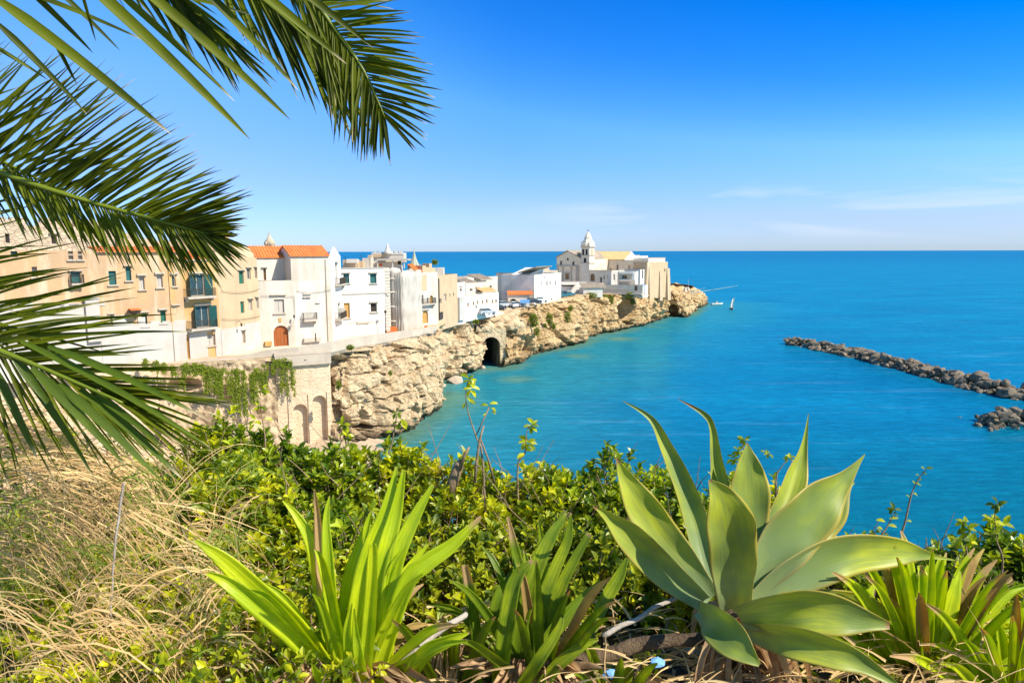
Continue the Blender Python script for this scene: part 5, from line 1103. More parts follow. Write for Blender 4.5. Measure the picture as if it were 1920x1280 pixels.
mb = MB(); r = (h[1] - h[0]) / 2; cx, cz = (h[0] + h[1]) / 2, h[3] - r
for k in range(13):
    a0, a1 = pi * k / 13, pi * (k + 1) / 13 - .03
    q = [(cx - r * cos(a0), cz + r * sin(a0)), (cx - r * cos(a1), cz + r * sin(a1)), (cx - (r + .55) * cos(a1), cz + (r + .55) * sin(a1)), (cx - (r + .55) * cos(a0), cz + (r + .55) * sin(a0))]
    mb.add([fa.p(u, z_, .12) for u, z_ in q] + [fa.p(u, z_, -.05) for u, z_ in q], [(0, 1, 2, 3), (0, 4, 5, 1), (1, 5, 6, 2), (2, 6, 7, 3), (3, 7, 4, 0)])
mb.build('voussoirs', M['plaster'], rt)
# ---------------------------------------------------------------- leaf materials
M['agave'] = leafmat('agave_leaf', (.50, .54, .045, 1), (.22, .30, .06, 1), .28, .42, .35, 2.5, (1.6, 1.7, .45, 1), bump=.25, veins=(5.0, .45, (.20, .28, .09, 1)), tip=(.35, .20, .09, 1))
M['strap'] = leafmat('strap_leaf', (.66, .70, .02, 1), (.46, .57, .02, 1), .45, .35, .45, 5, (1.8, 1.75, .2, 1), bump=.5, veins=(7.0, .55, (.38, .46, .01, 1)), tip=(.58, .42, .22, 1))
M['strapdark'] = leafmat('dark_strap_leaf', (.44, .50, .02, 1), (.20, .29, .015, 1), .42, .35, .45, 5, (2.0, 1.9, .3, 1), bump=.5, veins=(7.0, .55, (.12, .20, .012, 1)), tip=(.50, .36, .2, 1))
M['palm'] = leafmat('palm_leaflet', (.03, .045, .002, 1), (.11, .135, .004, 1), .22, .5, .15, 2.5, (2.0, 2.0, .25, 1), tip=(.62, .50, .34, 1))
M['palmbright'] = leafmat('palm_blade', (.16, .23, .012, 1), (.08, .13, .008, 1), .35, .4, .3, 2.5, (2.0, 2.0, .25, 1), bump=.4, veins=(8.0, .5, (.06, .10, .006, 1)), tip=(.62, .50, .34, 1))
M['rachis'] = leafmat('palm_rachis', (.20, .25, .015, 1), (.14, .19, .012, 1), .15, .4, .4, 3)
M['shrub'] = leafmat('shrub_leaf', (.66, .66, .025, 1), (.14, .21, .01, 1), .45, .36, .45, 8, (2.1, 1.9, .25, 1))
M['shrubmid'] = leafmat('green_shrub_leaf', (.46, .54, .02, 1), (.08, .15, .01, 1), .42, .34, .5, 8, (2.1, 1.9, .25, 1))
M['shrubdark'] = leafmat('dark_shrub_leaf', (.50, .53, .02, 1), (.09, .14, .01, 1), .35, .38, .4, 8, (2.1, 1.9, .25, 1))
M['creeper'] = leafmat('creeper_leaf', (.26, .31, .02, 1), (.14, .19, .015, 1), .35, .4, .4, 3, (1.8, 1.8, .3, 1))
M['cliffbush'] = leafmat('cliff_bush_leaf', (.26, .30, .02, 1), (.13, .18, .015, 1), .3, .5, .3, 2, (1.6, 1.6, .3, 1))
M['straw'] = leafmat('dry_grass', (.92, .68, .34, 1), (.66, .44, .19, 1), .35, .6, .25, 6, (1.1, 1.0, .8, 1))
M['grassgreen'] = leafmat('green_grass', (.30, .36, .06, 1), (.20, .28, .04, 1), .35, .5, .3, 6, (1.8, 1.7, .3, 1))
M['deadleaf'] = leafmat('withered_leaf', (.62, .43, .23, 1), (.34, .21, .11, 1), .25, .6, .25, 8, (1.2, 1.0, .7, 1))
M['twig'] = surf('twig_bark', (.34, .24, .16, 1), (.24, .16, .10, 1), .9, 20, None, 0, .3, 60, .01)
M['trunk'] = surf('palm_trunk_fibre', (.22, .15, .09, 1), (.12, .08, .05, 1), .95, 6, None, 0, .8, 14, .05)
M['soil'] = surf('dark_soil_litter', (.16, .10, .05, 1), (.08, .05, .026, 1), .95, 5, (.34, .23, .12, 1), .6, .8, 20, .04, stain_s=6)
def margin(m):      # thin yellow-brown leaf margin
    t = WTree(m.node_tree)
    for n_ in [n for n in m.node_tree.nodes if n.type == 'BSDF_PRINCIPLED']:
        src = n_.inputs['Base Color'].links[0].from_socket; at = t.n('ShaderNodeAttribute', attribute_name='edge'); c = mix(t, at.outputs['Fac'], src, (.52, .38, .07, 1)); m.node_tree.links.new(c, n_.inputs['Base Color'])
M['yellowed'] = leafmat('yellowed_leaf', (.62, .50, .14, 1), (.45, .30, .10, 1), .35, .5, .25, 8, (1.4, 1.2, .5, 1))
margin(M['agave'])
def bloom(m):       # glaucous bloom towards the leaf base
    t = WTree(m.node_tree); at = t.n('ShaderNodeAttribute', attribute_name='lv'); fx = t.n('ShaderNodeMapRange', i_0=at.outputs['Fac'], i_1=1.1, i_2=.1, i_4=.6).outputs[0]
    n_ = [n for n in m.node_tree.nodes if n.type == 'BSDF_PRINCIPLED'][0]; src = n_.inputs['Base Color'].links[0].from_socket; c = mix(t, fx, src, (.30, .40, .26, 1)); m.node_tree.links.new(c, n_.inputs['Base Color'])
bloom(M['agave'])
# ---------------------------------------------------------------- slope under the camera
def gnd(x, y):
    """height of the near ground"""
    z = -1.60 - .09 * y
    if y > 4.6: z -= (y - 4.6) ** 1.25 * .62
    if y > 9: z -= (y - 9) * .9
    z -= .09 * max(0, x - .5) * max(0, min(1, (y - 2) / 2))
    z += .05 * noise.noise(Vector((x * 1.3, y * 1.3, 0))) + .02 * noise.noise(Vector((x * 5, y * 5, 2)))
    return H + z
mb = MB(); mb.smooth = True
gx = np.concatenate([np.linspace(-40, -5, 24)[:-1], np.linspace(-5, 5, 110), np.linspace(5, 40, 24)[1:]]); gy = np.concatenate([np.linspace(-8, 1, 10)[:-1], np.linspace(1, 6, 60), np.linspace(6, 24, 30)[1:]])
for y in gy:
    for x in gx: mb.v.append((x, y, max(gnd(x, y), -1.5)))
nx = len(gx); mb.f = [(j * nx + i, j * nx + i + 1, (j + 1) * nx + i + 1, (j + 1) * nx + i) for j in range(len(gy) - 1) for i in range(nx - 1)]
struct('hillside', mb, M['soil'])
# ---------------------------------------------------------------- generic blade
def crs(P, n):
    """Catmull-Rom through tuples of floats"""
    out = []; m = len(P); P = [np.array(p, float) for p in P]
    for k in range(n + 1):
        s = k / n * (m - 1); i = min(int(s), m - 2); t = s - i
        p0, p1, p2, p3 = P[max(i - 1, 0)], P[i], P[i + 1], P[min(i + 2, m - 1)]
        out.append(.5 * ((2 * p1) + (p2 - p0) * t + (2 * p0 - 5 * p1 + 4 * p2 - p3) * t * t + (3 * p1 - p0 - 3 * p2 + p3) * t ** 3))
    return out
def blade(mb, pts, wid, face=None, cup=.3, nu=4, thick=0.0, twist=0.0, tipv=None, wob=0.0, fold=False):
    """leaf surface along 3-D points; wid = full width per point; face = direction the upper side looks to.
       returns tip values per vertex (0 leaf .. 1 withered tip)"""
    n = len(pts); rings = []; fdir = Vector(face) if face is not None else Vector((0, -1, .2))
    for i, p in enumerate(pts):
        p = Vector(p); t = Vector(pts[min(i + 1, n - 1)]) - Vector(pts[max(i - 1, 0)]); 
        if t.length < 1e-9: t = Vector((0, 0, 1))
        t.normalize(); f_ = fdir - t * fdir.dot(t)
        if f_.length < 1e-4: f_ = t.orthogonal()
        f_.normalize(); s_ = t.cross(f_); s_.normalize()
        tw = twist * (i / (n - 1)) if not callable(twist) else twist(i / (n - 1))
        f2_, s2_ = f_ * cos(tw) + s_ * sin(tw), s_ * cos(tw) - f_ * sin(tw)
        w_ = wid[i] / 2; row = []
        for j in range(nu + 1):
            u = -1 + 2 * j / nu
            h = cup * w_ * (u * u if not fold else abs(u)); 
            if wob: h += wob * w_ * sin(i * (.55 if thick else 1.1) + u * 2 + n * wid[n // 2] * 9) * abs(u)
            row.append(p + s2_ * (u * w_) + f2_ * h)
        rings.append((row, f2_))
    vs = [v for r, _ in rings for v in r]; m = nu + 1
    fs = [(i * m + j, i * m + j + 1, (i + 1) * m + j + 1, (i + 1) * m + j) for i in range(n - 1) for j in range(nu)]
    rp_ = 2 if thick else 1; mb.lu = getattr(mb, 'lu', []) + [-1 + 2 * j / nu for i in range(n) for j in range(m)] * rp_; mb.lv = getattr(mb, 'lv', []) + [i / n * 3 for i in range(n) for j in range(m)] * rp_
    ev = [abs(-1 + 2 * j / nu) ** 10 for i in range(n) for j in range(m)]; mb.edge = getattr(mb, 'edge', []) + ev + (ev if thick else [])
    tv = [(tipv[i] if tipv is not None else 0.0) for i in range(n) for j in range(m)]
    if thick:
        N = len(vs)
        for i, (row, f_) in enumerate(rings):
            for j, v in enumerate(row):
                u = -1 + 2 * j / nu; vs.append(v - f_ * thick * (1 - .92 * u * u) * min(1, wid[i] / .05))
        fs += [(a + N, d + N, c + N, b + N) for a, b, c, d in fs]
        fs += [(i * m, (i + 1) * m, (i + 1) * m + N, i * m + N) for i in range(n - 1)] + [(i * m + nu + N, (i + 1) * m + nu + N, (i + 1) * m + nu, i * m + nu) for i in range(n - 1)]
        tv = tv + tv
    mb.add(vs, fs); 
    if not hasattr(mb, 'tip'): mb.tip = []
    mb.tip += tv
def build_tip(mb, name, mat, parent=None):
    o = mb.build(name, mat, parent, True); t_ = getattr(mb, 'tip', [])
    t_ = t_ + [0.0] * (len(mb.v) - len(t_)); a = o.data.attributes.new('tip', 'FLOAT', 'POINT'); a.data.foreach_set('value', t_)
    if mat in (M['agave'], M['strap'], M['strapdark'], M['palmbright']):
        for nm in ('lu', 'lv'): q_ = getattr(mb, nm); a = o.data.attributes.new(nm, 'FLOAT', 'POINT'); a.data.foreach_set('value', q_ + [0.0] * (len(mb.v) - len(q_)))
    if mat is M['agave']: a = o.data.attributes.new('edge', 'FLOAT', 'POINT'); a.data.foreach_set('value', mb.edge)
    return o
def sstep(a, b, x): t = max(0, min(1, (x - a) / (b - a))); return t * t * (3 - 2 * t)
def pxblade(P, Wp, n=26, wfun=None, **kw):
    """P = [(px,py,Y)...] midline in photo pixels and depth; Wp = widths in px at those points"""
    mb = kw.pop('mb', None) or MB(); rows = crs([(p[0], p[1], p[2], w_) for p, w_ in zip(P, Wp)], n)
    pts = [atY(r[0], r[1], r[2]) for r in rows]; acu = kw.pop('acu', 0); ws = [max(.0008, r[3]) * (1 - acu * sstep(.5, .92, q_ / n)) * (Vector(p) - CAM).length / F * .97 for q_, (r, p) in enumerate(zip(rows, pts))]
    tp = kw.pop('tip', .93); amt = kw.pop('tipamt', 1.0); tipv = [amt * sstep(tp, tp + .05, i / n) for i in range(n + 1)]
    blade(mb, pts, ws, tipv=tipv, **kw); return mb
# ---------------------------------------------------------------- the big agave
base = atY(1372, 1140, 2.62); ag = thing('agave', 'large pale green agave rosette with broad pointed leaves in the right foreground', 'agave', (base.x, base.y, gnd(base.x, base.y)))
AG = [ # midline points, widths, options
 ([(1405, 1095, 2.72), (1404, 1010, 2.86), (1403, 920, 2.95), (1402, 865, 2.98), (1401, 829, 3.0)], [40, 72, 86, 62, 3], dict(cup=.35)),
 ([(1360, 1080, 2.75), (1356, 990, 2.95), (1346, 905, 3.05), (1340, 855, 3.08), (1334, 800, 3.1), (1318, 775, 3.1), (1272, 748, 3.12)], [30, 44, 40, 26, 17, 17, 2], dict(cup=.8, tip=.86)),
 ([(1425, 1080, 2.75), (1452, 985, 2.92), (1486, 900, 3.05), (1505, 840, 3.12), (1516, 775, 3.15)], [34, 58, 50, 22, 2], dict(cup=.7, tip=.97)),
 ([(1335, 1110, 2.66), (1312, 1010, 2.78), (1282, 915, 2.86), (1248, 838, 2.92), (1220, 785, 2.95), (1168, 751, 2.98)], [34, 56, 46, 32, 20, 2], dict(cup=.7, tip=.95)),
 ([(1425, 1125, 2.66), (1460, 1085, 2.85), (1495, 1055, 2.95), (1520, 1040, 3.0)], [30, 40, 40, 4], dict(cup=.3, tip=1.0)),
 ([(1405, 1115, 2.64), (1478, 1030, 2.80), (1545, 960, 2.92), (1586, 912, 2.98), (1603, 905, 3.0)], [44, 96, 88, 34, 2], dict(cup=.3, tip=.97)),
 ([(1335, 1120, 2.60), (1262, 1035, 2.62), (1206, 955, 2.64), (1172, 895, 2.66), (1156, 858, 2.66)], [40, 80, 78, 48, 7], dict(cup=.35, tip=.88)),
 ([(1400, 1115, 2.62), (1470, 1015, 2.66), (1535, 945, 2.72), (1585, 895, 2.78), (1622, 851, 2.82)], [44, 112, 98, 44, 2], dict(cup=.3, tip=.98)),
 ([(1318, 1128, 2.56), (1245, 1070, 2.50), (1180, 1005, 2.46), (1140, 968, 2.44), (1112, 948, 2.42)], [36, 66, 66, 34, 5], dict(cup=.55, tip=.88)),
 ([(1412, 1135, 2.60), (1490, 1078, 2.62), (1580, 1040, 2.66), (1680, 1033, 2.72), (1745, 1042, 2.76), (1792, 1050, 2.8)], [50, 84, 84, 58, 18, 2], dict(cup=.3, tip=.96)),
 ([(1376, 1140, 2.58), (1372, 1070, 2.46), (1367, 990, 2.38), (1350, 930, 2.36), (1330, 900, 2.36)], [70, 96, 112, 86, 14], dict(cup=.28, tip=.93)),
 ([(1450, 1140, 2.62), (1530, 1125, 2.66), (1610, 1133, 2.70), (1655, 1148, 2.72), (1694, 1168, 2.74)], [40, 48, 50, 30, 2], dict(cup=.3, tip=.99)),
 ([(1385, 1155, 2.50), (1450, 1148, 2.40), (1530, 1145, 2.34), (1610, 1160, 2.32), (1668, 1172, 2.32)], [48, 84, 92, 70, 22], dict(cup=.35, tip=.93)),
 ([(1400, 1180, 2.5), (1460, 1195, 2.36), (1540, 1215, 2.28), (1620, 1245, 2.24), (1690, 1290, 2.2)], [40, 62, 64, 48, 12], dict(cup=.4, tip=.95)),
 ([(1310, 1140, 2.5), (1335, 1165, 2.36), (1368, 1195, 2.26), (1400, 1225, 2.2), (1424, 1246, 2.18)], [34, 66, 78, 58, 14], dict(cup=.3, tip=.97)),
]
for P, Wd, kw in AG:
    P = [(a, b, c) for a, b, c in P]
    mb = pxblade(P, [w_ * .81 for w_ in Wd], acu=.38, n=40, nu=16, thick=.012, wob=.07, **kw); build_tip(mb, 'leaf', M['agave'], ag)
core = atY(1372, 1165, 2.62)
mb = MB(); mb.smooth = True; mb.tube([(core.x + .05, core.y + .1, gnd(core.x, core.y) - .05), core + Vector((0, .02, -.22)), core + Vector((0, 0, -.06)), core + Vector((.02, .0, .05))], [.05, .06, .085, .03], 12); mb.build('stem', M['trunk'], ag)
mb = MB()
for k in range(46):
    a = rnd(-2.6, .4) if k < 34 else rnd(0, 6.28); L = rnd(.18, .5); r0 = .05; c = core + Vector((cos(a) * r0, sin(a) * r0 * .8, rnd(-.2, .02)))
    d = Vector((cos(a), sin(a), 0)); pts = [c, c + d * L * .28 + Vector((0, 0, .02)), c + d * L * .5 + Vector((0, 0, -.12)), c + d * L * .6 + Vector((rnd(-.05, .05), 0, -.28 - rnd(0, .15)))]
    pts = [Vector(q[:3]) for q in crs([tuple(p) for p in pts], 12)]; w0 = rnd(.014, .045)
    blade(mb, pts, [w0 * (1 - (i / 12) ** 2 * .85) for i in range(13)], face=(d.x, d.y, 1), cup=rnd(.5, 1.6), nu=4, wob=.5, twist=rnd(-1.5, 1.5))
build_tip(mb, 'dry_leaf_skirt', M['deadleaf'], ag)
# ---------------------------------------------------------------- strap-leaved clumps
def clump(label, cpx, cpy, Y, leaves, mat, extra=0, spread=(160, 330), dead=5):
    b = atY(cpx, cpy, Y); rt = thing('strap_leaf_plant', label, 'plant', (b.x, b.y, gnd(b.x, b.y)), 'strap-leaved lily clumps in the foreground')
    for P, Wd, tp in leaves:
        Wd = [w_ * .86 for w_ in Wd]
        mb = pxblade(P, Wd, n=22, nu=6, cup=rnd(.35, .7), tip=tp, thick=.0035, twist=rnd(-.25, .25)); build_tip(mb, 'leaf', mat, rt)
    for k in range(extra):
        ang = rnd(-62, 62); L = rnd(*spread); dy = rnd(-.3, .3); x0 = cpx + ang * .25; dx = sin(R(ang)) * L; h_ = cos(R(ang)) * L
        P = [(x0, cpy, Y + dy * .3), (x0 + dx * .35, cpy - h_ * .45, Y + dy * .6), (x0 + dx * .72, cpy - h_ * .85, Y + dy), (x0 + dx, cpy - h_ * (1.0 if abs(ang) < 40 else .92), Y + dy * 1.2)]
        mb = pxblade(P, [rnd(11, 16), rnd(15, 22), rnd(12, 18), 3], n=20, nu=5, cup=rnd(.35, .9), tip=rnd(.7, 1.1), thick=.003, twist=rnd(-.5, .5)); build_tip(mb, 'leaf', mat if rnd(0, 1) > .1 else M['yellowed'], rt)
    mb = MB()
    for k in range(dead):
        ang = rnd(-95, 95); L = rnd(80, 190); dx = sin(R(ang)) * L
        P = [(cpx + ang * .2, cpy, Y), (cpx + dx * .5, cpy - 50, Y - .1), (cpx + dx, cpy - rnd(-30, 40), Y - .25)]
        pxblade(P, [14, 18, 4], n=14, nu=4, cup=1.0, tip=2, mb=mb, wob=.5, twist=rnd(-2, 2))
    if dead: build_tip(mb, 'withered_leaves', M['deadleaf'], rt)
    return rt
Y0 = 2.35
clump('bright yellow-green strap-leaved clump at the bottom, left of centre', 660, 1300, Y0, [
 ([(640, 1290, Y0), (560, 1180, Y0 - .05), (470, 1095, Y0 - .1), (415, 1045, Y0 - .12), (362, 1010, Y0 - .14)], [30, 46, 44, 30, 3], .97),
 ([(630, 1290, Y0 - .05), (560, 1200, Y0 - .12), (480, 1130, Y0 - .18), (425, 1090, Y0 - .2), (385, 1073, Y0 - .2)], [30, 34, 36, 24, 4], .95),
 ([(625, 1270, Y0), (612, 1150, Y0 + .05), (602, 1040, Y0 + .1), (596, 960, Y0 + .12), (590, 917, Y0 + .12)], [22, 26, 22, 14, 4], .30),
 ([(628, 1260, Y0 + .02), (608, 1130, Y0 + .08), (585, 1020, Y0 + .12), (555, 965, Y0 + .14), (530, 938, Y0 + .15)], [24, 32, 26, 16, 3], .99),
 ([(632, 1270, Y0), (622, 1150, Y0 - .02), (615, 1040, Y0), (612, 970, Y0 + .03), (618, 930, Y0 + .05)], [22, 30, 24, 14, 3], .97),
 ([(650, 1290, Y0 + .05), (650, 1180, Y0 + .1), (660, 1080, Y0 + .15), (685, 1000, Y0 + .2), (697, 958, Y0 + .22)], [24, 34, 32, 18, 5], .97),
 ([(655, 1290, Y0), (668, 1160, Y0 + .02), (690, 1050, Y0 + .06), (724, 960, Y0 + .1), (744, 875, Y0 + .14)], [26, 36, 38, 30, 6], .98),
 ([(690, 1290, Y0), (700, 1160, Y0 + .02), (722, 1040, Y0 + .05), (742, 960, Y0 + .1), (757, 880, Y0 + .12)], [28, 34, 36, 28, 8], .985),
 ([(680, 1300, Y0 - .1), (690, 1200, Y0 - .14), (697, 1100, Y0 - .16), (700, 1030, Y0 - .16), (698, 1018, Y0 - .16)], [30, 30, 26, 20, 6], 1.1),
 ([(715, 1300, Y0), (728, 1170, Y0), (740, 1060, Y0 + .04), (770, 985, Y0 + .08), (812, 908, Y0 + .12)], [30, 38, 38, 30, 8], .985),
 ([(700, 1290, Y0 - .05), (760, 1100, Y0 - .02), (800, 1055, Y0), (850, 1020, Y0 + .03), (902, 968, Y0 + .06)], [28, 36, 36, 28, 6], .88),
 ([(665, 1300, Y0 - .12), (655, 1230, Y0 - .18), (652, 1180, Y0 - .2), (660, 1130, Y0 - .2)], [26, 22, 18, 3], .98),
 ([(690, 1310, Y0 - .12), (675, 1240, Y0 - .2), (668, 1190, Y0 - .2), (664, 1140, Y0 - .2)], [24, 24, 16, 3], .98),
 ([(640, 1330, Y0 - .1), (615, 1290, Y0 - .2), (595, 1260, Y0 - .26), (585, 1243, Y0 - .28)], [20, 22, 18, 3], .98),
 ([(740, 1330, Y0 - .1), (790, 1230, Y0 - .14), (840, 1200, Y0 - .16), (880, 1186, Y0 - .16)], [18, 32, 24, 3], .95),
 ([(700, 1280, Y0), (730, 1130, Y0 + .04), (770, 1060, Y0 + .1), (803, 1020, Y0 + .14)], [22, 24, 18, 3], .97)], M['strap'], 18, (150, 300), 20)
Y1 = 2.55
clump('darker strap-leaved clump with withered tips, between the bright clump and the agave', 1010, 1290, Y1, [
 ([(960, 1300, Y1 - .1), (975, 1180, Y1 - .08), (1000, 1080, Y1 - .04), (1030, 1010, Y1), (1062, 962, Y1 + .05)], [26, 30, 34, 28, 5], .97),
 ([(990, 1290, Y1), (1010, 1150, Y1 + .05), (1038, 1070, Y1 + .1), (1064, 1010, Y1 + .14), (1070, 962, Y1 + .16)], [26, 28, 26, 20, 4], .95),
 ([(1000, 1300, Y1), (1030, 1160, Y1 + .06), (1060, 1080, Y1 + .1), (1105, 1000, Y1 + .14)], [26, 28, 24, 14], .95),
 ([(935, 1300, Y1 - .15), (945, 1200, Y1 - .16), (965, 1090, Y1 - .12), (998, 1050, Y1 - .1)], [30, 34, 30, 8], .9),
 ([(990, 1310, Y1 - .15), (1020, 1210, Y1 - .1), (1075, 1140, Y1 - .05), (1128, 1092, Y1)], [24, 28, 28, 16], 1.05),
 ([(965, 1300, Y1 - .2), (1005, 1240, Y1 - .24), (1045, 1180, Y1 - .22), (1055, 1150, Y1 - .2)], [24, 26, 18, 3], 1.0),
 ([(1000, 1310, Y1 - .2), (1040, 1250, Y1 - .2), (1090, 1210, Y1 - .2), (1122, 1198, Y1 - .2)], [22, 26, 20, 5], .95),
 ([(1100, 1200, Y1 + .1), (1130, 1130, Y1 + .2), (1160, 1080, Y1 + .25), (1175, 1045, Y1 + .28)], [20, 28, 24, 5], 1.0),
 ([(905, 1290, Y1), (892, 1180, Y1), (882, 1110, Y1), (872, 1058, Y1)], [18, 22, 22, 16], .72),
 ([(898, 1300, Y1 - .1), (894, 1240, Y1 - .1), (892, 1195, Y1 - .1), (888, 1165, Y1 - .1)], [18, 18, 14, 5], 1.0),
 ([(990, 1200, Y1 + .1), (982, 1100, Y1 + .15), (968, 1040, Y1 + .2), (952, 968, Y1 + .22)], [18, 22, 22, 5], .75),
 ([(1010, 1200, Y1 + .1), (1020, 1090, Y1 + .15), (1018, 1030, Y1 + .2), (1010, 975, Y1 + .22)], [18, 22, 18, 4], .96),
 ([(915, 1190, Y1 + .1), (935, 1120, Y1 + .15), (960, 1080, Y1 + .2), (990, 1040, Y1 + .25)], [18, 26, 20, 4], 1.0)], M['strapdark'], 26, (120, 290), 22)
Y2 = 2.9
clump('dense fan of green strap leaves at the bottom right corner behind the agave', 1730, 1300, Y2, [
 ([(1735, 1300, Y2 - .1), (1755, 1200, Y2 - .1), (1780, 1130, Y2 - .06), (1800, 1070, Y2)], [28, 36, 30, 4], .98),
 ([(1720, 1300, Y2), (1728, 1180, Y2 + .05), (1732, 1100, Y2 + .1), (1722, 1060, Y2 + .14)], [26, 32, 28, 5], .98),
 ([(1760, 1310, Y2 - .1), (1800, 1210, Y2 - .1), (1840, 1130, Y2 - .08), (1862, 1095, Y2 - .06)], [30, 38, 26, 3], .98),
 ([(1790, 1310, Y2 - .15), (1835, 1240, Y2 - .15), (1870, 1180, Y2 - .12)], [28, 36, 5], .96),
 ([(1810, 1320, Y2 - .2), (1870, 1260, Y2 - .2), (1925, 1215, Y2 - .18)], [26, 34, 6], .98),
 ([(1700, 1300, Y2), (1685, 1200, Y2 + .1), (1680, 1120, Y2 + .15), (1675, 1080, Y2 + .2)], [26, 32, 30, 6], .99),
 ([(1715, 1290, Y2 + .1), (1712, 1180, Y2 + .2), (1715, 1110, Y2 + .25), (1740, 1060, Y2 + .3)], [24, 34, 32, 10], .99),
 ([(1690, 1300, Y2), (1640, 1200, Y2 + .1), (1625, 1130, Y2 + .15), (1640, 1090, Y2 + .2)], [22, 26, 22, 5], .99)], M['strap'], 64, (170, 310), 12)
clump('second fan of strap leaves cut by the right edge at the bottom', 1890, 1350, 2.75, [], M['strap'], 36, (150, 270), 8)
clump('half hidden strap-leaved tuft between the agave and the bottom right fan', 1600, 1330, 3.0, [], M['strapdark'], 18, (120, 230), 6)
clump('small tuft of thin strap leaves low between the agave and the darker clump', 1150, 1330, 2.5, [], M['strapdark'], 9, (90, 170), 6)
clump('sparse strap-leaved tuft directly left of the bleached grey branch', 850, 1330, 2.6, [], M['strapdark'], 12, (110, 210), 10)
# ---------------------------------------------------------------- shrubs
def leaf_template():
    L = []                          # obovate folded leaf, length 1 along +x, normal +z
    prof = [(0, .03), (.2, .15), (.48, .27), (.78, .20), (1.0, .01)]
    vs = []; fs = []
    for i, (x, w_) in enumerate(prof):
        z = -.30 * x * x
        vs += [(x, -w_, z + w_ * .55), (x, 0, z), (x, w_, z + w_ * .55)]
    for i in range(4):
        a = i * 3; fs += [(a, a + 3, a + 4, a + 1), (a + 1, a + 4, a + 5, a + 2)]
    return np.array(vs), fs
LT, LF = leaf_template()
def add_leaf(mb, p, d, up, s, w_=1.0):
    d = d.normalized(); y = up.cross(d)
    if y.length < 1e-3: y = d.orthogonal()
    y.normalize(); z = d.cross(y)
    A = np.array([d, y * w_, z]) * s; V = LT @ A + np.array(p); n = len(mb.v)
    mb.v.extend(map(tuple, V.tolist())); mb.f.extend([tuple(i + n for i in f_) for f_ in LF])
def sprig(ml, mt, p, d, s, nleaf, length):
    """shoot end: leaves in a loose whorl round the top of a short twig"""
    q = p + d * length; mt.tube([p, p.lerp(q, .5) + Vector((rnd(-1, 1), rnd(-1, 1), 0)) * length * .06, q], [.0035, .003, .002], 4, False)
    a0 = rnd(0, 6.28); x = d.orthogonal().normalized(); y = d.cross(x)
    for k in range(nleaf):
        a = a0 + k * 2.4; t = 1 - (k / nleaf) * .8; out = x * cos(a) + y * sin(a); tilt = rnd(.5, 1.1) * (.55 + .6 * (k / nleaf))
        dd = d * cos(tilt) + out * sin(tilt); add_leaf(ml, p + d * (length * t), dd, d + Vector((0, 0, .3)), s * rnd(.75, 1.15), rnd(.85, 1.15))
def shrub(label, cpx, topy, Y, rx, hgt, n, mat, s=.055, deep=.7):
    b = atY(cpx, topy, Y); g = gnd(b.x, Y); rt = thing('shrub', label, 'shrub', (b.x, Y, g), 'leafy shrubs along the brink'); ml, mt = MB(), MB(); ht = b.z - g
    for k in range(n):
        a = rnd(0, 6.28); r = math.sqrt(rnd(0, 1)); x = b.x + rx * r * cos(a); y = Y + rx * deep * r * sin(a)
        top = g + ht * (1 - .35 * r ** 2.2) * (1 + .34 * noise.noise(Vector((x * 3.6, y * 3.6, 1))) + (rnd(.04, .22) if rnd(0, 1) < .07 else 0)); z = top - abs(random.gauss(0, 1)) * hgt * .28 - rnd(0, .1) * hgt
        z = max(z, gnd(x, y) + .05); d = Vector((.55 * r * cos(a) + rnd(-.4, .4), .5 * r * sin(a) + rnd(-.5, .3), rnd(.5, 1.1))).normalized(); L_ = rnd(.06, .13)
        p = Vector((x, y, z)) - d * L_; sprig(ml, mt, p, d, s * rnd(.8, 1.15), random.randint(6, 10), L_)
        if k % 3 == 0: mt.tube([p, p.lerp(Vector((b.x + rnd(-.15, .15), Y, g)), .5) + Vector((0, 0, -.05)), Vector((b.x + rnd(-.2, .2), Y + rnd(-.1, .1), g))], [.004, .006, .009], 4, False)
    for k in range(14):       # bare dead twigs sticking out
        a = rnd(0, 6.28); x = b.x + rx * .8 * cos(a); y = Y + rx * deep * .8 * sin(a); z0_ = g + ht * rnd(.5, .95); d = Vector((rnd(-.6, .6), rnd(-.6, .2), rnd(.3, 1))).normalized() * rnd(.08, .22)
        p = Vector((x, y, z0_)); mt.tube([p - d, p + Vector((rnd(-.02, .02), 0, 0)), p + d], [.004, .003, .0015], 4, False)
    ml.build('foliage', mat, rt, False); mt.build('twigs', M['twig'], rt, True); return rt
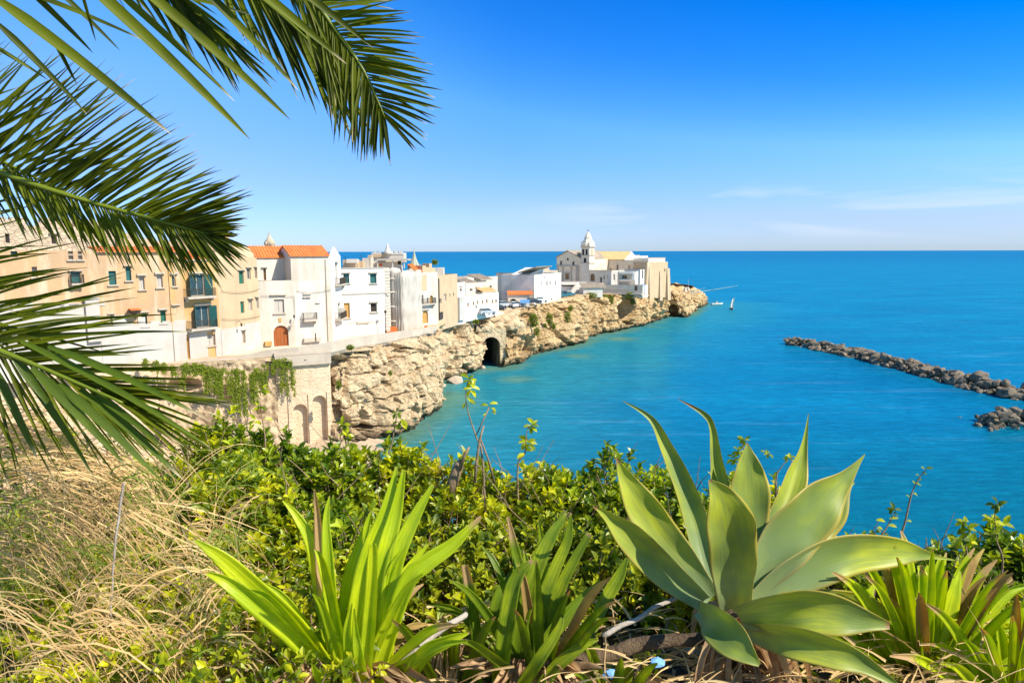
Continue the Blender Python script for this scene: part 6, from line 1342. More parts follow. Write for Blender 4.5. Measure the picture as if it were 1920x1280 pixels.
SH = [(60, 800, 4.0, .55, .6, 120, 'shrub', 'green shrub behind the dry grass at the left edge, under the low palm frond'),
 (215, 850, 3.9, .5, .6, 150, 'shrub', 'green shrub tangled in dry grass under the low palm frond'),
 (400, 800, 4.3, .36, .55, 150, 'shrub', 'leafy shrub right below the creeper-hung rubble wall'),
 (505, 806, 4.2, .36, .5, 150, 'shrub', 'leafy shrub in front of the left blind arch of the retaining wall'),
 (430, 875, 3.5, .45, .5, 170, 'shrub', 'bright shrub between the dry grass and the bright strap-leaved clump'),
 (620, 836, 4.1, .38, .5, 170, 'shrub', 'glossy leafed shrub whose shoots stand before the pale rock face'),
 (730, 838, 4.2, .34, .5, 170, 'shrub', 'leafy shrub below the near point where cliff meets water'),
 (620, 950, 3.4, .45, .4, 160, 'shrub', 'low leafy shrub directly behind the bright strap-leaved clump'),
 (860, 870, 4.1, .42, .5, 190, 'shrub', 'dark-shadowed shrub around the snapped woody stub, centre of the hedge'),
 (820, 980, 3.4, .5, .4, 170, 'shrubdark', 'low dark shrub between the two left strap-leaved clumps'),
 (990, 872, 4.2, .44, .5, 200, 'shrub', 'leafy shrub left of the agave with dense rounded tufts'),
 (1120, 862, 4.2, .42, .5, 200, 'shrub', 'leafy shrub just left of the tall twisted agave leaf'),
 (1060, 985, 3.5, .5, .4, 190, 'shrubdark', 'low shrub behind the darker strap-leaved clump'),
 (1240, 890, 4.1, .42, .5, 170, 'shrub', 'leafy shrub seen between the left agave leaves'),
 (1400, 885, 4.3, .36, .5, 130, 'shrub', 'leafy shrub behind the upright central agave leaves'),
 (1545, 1010, 4.0, .45, .4, 140, 'shrub', 'low shrub under the right-reaching agave leaf'),
 (1680, 1045, 4.0, .45, .4, 150, 'shrubdark', 'low shrub under the two slender twigs against the water'),
 (1835, 1010, 3.8, .36, .5, 160, 'shrub', 'bushy shrub near the right edge with drooping leaf tips'),
 (1935, 1030, 3.7, .36, .5, 150, 'shrubdark', 'dark shrub cut by the right edge of the view'),
 (1880, 1130, 3.2, .4, .4, 150, 'shrubdark', 'low dark shrub above the bottom right strap leaves'),
 (1250, 1010, 3.5, .5, .4, 150, 'shrubdark', 'low shaded shrub under the leftmost agave leaf'),
 (1480, 1130, 3.5, .5, .35, 110, 'shrubdark', 'low shrub hidden behind the agave heart'),
 (2080, 1030, 3.9, .5, .5, 130, 'shrub', 'shrub beyond the right edge of the view'),
 (2250, 1130, 3.4, .5, .5, 120, 'shrubdark', 'low shrub well beyond the right edge of the view'),
 (2100, 1230, 2.8, .45, .4, 110, 'shrub', 'near shrub beyond the bottom right corner'),
 (560, 1090, 3.0, .35, .3, 90, 'shrubdark', 'low shrub at the left foot of the bright strap-leaved clump')]
for k_, (cpx, ty, Y, rx, hg, n, mt_, lab) in enumerate(SH):
    if mt_ == 'shrub' and k_ % 2: mt_ = 'shrubmid'
    shrub(lab, cpx, ty, Y, rx * Y / 4.2 * 1.15, hg * 1.45, int(n * 1.9), M[mt_], .058)
# single shoots standing clear of the hedge, traced one by one
def shoot(label, stem, Y, leaves, s=.06, side=(), mat='shrub'):
    pts = [atY(x, y, Y) for x, y in stem]; rt = thing('sapling_shoot', label, 'shoot', (pts[0].x, pts[0].y, pts[0].z), 'single shoots rising above the hedge')
    g = Vector((pts[0].x + rnd(-.05, .05), Y, gnd(pts[0].x, Y))); pp = [Vector(q) for q in crs([tuple(g)] + [tuple(p) for p in pts], 16)]
    mt = MB(); mt.tube(pp, [.007 - .005 * i / 16 for i in range(17)], 6); ml = MB()
    for sd_ in side: sp_ = [atY(x, y, Y) for x, y in sd_]; mt.tube(sp_, [.004, .0025] if len(sp_) == 2 else [.004] * len(sp_), 5)
    for (x, y, dx, dy, k) in leaves:
        p = atY(x, y, Y); d = Vector((dx, rnd(-.5, .4), -dy)); add_leaf(ml, p, d, Vector((0, -.6, 1)), s * k, 1.0)
    mt.build('stem', M['twig'], rt, True); ml.build('leaves', M[mat], rt, False); return rt
def whorl(x, y, n=6, k=1.0, down=.3):
    return [(x + rnd(-3, 3), y + rnd(-3, 3), cos(a), -sin(a) * .7 + down * rnd(0, 1), k * rnd(.75, 1.1)) for a in [2 * pi * (i + rnd(0, .5)) / n for i in range(n)]]
shoot('tall shoot with a forked leafy top, standing before the water at the hedge centre', [(905, 862), (893, 820), (880, 780), (873, 745), (878, 712)], 3.9,
      whorl(880, 712, 6, .9, 0) + whorl(884, 728, 5, .9) + [(876, 745, .6, .5, .8), (872, 755, -.3, .6, .6), (880, 750, .9, .3, .7)] + [(915, 760, -.9, -.1, .8), (918, 757, .8, -.2, .8), (920, 764, .6, .4, .8), (912, 775, -.5, .2, .4), (922, 770, .8, .5, .5)], side=[[(893, 815), (905, 790), (918, 762)]])
shoot('shoot with a drooping leaf tuft over the turquoise shallows, right of the forked shoot', [(970, 885), (984, 850), (986, 820), (992, 795)], 4.0, whorl(997, 797, 7, .9, .2) + whorl(988, 830, 7, 1.1, .3) + [(984, 845, .9, -.1, 1), (985, 850, -.8, .2, 1)])
shoot('leafy shoot before the pale plastered wall right of the dangling creepers', [(498, 850), (494, 800), (490, 775), (487, 745)], 4.2, whorl(490, 732, 5, .9, .1) + whorl(486, 762, 5, .9) + whorl(478, 790, 5, .9, .2) + [(494, 785, .9, .1, 1), (478, 795, -.6, .5, .9)])
shoot('leafy shoot before the rock face right of the blind arches', [(640, 880), (637, 835), (642, 800)], 4.1, whorl(645, 795, 6, .9, .1) + whorl(650, 815, 5, .9) + [(634, 830, -.6, .7, 1.2), (660, 830, .5, .8, 1.1)])
shoot('leafy shoot before the undercut rock above the near water', [(728, 870), (735, 830), (742, 790), (744, 772)], 4.2, whorl(744, 772, 5, .7, 0) + whorl(748, 790, 5, .8, .3) + [(752, 785, .6, .8, 1.2), (735, 810, -.8, -.1, .8), (738, 800, .7, .1, .8)])
shoot('bare-stemmed twig with small oval leaves, tallest against the water at the right', [(1690, 1020), (1698, 975), (1708, 930), (1718, 905), (1735, 880)], 3.4,
      [(1735, 878, .7, -.3, .7), (1733, 880, -.5, -.6, .6), (1728, 886, .9, .1, .6), (1724, 892, -.7, -.5, .5), (1720, 900, .9, -.2, .7), (1716, 908, -.4, -.8, .5), (1712, 925, 1, .3, .7), (1706, 932, -.6, -.6, .4), (1700, 977, 1, -.05, .7), (1716, 905, .9, .2, .6)], s=.05)
shoot('leafy low twig left of the tallest bare-stemmed twig', [(1650, 1020), (1662, 990), (1678, 960)], 3.4, whorl(1678, 957, 5, .8, 0) + [(1665, 985, .9, -.1, .8), (1660, 978, -.8, -.3, .8), (1668, 972, .9, -.3, .8), (1655, 992, -.8, -.5, .8), (1655, 1000, .9, .2, .8)] + whorl(1640, 1000, 4, .8, .2), s=.055, mat='shrubdark')
shoot('leafy shoot topping the shrub near the right edge', [(1880, 1060), (1868, 1010), (1865, 950)], 3.5, whorl(1867, 945, 7, .8, .3) + whorl(1860, 975, 7, .9, .3) + whorl(1880, 985, 5, .9, .3) + whorl(1858, 1000, 6, 1.0, .3), mat='shrubdark')
shoot('leafy shoot with a pale curled tip left of the right edge shrub', [(1815, 1060), (1808, 1010), (1803, 980)], 3.6, whorl(1805, 978, 6, .8, .2) + whorl(1815, 990, 7, .9, .3) + whorl(1798, 1010, 6, 1.0, .3) + whorl(1820, 1015, 6, 1.0, .4))
shoot('green tuft poking up behind the upright agave leaf', [(1405, 900), (1398, 860), (1392, 830)], 4.2, whorl(1395, 825, 7, .8, .1) + whorl(1385, 845, 6, .8, .2) + whorl(1375, 860, 6, .8, .2))
shoot('thin stalked tuft between the agave leaves above the water', [(1455, 910), (1462, 880), (1478, 860)], 4.2, whorl(1480, 858, 6, .7, .1) + whorl(1440, 850, 5, .6, .1) + [(1425, 846, .9, -.1, .6)])
p = atY(855, 880, 4.0); rt = thing('broken_stub', 'snapped grey woody stub standing among the hedge leaves before the water', 'stump', p); mb = MB(); mb.smooth = True
mb.tube([atY(840, 930, 4.0), atY(850, 900, 4.0), atY(860, 872, 4.0), atY(866, 862, 4.0)], [.035, .034, .03, .012], 9); mb.tube([atY(862, 880, 3.98), atY(872, 850, 3.98), atY(880, 838, 3.98)], [.012, .01, .006], 6); mb.build('stub', M['twig'], rt)
p = atY(895, 860, 3.9); rt = thing('bare_stick', 'bare tan stick slanting up beside the forked shoot', 'stick', p); mb = MB(); mb.smooth = True
mb.tube([atY(890, 905, 3.85), atY(893, 870, 3.85), atY(899, 825, 3.85), atY(907, 798, 3.85)], [.009, .009, .007, .005], 7); mb.tube([atY(900, 820, 3.85), atY(915, 860, 3.9), atY(927, 905, 3.95)], [.005, .006, .008], 6); mb.build('stick', M['twig'], rt)
# ---------------------------------------------------------------- ground cover and litter
ml, mt = MB(), MB()
for k in range(3000):
    y = rnd(1.9, 4.6); x = rnd(-1, 1) * (y * .82); 
    if noise.noise(Vector((x * 1.7, y * 1.7, 5))) < -.12 and y < 3: continue
    p = Vector((x, y, gnd(x, y) + rnd(0, .12) + (.1 if x < -.8 else 0))); d = Vector((rnd(-1, 1), rnd(-1, .6), rnd(.2, 1.1))).normalized(); sprig(ml, mt, p, d, rnd(.022, .038), random.randint(5, 8), rnd(.03, .08))
for k in range(2300):
    y = rnd(2.0, 3.9); x = -y * rnd(.22, .85); p = Vector((x, y, gnd(x, y) + rnd(.08, .42))); d = Vector((rnd(-1, 1), rnd(-1, .4), rnd(.2, 1.1))).normalized(); sprig(ml, mt, p, d, rnd(.026, .05), random.randint(5, 8), rnd(.03, .09))
o = ml.build('ground_cover', M['shrub'], None, False); tag(o, 'low small-leaved green plants covering the slope between the shrubs', 'ground cover', None, 'stuff')
o = mt.build('fine_twigs', M['twig'], None, False); tag(o, 'fine twigs of the low plants on the slope', 'twigs', None, 'stuff')
mb = MB(); mb.smooth = True
for k in range(3800):
    y = rnd(1.7, 4.4); x = rnd(-1, 1) * (y * .8); z = gnd(x, y) + rnd(.0, .06); a = rnd(0, 6.28); L = rnd(.04, .16); d = Vector((cos(a), sin(a), rnd(-.1, .5)))
    pts = [Vector((x, y, z)) + d * (L * i / 5) + Vector((0, 0, .06 * L * sin(i) * 2)) for i in range(6)]; w0 = rnd(.004, .02)
    blade(mb, pts, [w0 * (.4 + sin(pi * (i + .3) / 5.6) * .6) for i in range(6)], face=(rnd(-.5, .5), rnd(-.5, .5), 1), cup=rnd(-.8, 1.2), nu=2, twist=rnd(-2, 2))
o = build_tip(mb, 'leaf_litter', M['deadleaf']); tag(o, 'withered leaves and straw littering the dark soil', 'leaf litter', None, 'stuff')
mb = MB(); mb.smooth = True
for k in range(900):
    y = rnd(1.9, 3.0); x = rnd(-.5, .8) * y; z = gnd(x, y) + rnd(.03, .3); a = rnd(0, 6.28); L = rnd(.08, .3); d = Vector((cos(a), sin(a) * .6, rnd(-.2, .7))).normalized(); q = Vector((x, y, z)); pts = []
    for i in range(7): pts.append(q.copy()); q = q + d * (L / 6); d = (d + Vector((rnd(-.15, .15), rnd(-.1, .1), -.12))).normalized()
    w0 = rnd(.003, .014); blade(mb, pts, [w0 * (1 - .7 * i / 6) for i in range(7)], face=(rnd(-.5, .5), -1, rnd(0, 1)), cup=rnd(.3, 1.2), nu=2, twist=rnd(-2, 2))
o = build_tip(mb, 'dry_stem_tangle', M['straw']); tag(o, 'tangle of dry stems and withered straps between the front plants', 'dry stems', None, 'stuff')
def stick(pts, r, label, mat='twig'):
    P = [atY(*p) for p in pts]; mb = MB(); mb.smooth = True; q = [Vector(c) for c in crs([tuple(p) for p in P], 14)]
    mb.tube([c + Vector((noise.noise(c * 9), 0, noise.noise(c * 9 + Vector((3, 3, 3))))) * .012 for c in q], [r * (1 - .35 * i / 14) for i in range(15)], 8); o = mb.build('fallen_branch', M[mat]); tag(o, label, 'branch'); return o
M['greywood'] = surf('bleached_branch', (.48, .42, .36, 1), (.32, .27, .22, 1), .9, 12, None, 0, .4, 40, .01)
stick([(700, 1290, 2.3), (770, 1225, 2.35), (830, 1180, 2.42), (872, 1150, 2.5)], .017, 'bleached grey branch leaning right from the bright strap-leaved clump', 'greywood')
stick([(1130, 1190, 2.5), (1190, 1160, 2.55), (1240, 1135, 2.6), (1300, 1110, 2.66)], .011, 'thin grey branch pointing at the agave heart from the left', 'greywood')
stick([(1010, 1270, 2.45), (1110, 1235, 2.5), (1220, 1205, 2.55), (1330, 1195, 2.6)], .038, 'thick dark root lying under the agave', 'trunk')
stick([(560, 1290, 2.3), (590, 1240, 2.34), (612, 1210, 2.4)], .014, 'short pale branch at the left foot of the bright strap-leaved clump', 'greywood')
for (px, py, lab) in ((1232, 1240, 'light blue crumpled scrap lying in the shade under the agave'), (1142, 1262, 'small blue scrap left of the crumpled one, on the dark soil')):
    p = atY(px, py, 2.35); bm = bmesh.new(); bmesh.ops.create_icosphere(bm, subdivisions=2, radius=.022)
    for v in bm.verts: v.co *= 1 + .7 * noise.noise(v.co * 60 + Vector((px, 0, 0)))
    me = bpy.data.meshes.new('scrap'); bm.to_mesh(me); bm.free(); me.materials.append(M['bluecloth']); o = bpy.data.objects.new('plastic_scrap', me); COL.objects.link(o); o.location = (p.x, p.y, p.z); o.scale = (1.2, 1, .7); tag(o, lab, 'litter')
# stump with frayed fibres near the bright clump
p = atY(830, 1240, 2.5); rt = thing('fibrous_stump', 'reddish frayed stump of an old lily stem between the two front clumps', 'stump', p); mb = MB()
for k in range(70):
    a = rnd(0, 6.28); r = .07 * math.sqrt(rnd(0, 1)); b_ = p + Vector((r * cos(a), r * sin(a) * .8, -.14)); mb.tube([b_, b_ + Vector((rnd(-.01, .02), 0, .1)), b_ + Vector((rnd(-.01, .05), rnd(-.02, .02), .18 + rnd(0, .07)))], [.006, .005, .002], 4)
mb.build('fibres', M['deadleaf'], rt)
# ---------------------------------------------------------------- dry grass on the left
def grass(name, label, n, mat, bundles, wd=(.0025, .005), cat='grass'):
    mb = MB(); mb.smooth = True
    for (px, py, Y, ang, spread, L, num, grav) in bundles:
        c = atY(px, py, Y)
        for k in range(num):
            a = R(ang + random.gauss(0, spread)); Ln = L * rnd(.5, 1.25); dy = random.gauss(0, .35); v = Vector((cos(a), dy, sin(a))).normalized() * (Ln / 7)
            p = c + Vector((random.gauss(0, .035), random.gauss(0, .07), random.gauss(0, .03))); pts = [p.copy()]
            wv = rnd(-.012, .012)
            for i in range(7): p = p + v; v = v + Vector((wv, 0, -grav * Ln * .045 * rnd(.6, 1.4))); v = v.normalized() * (Ln / 7); pts.append(p.copy())
            w0 = rnd(*wd); blade(mb, pts, [w0 * (1 - .8 * (i / 7) ** 1.5) for i in range(8)], face=(rnd(-.6, .6), -1, rnd(0, .8)), cup=.5, nu=1)
    o = build_tip(mb, name, mat); tag(o, label, cat, None, 'stuff'); return o
bd = []
for k in range(110):
    px = rnd(-120, 430); py = rnd(860, 1300); 
    if py < 980 and px > 330: continue
    bd.append((px, py, rnd(2.1, 3.0) + (1280 - py) * .0018, random.choice([20, 160, 35, 200, 10, 60, 110, -10]) + rnd(-15, 15), rnd(10, 28), rnd(.25, .6), random.randint(5, 10), rnd(.5, 2.0)))
bd += [(120, 950, 2.6, -40, 12, .5, 14, .5), (120, 950, 2.6, 170, 14, .5, 12, .6), (240, 960, 2.5, -35, 8, .5, 12, .3), (0, 880, 2.6, 10, 9, .75, 20, .9), (-60, 930, 2.5, 14, 10, .8, 20, 1.0), (-60, 1010, 2.4, 14, 10, .7, 16, 1.0), (420, 1085, 2.4, 200, 22, .4, 22, 1.2), (410, 1075, 2.4, 130, 25, .4, 22, 1.0), (60, 1230, 2.1, 20, 14, .7, 22, 1.4),
       (-60, 800, 3.0, 12, 12, .8, 20, 1.0), (-40, 850, 2.8, 8, 12, .8, 20, 1.0), (80, 800, 3.2, 170, 16, .6, 20, 1.0), (100, 900, 2.7, 20, 25, .6, 14, 1.2), (260, 900, 2.8, 150, 22, .5, 24, 1.2), (0, 980, 2.5, 12, 12, .7, 14, 1.2), (-60, 1120, 2.2, 14, 12, .8, 14, 1.4), (150, 1150, 2.2, 30, 30, .5, 26, 1.6), (330, 1180, 2.2, 200, 20, .5, 22, 1.6),
       (0, 820, 3.1, 15, 14, .7, 26, 1.0), (60, 840, 3.0, 5, 20, .6, 22, 1.2), (200, 850, 3.0, -25, 18, .6, 22, .8), (470, 950, 3.0, 190, 14, .3, 14, 1.5)]
grass('dry_grass', 'tangled straw-coloured dry grass sprawling over the left foreground', 0, M['straw'], bd, (.0024, .0075), 'dry grass')
bd = [(rnd(-100, 460), rnd(860, 1290), rnd(2.2, 3.3), rnd(40, 140), 28, rnd(.12, .3), 12, rnd(.5, 2)) for k in range(70)]
grass('green_grass', 'thin green grass blades mixed into the dry grass', 0, M['grassgreen'], bd, (.003, .006), 'grass')
o = stick([(232, 905, 2.35), (222, 960, 2.34), (213, 1040, 2.32), (210, 1100, 2.32), (212, 1160, 2.3)], .005, 'thin bleached stem standing upright in the dry grass', 'greywood'); o.name = 'dry_stem'
# ---------------------------------------------------------------- creepers and cliff bushes
def creeper(label, strands, f, out=.5, dens=11):
    u, v = f.uv(*strands[0][:2]); rt = thing('hanging_creeper', label, 'creeper', f.p(u, v, out)); ml, mt = MB(), MB()
    for (px, py, py2, w_) in strands:
        for k in range(max(1, int(w_ / 1.7))):
            x = px + rnd(-w_, w_); u, v = f.uv(x, py + rnd(-3, 5)); _, v2 = f.uv(x, py2 - rnd(0, (py2 - py) * .35)); pts = []; L = v - v2; nn = 8
            for i in range(nn + 1): t = i / nn; pts.append(f.p(u + .12 * sin(i + x), v - L * t, out + .35 * (1 - abs(2 * t - .3)) * .5 + rnd(-.05, .05)))
            mt.tube(pts, .012, 4, False)
            for i in range(int(L * dens * 1.8) + 9):
                t = rnd(0, 1); q = f.p(u + rnd(-.16, .16) * (1.2 - t), v - L * t, out + rnd(0, .35)); add_leaf(ml, q, Vector((rnd(-1, 1), rnd(-1, .2), rnd(-1.2, .4))), f.n + Vector((0, 0, .4)), rnd(.14, .26))
    ml.build('leaves', M['creeper'], rt, False); mt.build('vines', M['twig'], rt, False)
fw = Fac(P2(300, 760, 76.6), P2(521, 760, 82.0))
creeper('thick creeper mat with long tails over the middle of the rubble wall', [(385, 682, 700, 12), (395, 690, 742, 16), (405, 690, 745, 16), (420, 700, 750, 10), (445, 702, 770, 12), (452, 702, 800, 8), (470, 698, 765, 10), (480, 695, 740, 12), (490, 690, 730, 10), (430, 690, 700, 20), (460, 690, 712, 24)], fw, .6, 17)
creeper('light green creeper along the road edge at the left of the rubble wall', [(350, 680, 700, 14), (362, 680, 704, 16), (330, 684, 705, 14), (300, 676, 700, 16), (280, 672, 695, 16), (375, 684, 705, 10), (385, 682, 760, 4), (340, 700, 735, 6)], fw, .5, 14)
creeper('creeper with thin dangling strands against the plastered retaining wall', [(505, 678, 690, 14), (520, 672, 690, 12), (535, 672, 688, 12), (528, 680, 740, 6), (541, 680, 748, 6), (548, 690, 752, 3), (512, 685, 705, 6)], Fac(P2(490, 760, 82.0), P2(622, 760, 85.4)), .35, 16)
def bush(px, py, Y, rx, rz, n, label, mat='cliffbush', s=(.25, .5)):
    c = atY(px, py, Y); sc_ = Y / F; rt = thing('cliff_bush', label, 'bush', c, 'bushes rooted in the cliff'); ml, mt = MB(), MB()
    for k in range(int(n * 2.1)):
        a, b_, r = rnd(0, 6.28), rnd(-1, 1), rnd(.3, 1) ** .6; q = Vector((cos(a) * math.sqrt(1 - b_ * b_) * rx * sc_, sin(a) * math.sqrt(1 - b_ * b_) * rx * sc_ * .6, b_ * rz * sc_)) * r
        q *= 1 + .35 * noise.noise((c + q) / 1.2); add_leaf(ml, c + q, q + Vector((rnd(-1, 1), rnd(-1, 1), rnd(-.3, 1))), Vector((0, -.4, 1)), rnd(*s))
        if k % 14 == 0: mt.tube([c + Vector((0, .5, -rz * sc_ * .7)), c + q * .8], .03, 4, False)
    ml.build('foliage', M[mat], rt, False); mt.build('branches', M['twig'], rt, False)
for b_ in ((1000, 600, 160, 8, 12, 330, 'largest green bush on the cliff, right of the cave arch'), (1006, 622, 160, 5, 7, 120, 'small bush hanging just below the largest cliff bush'), (1030, 597, 171, 6, 9, 200, 'green bush in the hollow right of the largest cliff bush'),
           (1038, 612, 171, 3, 5, 80, 'little tuft below the hollow on the cliff'), (1064, 594, 181, 6, 8, 180, 'olive green bush under the parked teal cars'), (1070, 578, 185, 4, 5, 110, 'small bright bush at the rim under the parked teal cars'), (1022, 611, 166, 2.5, 4, 60, 'tiny round tuft left of the hollow bush'),
           (967, 605, 152, 2, 3.5, 60, 'tiny tuft above the masonry right of the cave arch'), (1108, 554, 207, 11, 4.5, 260, 'spreading bush on the rim under the lean-to hut'), (1133, 558, 213, 6, 6, 180, 'round dark bush on the rim, left of the hanging ones'), (1146, 562, 215, 4, 10, 200, 'hanging bush trailing down from the rim below the porch house'),
           (1180, 553, 220, 8, 5, 220, 'bright green bush at the rim above the big cliff cave'), (1186, 566, 222, 4, 5, 110, 'bush dangling at the top right of the big cliff cave'), (1206, 551, 221, 3, 3, 70, 'small bush at the foot of the blue board'), (1224, 561, 240, 4, 6, 110, 'bush on the rock face under the battered end wall'),
           (1245, 553, 250, 13, 3, 200, 'low olive scrub along the rim under the end wall'), (892, 603, 139, 5, 3, 90, 'olive scrub clinging to the rock above the cave arch'), (656, 652, 87.5, 7, 5, 150, 'dry tuft on top of the rock under the curving parapet'), (732, 700, 87, 3, 5, 60, 'tiny green plant on the pale rock face'), (634, 722, 82.5, 5, 9, 90, 'narrow green plant hanging beside the retaining wall edge'),
           (815, 492, 128, 4, 4, 90, 'small green treetop between the spire and the pergola')):
    sc_ = (.12, .24) if b_[2] < 100 else (.22, .45); bush(*b_, s=sc_)
# ---------------------------------------------------------------- palm: crown just outside the left edge, fronds reach in
crown = atY(-420, 330, 2.9); tr_x, tr_y = crown.x, crown.y
pt = thing('palm_tree', 'date palm whose long green fronds hang in from the left edge and the top', 'palm tree', (tr_x, tr_y, gnd(tr_x, tr_y)))
mb = MB(); g = gnd(tr_x, tr_y); n = 26
mb.lathe((tr_x, tr_y, g - .2), [(.24 + .025 * ((i % 2)), i * (crown.z - g + .2) / n) for i in range(n + 1)], 18); mb.build('trunk', M['trunk'], pt)
mb = MB()
for k in range(90):
    a = k * 2.4; z = crown.z - 1.1 + k * .011; r = .24; d = Vector((cos(a), sin(a), 0)); p = Vector((tr_x, tr_y, z)) + d * r
    mb.box(p + d * .05 + Vector((0, 0, .05)), d.cross(Vector((0, 0, 1))), (d * .5 + Vector((0, 0, .86))), (d * .86 - Vector((0, 0, .5))), .045, .1, .02, .6)
mb.build('leaf_bases', M['trunk'], pt)
def leaflet(mb, p, d, L, w_, droop=.25, tipa=.9, fold=.9, face=(0, -1, .3), tw=0.0, n=8, split=False):
    """narrow folded leaflet; p start, d direction"""
    pts = [Vector(p)]; v = Vector(d).normalized()
    for i in range(n): v = (v + Vector((0, 0, -droop / n))).normalized(); pts.append(pts[-1] + v * (L / n))
    ws = [w_ * min(1, .45 + i / n * 3.2) * (1 - (i / n) ** 2.6) ** .8 + .0008 for i in range(n + 1)]
    blade(mb, pts, ws, face=face, cup=fold, nu=2, fold=True, tipv=[sstep(tipa, tipa + .08, i / n) for i in range(n + 1)], twist=tw)
def frond(rach, rad, n, up=None, low=None, width=.02, label=None, ymin=0):
    """rach = [(px,py,Y)], up/low = functions t -> (image angle in degrees, length in px) of leaflets on either side"""
    rows = crs(rach, 60); pts = [atY(*r) for r in rows]; fr = MB(); fr.smooth = True
    for k in range(n):
        t = (k + .5) / n * .97 + .02; i = min(int(t * 60), 59); r = np.array(rows[i]) * (1 - (t * 60 - i)) + np.array(rows[i + 1]) * (t * 60 - i); p = atY(*r)
        for sd, fn in ((1, up), (-1, low)):
            if fn is None: continue
            q = fn(t)
            if q is None: continue
            ang, Lp = q; ang += random.gauss(0, 3.2); Lp *= rnd(.86, 1.1); sc_ = r[2] / F; L = Lp * sc_; dd = Vector((cos(R(ang)), random.gauss(0, .16) + .10 * sd, sin(R(ang))))
            leaflet(fr, p, dd, L, width * rnd(.75, 1.15), rnd(.02, .22), random.choice([.93, .97, 1.2, .85, 1.2]), rnd(.5, 1.1), (rnd(-.4, .4), -1, rnd(-.6, .9)), rnd(-.5, .5))
    o = build_tip(fr, 'frond', M['palm'], pt)
    rb = MB(); rb.smooth = True; rb.tube([Vector(p) for p in pts], [rad * (1 - .85 * i / 60) + .0015 for i in range(61)], 8); rb.build('rachis', M['rachis'], o)
    if label: o['label'] = label
    return o
lerp = lambda a, b, t: a + (b - a) * t
C0 = (-420, 330, 2.9)
# A: big frond arching over the top, hanging down to (722,215)
frond([C0, (-260, -180, 2.9), (100, -420, 2.9), (400, -240, 2.85), (545, -60, 2.8), (620, 45, 2.8), (680, 130, 2.8), (722, 222, 2.8)], .020, 128,
      lambda t: (lerp(22, -12, sstep(.55, .93, t)) - 38 * sstep(.92, 1, t), lerp(180, 128, t) * (1 - .35 * sstep(.9, 1, t))), lambda t: (lerp(-62, -93, sstep(.5, .8, t)) + 8 * sstep(.93, 1, t), lerp(230, 160, sstep(.5, .85, t)) * (1 - .5 * sstep(.85, 1, t))), .0145, 'frond hanging from the top with a comb of leaflets, its tip against the open sky')
# B: second frond behind, its leaflets hang in the gap between
frond([C0, (-300, -120, 3.1), (0, -330, 3.2), (260, -200, 3.2), (420, -60, 3.15), (540, 40, 3.1), (610, 110, 3.05)], .017, 84,
      lambda t: (lerp(0, -50, t), 130) if t > .5 else None, lambda t: (lerp(-50, -66, t), lerp(220, 170, t)), .019, 'frond behind the top one, leaflets slanting down to the right')
frond([C0, (-300, -60, 3.3), (-60, -220, 3.3), (160, -120, 3.3), (300, -30, 3.3), (400, 50, 3.25)], .016, 70, lambda t: (lerp(10, -45, t), 150), lambda t: (lerp(-40, -62, t), lerp(220, 150, t)), .018, 'darker frond crossing the top left corner')
# C: near frond whose long broad leaflets sweep down across the sky
o = MB(); o.smooth = True
for (x0, y0, x1, y1, wpx, Y) in ((-20, -10, 322, 252, 34, 2.1), (-10, 40, 163, 214, 20, 2.2), (130, -60, 470, 262, 36, 2.1), (190, -40, 440, 190, 22, 2.15), (240, -40, 545, 225, 32, 2.15), (-30, -40, 275, 78, 22, 2.2), (60, -60, 225, 95, 16, 2.25), (-60, 60, 90, 150, 14, 2.3), (330, -70, 560, 170, 26, 2.2), (90, 55, 145, 160, 12, 2.3), (20, -50, 175, 100, 18, 2.2), (400, -80, 650, 120, 30, 2.2), (150, -30, 180, 78, 10, 2.2), (-40, -90, 480, 30, 26, 2.25), (460, -90, 700, 90, 26, 2.3)):
    a = atY(x0, y0, Y); b = atY(x1, y1, Y + .12); d = b - a; L = d.length; d = d.normalized() + Vector((0, 0, .055)); leaflet(o, a, d, L, .64 * wpx * Y / F, .11, random.choice([.9, .95, 1.2]), .6, (.15, -1, rnd(.1, .7)), rnd(-.3, .3), 16)
fo = build_tip(o, 'frond', M['palm'], pt); fo['label'] = 'nearest frond, broad leaflets sweeping down to the right across the top left sky'
rb = MB(); rb.smooth = True; rb.tube([Vector(q) for q in crs([tuple(atY(*C0)), tuple(atY(-200, -40, 2.3)), tuple(atY(0, -75, 2.2)), tuple(atY(250, -75, 2.15)), tuple(atY(470, -95, 2.25))], 30)], [.018 - .012 * i / 30 for i in range(31)], 8); rb.build('rachis', M['rachis'], fo)
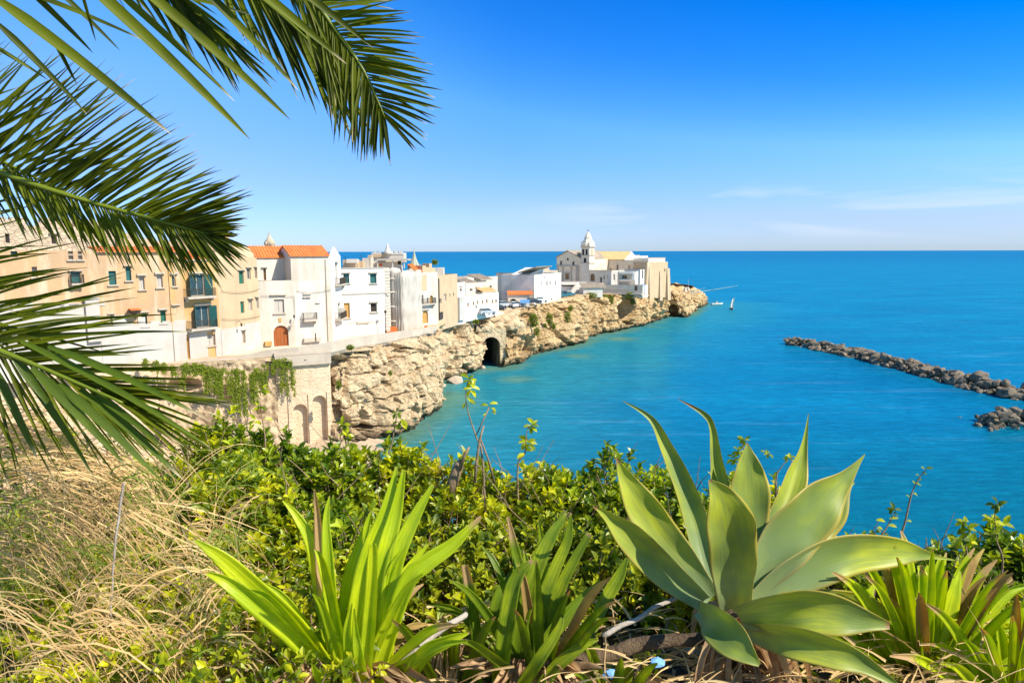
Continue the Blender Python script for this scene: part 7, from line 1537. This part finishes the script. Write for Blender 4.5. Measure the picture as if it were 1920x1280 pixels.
# D: the long frond across the left, tip at (440,446)
frond([C0, (-260, 270, 2.7), (-80, 298, 2.6), (60, 345, 2.55), (180, 382, 2.55), (290, 412, 2.55), (355, 430, 2.55), (400, 441, 2.55)], .014, 160,
      lambda t: (lerp(46, 25, sstep(.3, .75, t)) - 24 * sstep(.72, 1, t), lerp(270, 165, sstep(.35, .75, t)) * (1 - .72 * sstep(.7, 1, t))), lambda t: (lerp(-66, -58, t) + 40 * sstep(.8, 1, t), lerp(140, 120, t) * (1 - .4 * sstep(.85, 1, t))), .012, 'long frond pointing right across the left side, in front of the stone houses')
frond([C0, (-260, 200, 2.85), (-120, 235, 2.8), (-20, 290, 2.8), (60, 330, 2.8), (120, 360, 2.8)], .012, 30, lambda t: (lerp(36, 22, t), lerp(190, 150, t)), lambda t: (-60, 110), .017, 'short frond behind the long one at the left edge')
# E: low frond spreading over the street and the shrubs
frond([C0, (-240, 470, 2.5), (-120, 600, 2.35), (-20, 655, 2.3), (80, 690, 2.3), (170, 722, 2.35), (235, 745, 2.4)], .013, 62,
      lambda t: (lerp(16, -6, sstep(.3, .95, t)), lerp(330, 200, t)), lambda t: (lerp(-72, -30, sstep(.3, 1, t)), lerp(330, 210, t)), .0125, 'lowest frond fanning out over the white street walls and the shrubs')
frond([C0, (-260, 440, 2.7), (-150, 540, 2.6), (-60, 585, 2.6), (10, 610, 2.6), (60, 640, 2.6)], .011, 17, lambda t: (lerp(34, 8, t), lerp(230, 300, t)), lambda t: (lerp(-40, -14, t), 200), .014, 'frond of long thin leaflets over the tan house front')
# F: broad green blades hanging from the low frond
o = MB(); o.smooth = True
for (x0, y0, x1, y1, wpx, Y) in ((20, 660, 170, 880, 26, 2.1), (60, 690, 235, 872, 32, 2.05), (110, 720, 300, 900, 30, 2.05), (-10, 690, 70, 860, 26, 2.15), (150, 730, 345, 900, 26, 2.1), (40, 640, 395, 838, 22, 2.1), (90, 650, 385, 783, 24, 2.1), (180, 740, 310, 840, 20, 2.1)):
    a = atY(x0, y0, Y); b = atY(x1, y1, Y - .05); d = b - a; L = d.length; leaflet(o, a, d.normalized() + Vector((0, 0, .1)), L, .6 * wpx * Y / F, .2, random.choice([.85, .93, 1.2]), .5, (.3, -1, rnd(.2, .9)), rnd(-.4, .4), 16)
fo = build_tip(o, 'frond', M['palmbright'], pt); fo['label'] = 'nearest low frond with broad bright green blades hanging into the dry grass'
rb = MB(); rb.smooth = True; rb.tube([Vector(q) for q in crs([tuple(atY(*C0)), tuple(atY(-200, 560, 2.2)), tuple(atY(-40, 640, 2.12)), tuple(atY(80, 690, 2.08)), tuple(atY(230, 755, 2.03))], 30)], [.016 - .012 * i / 30 for i in range(31)], 8); rb.build('rachis', M['rachis'], fo)
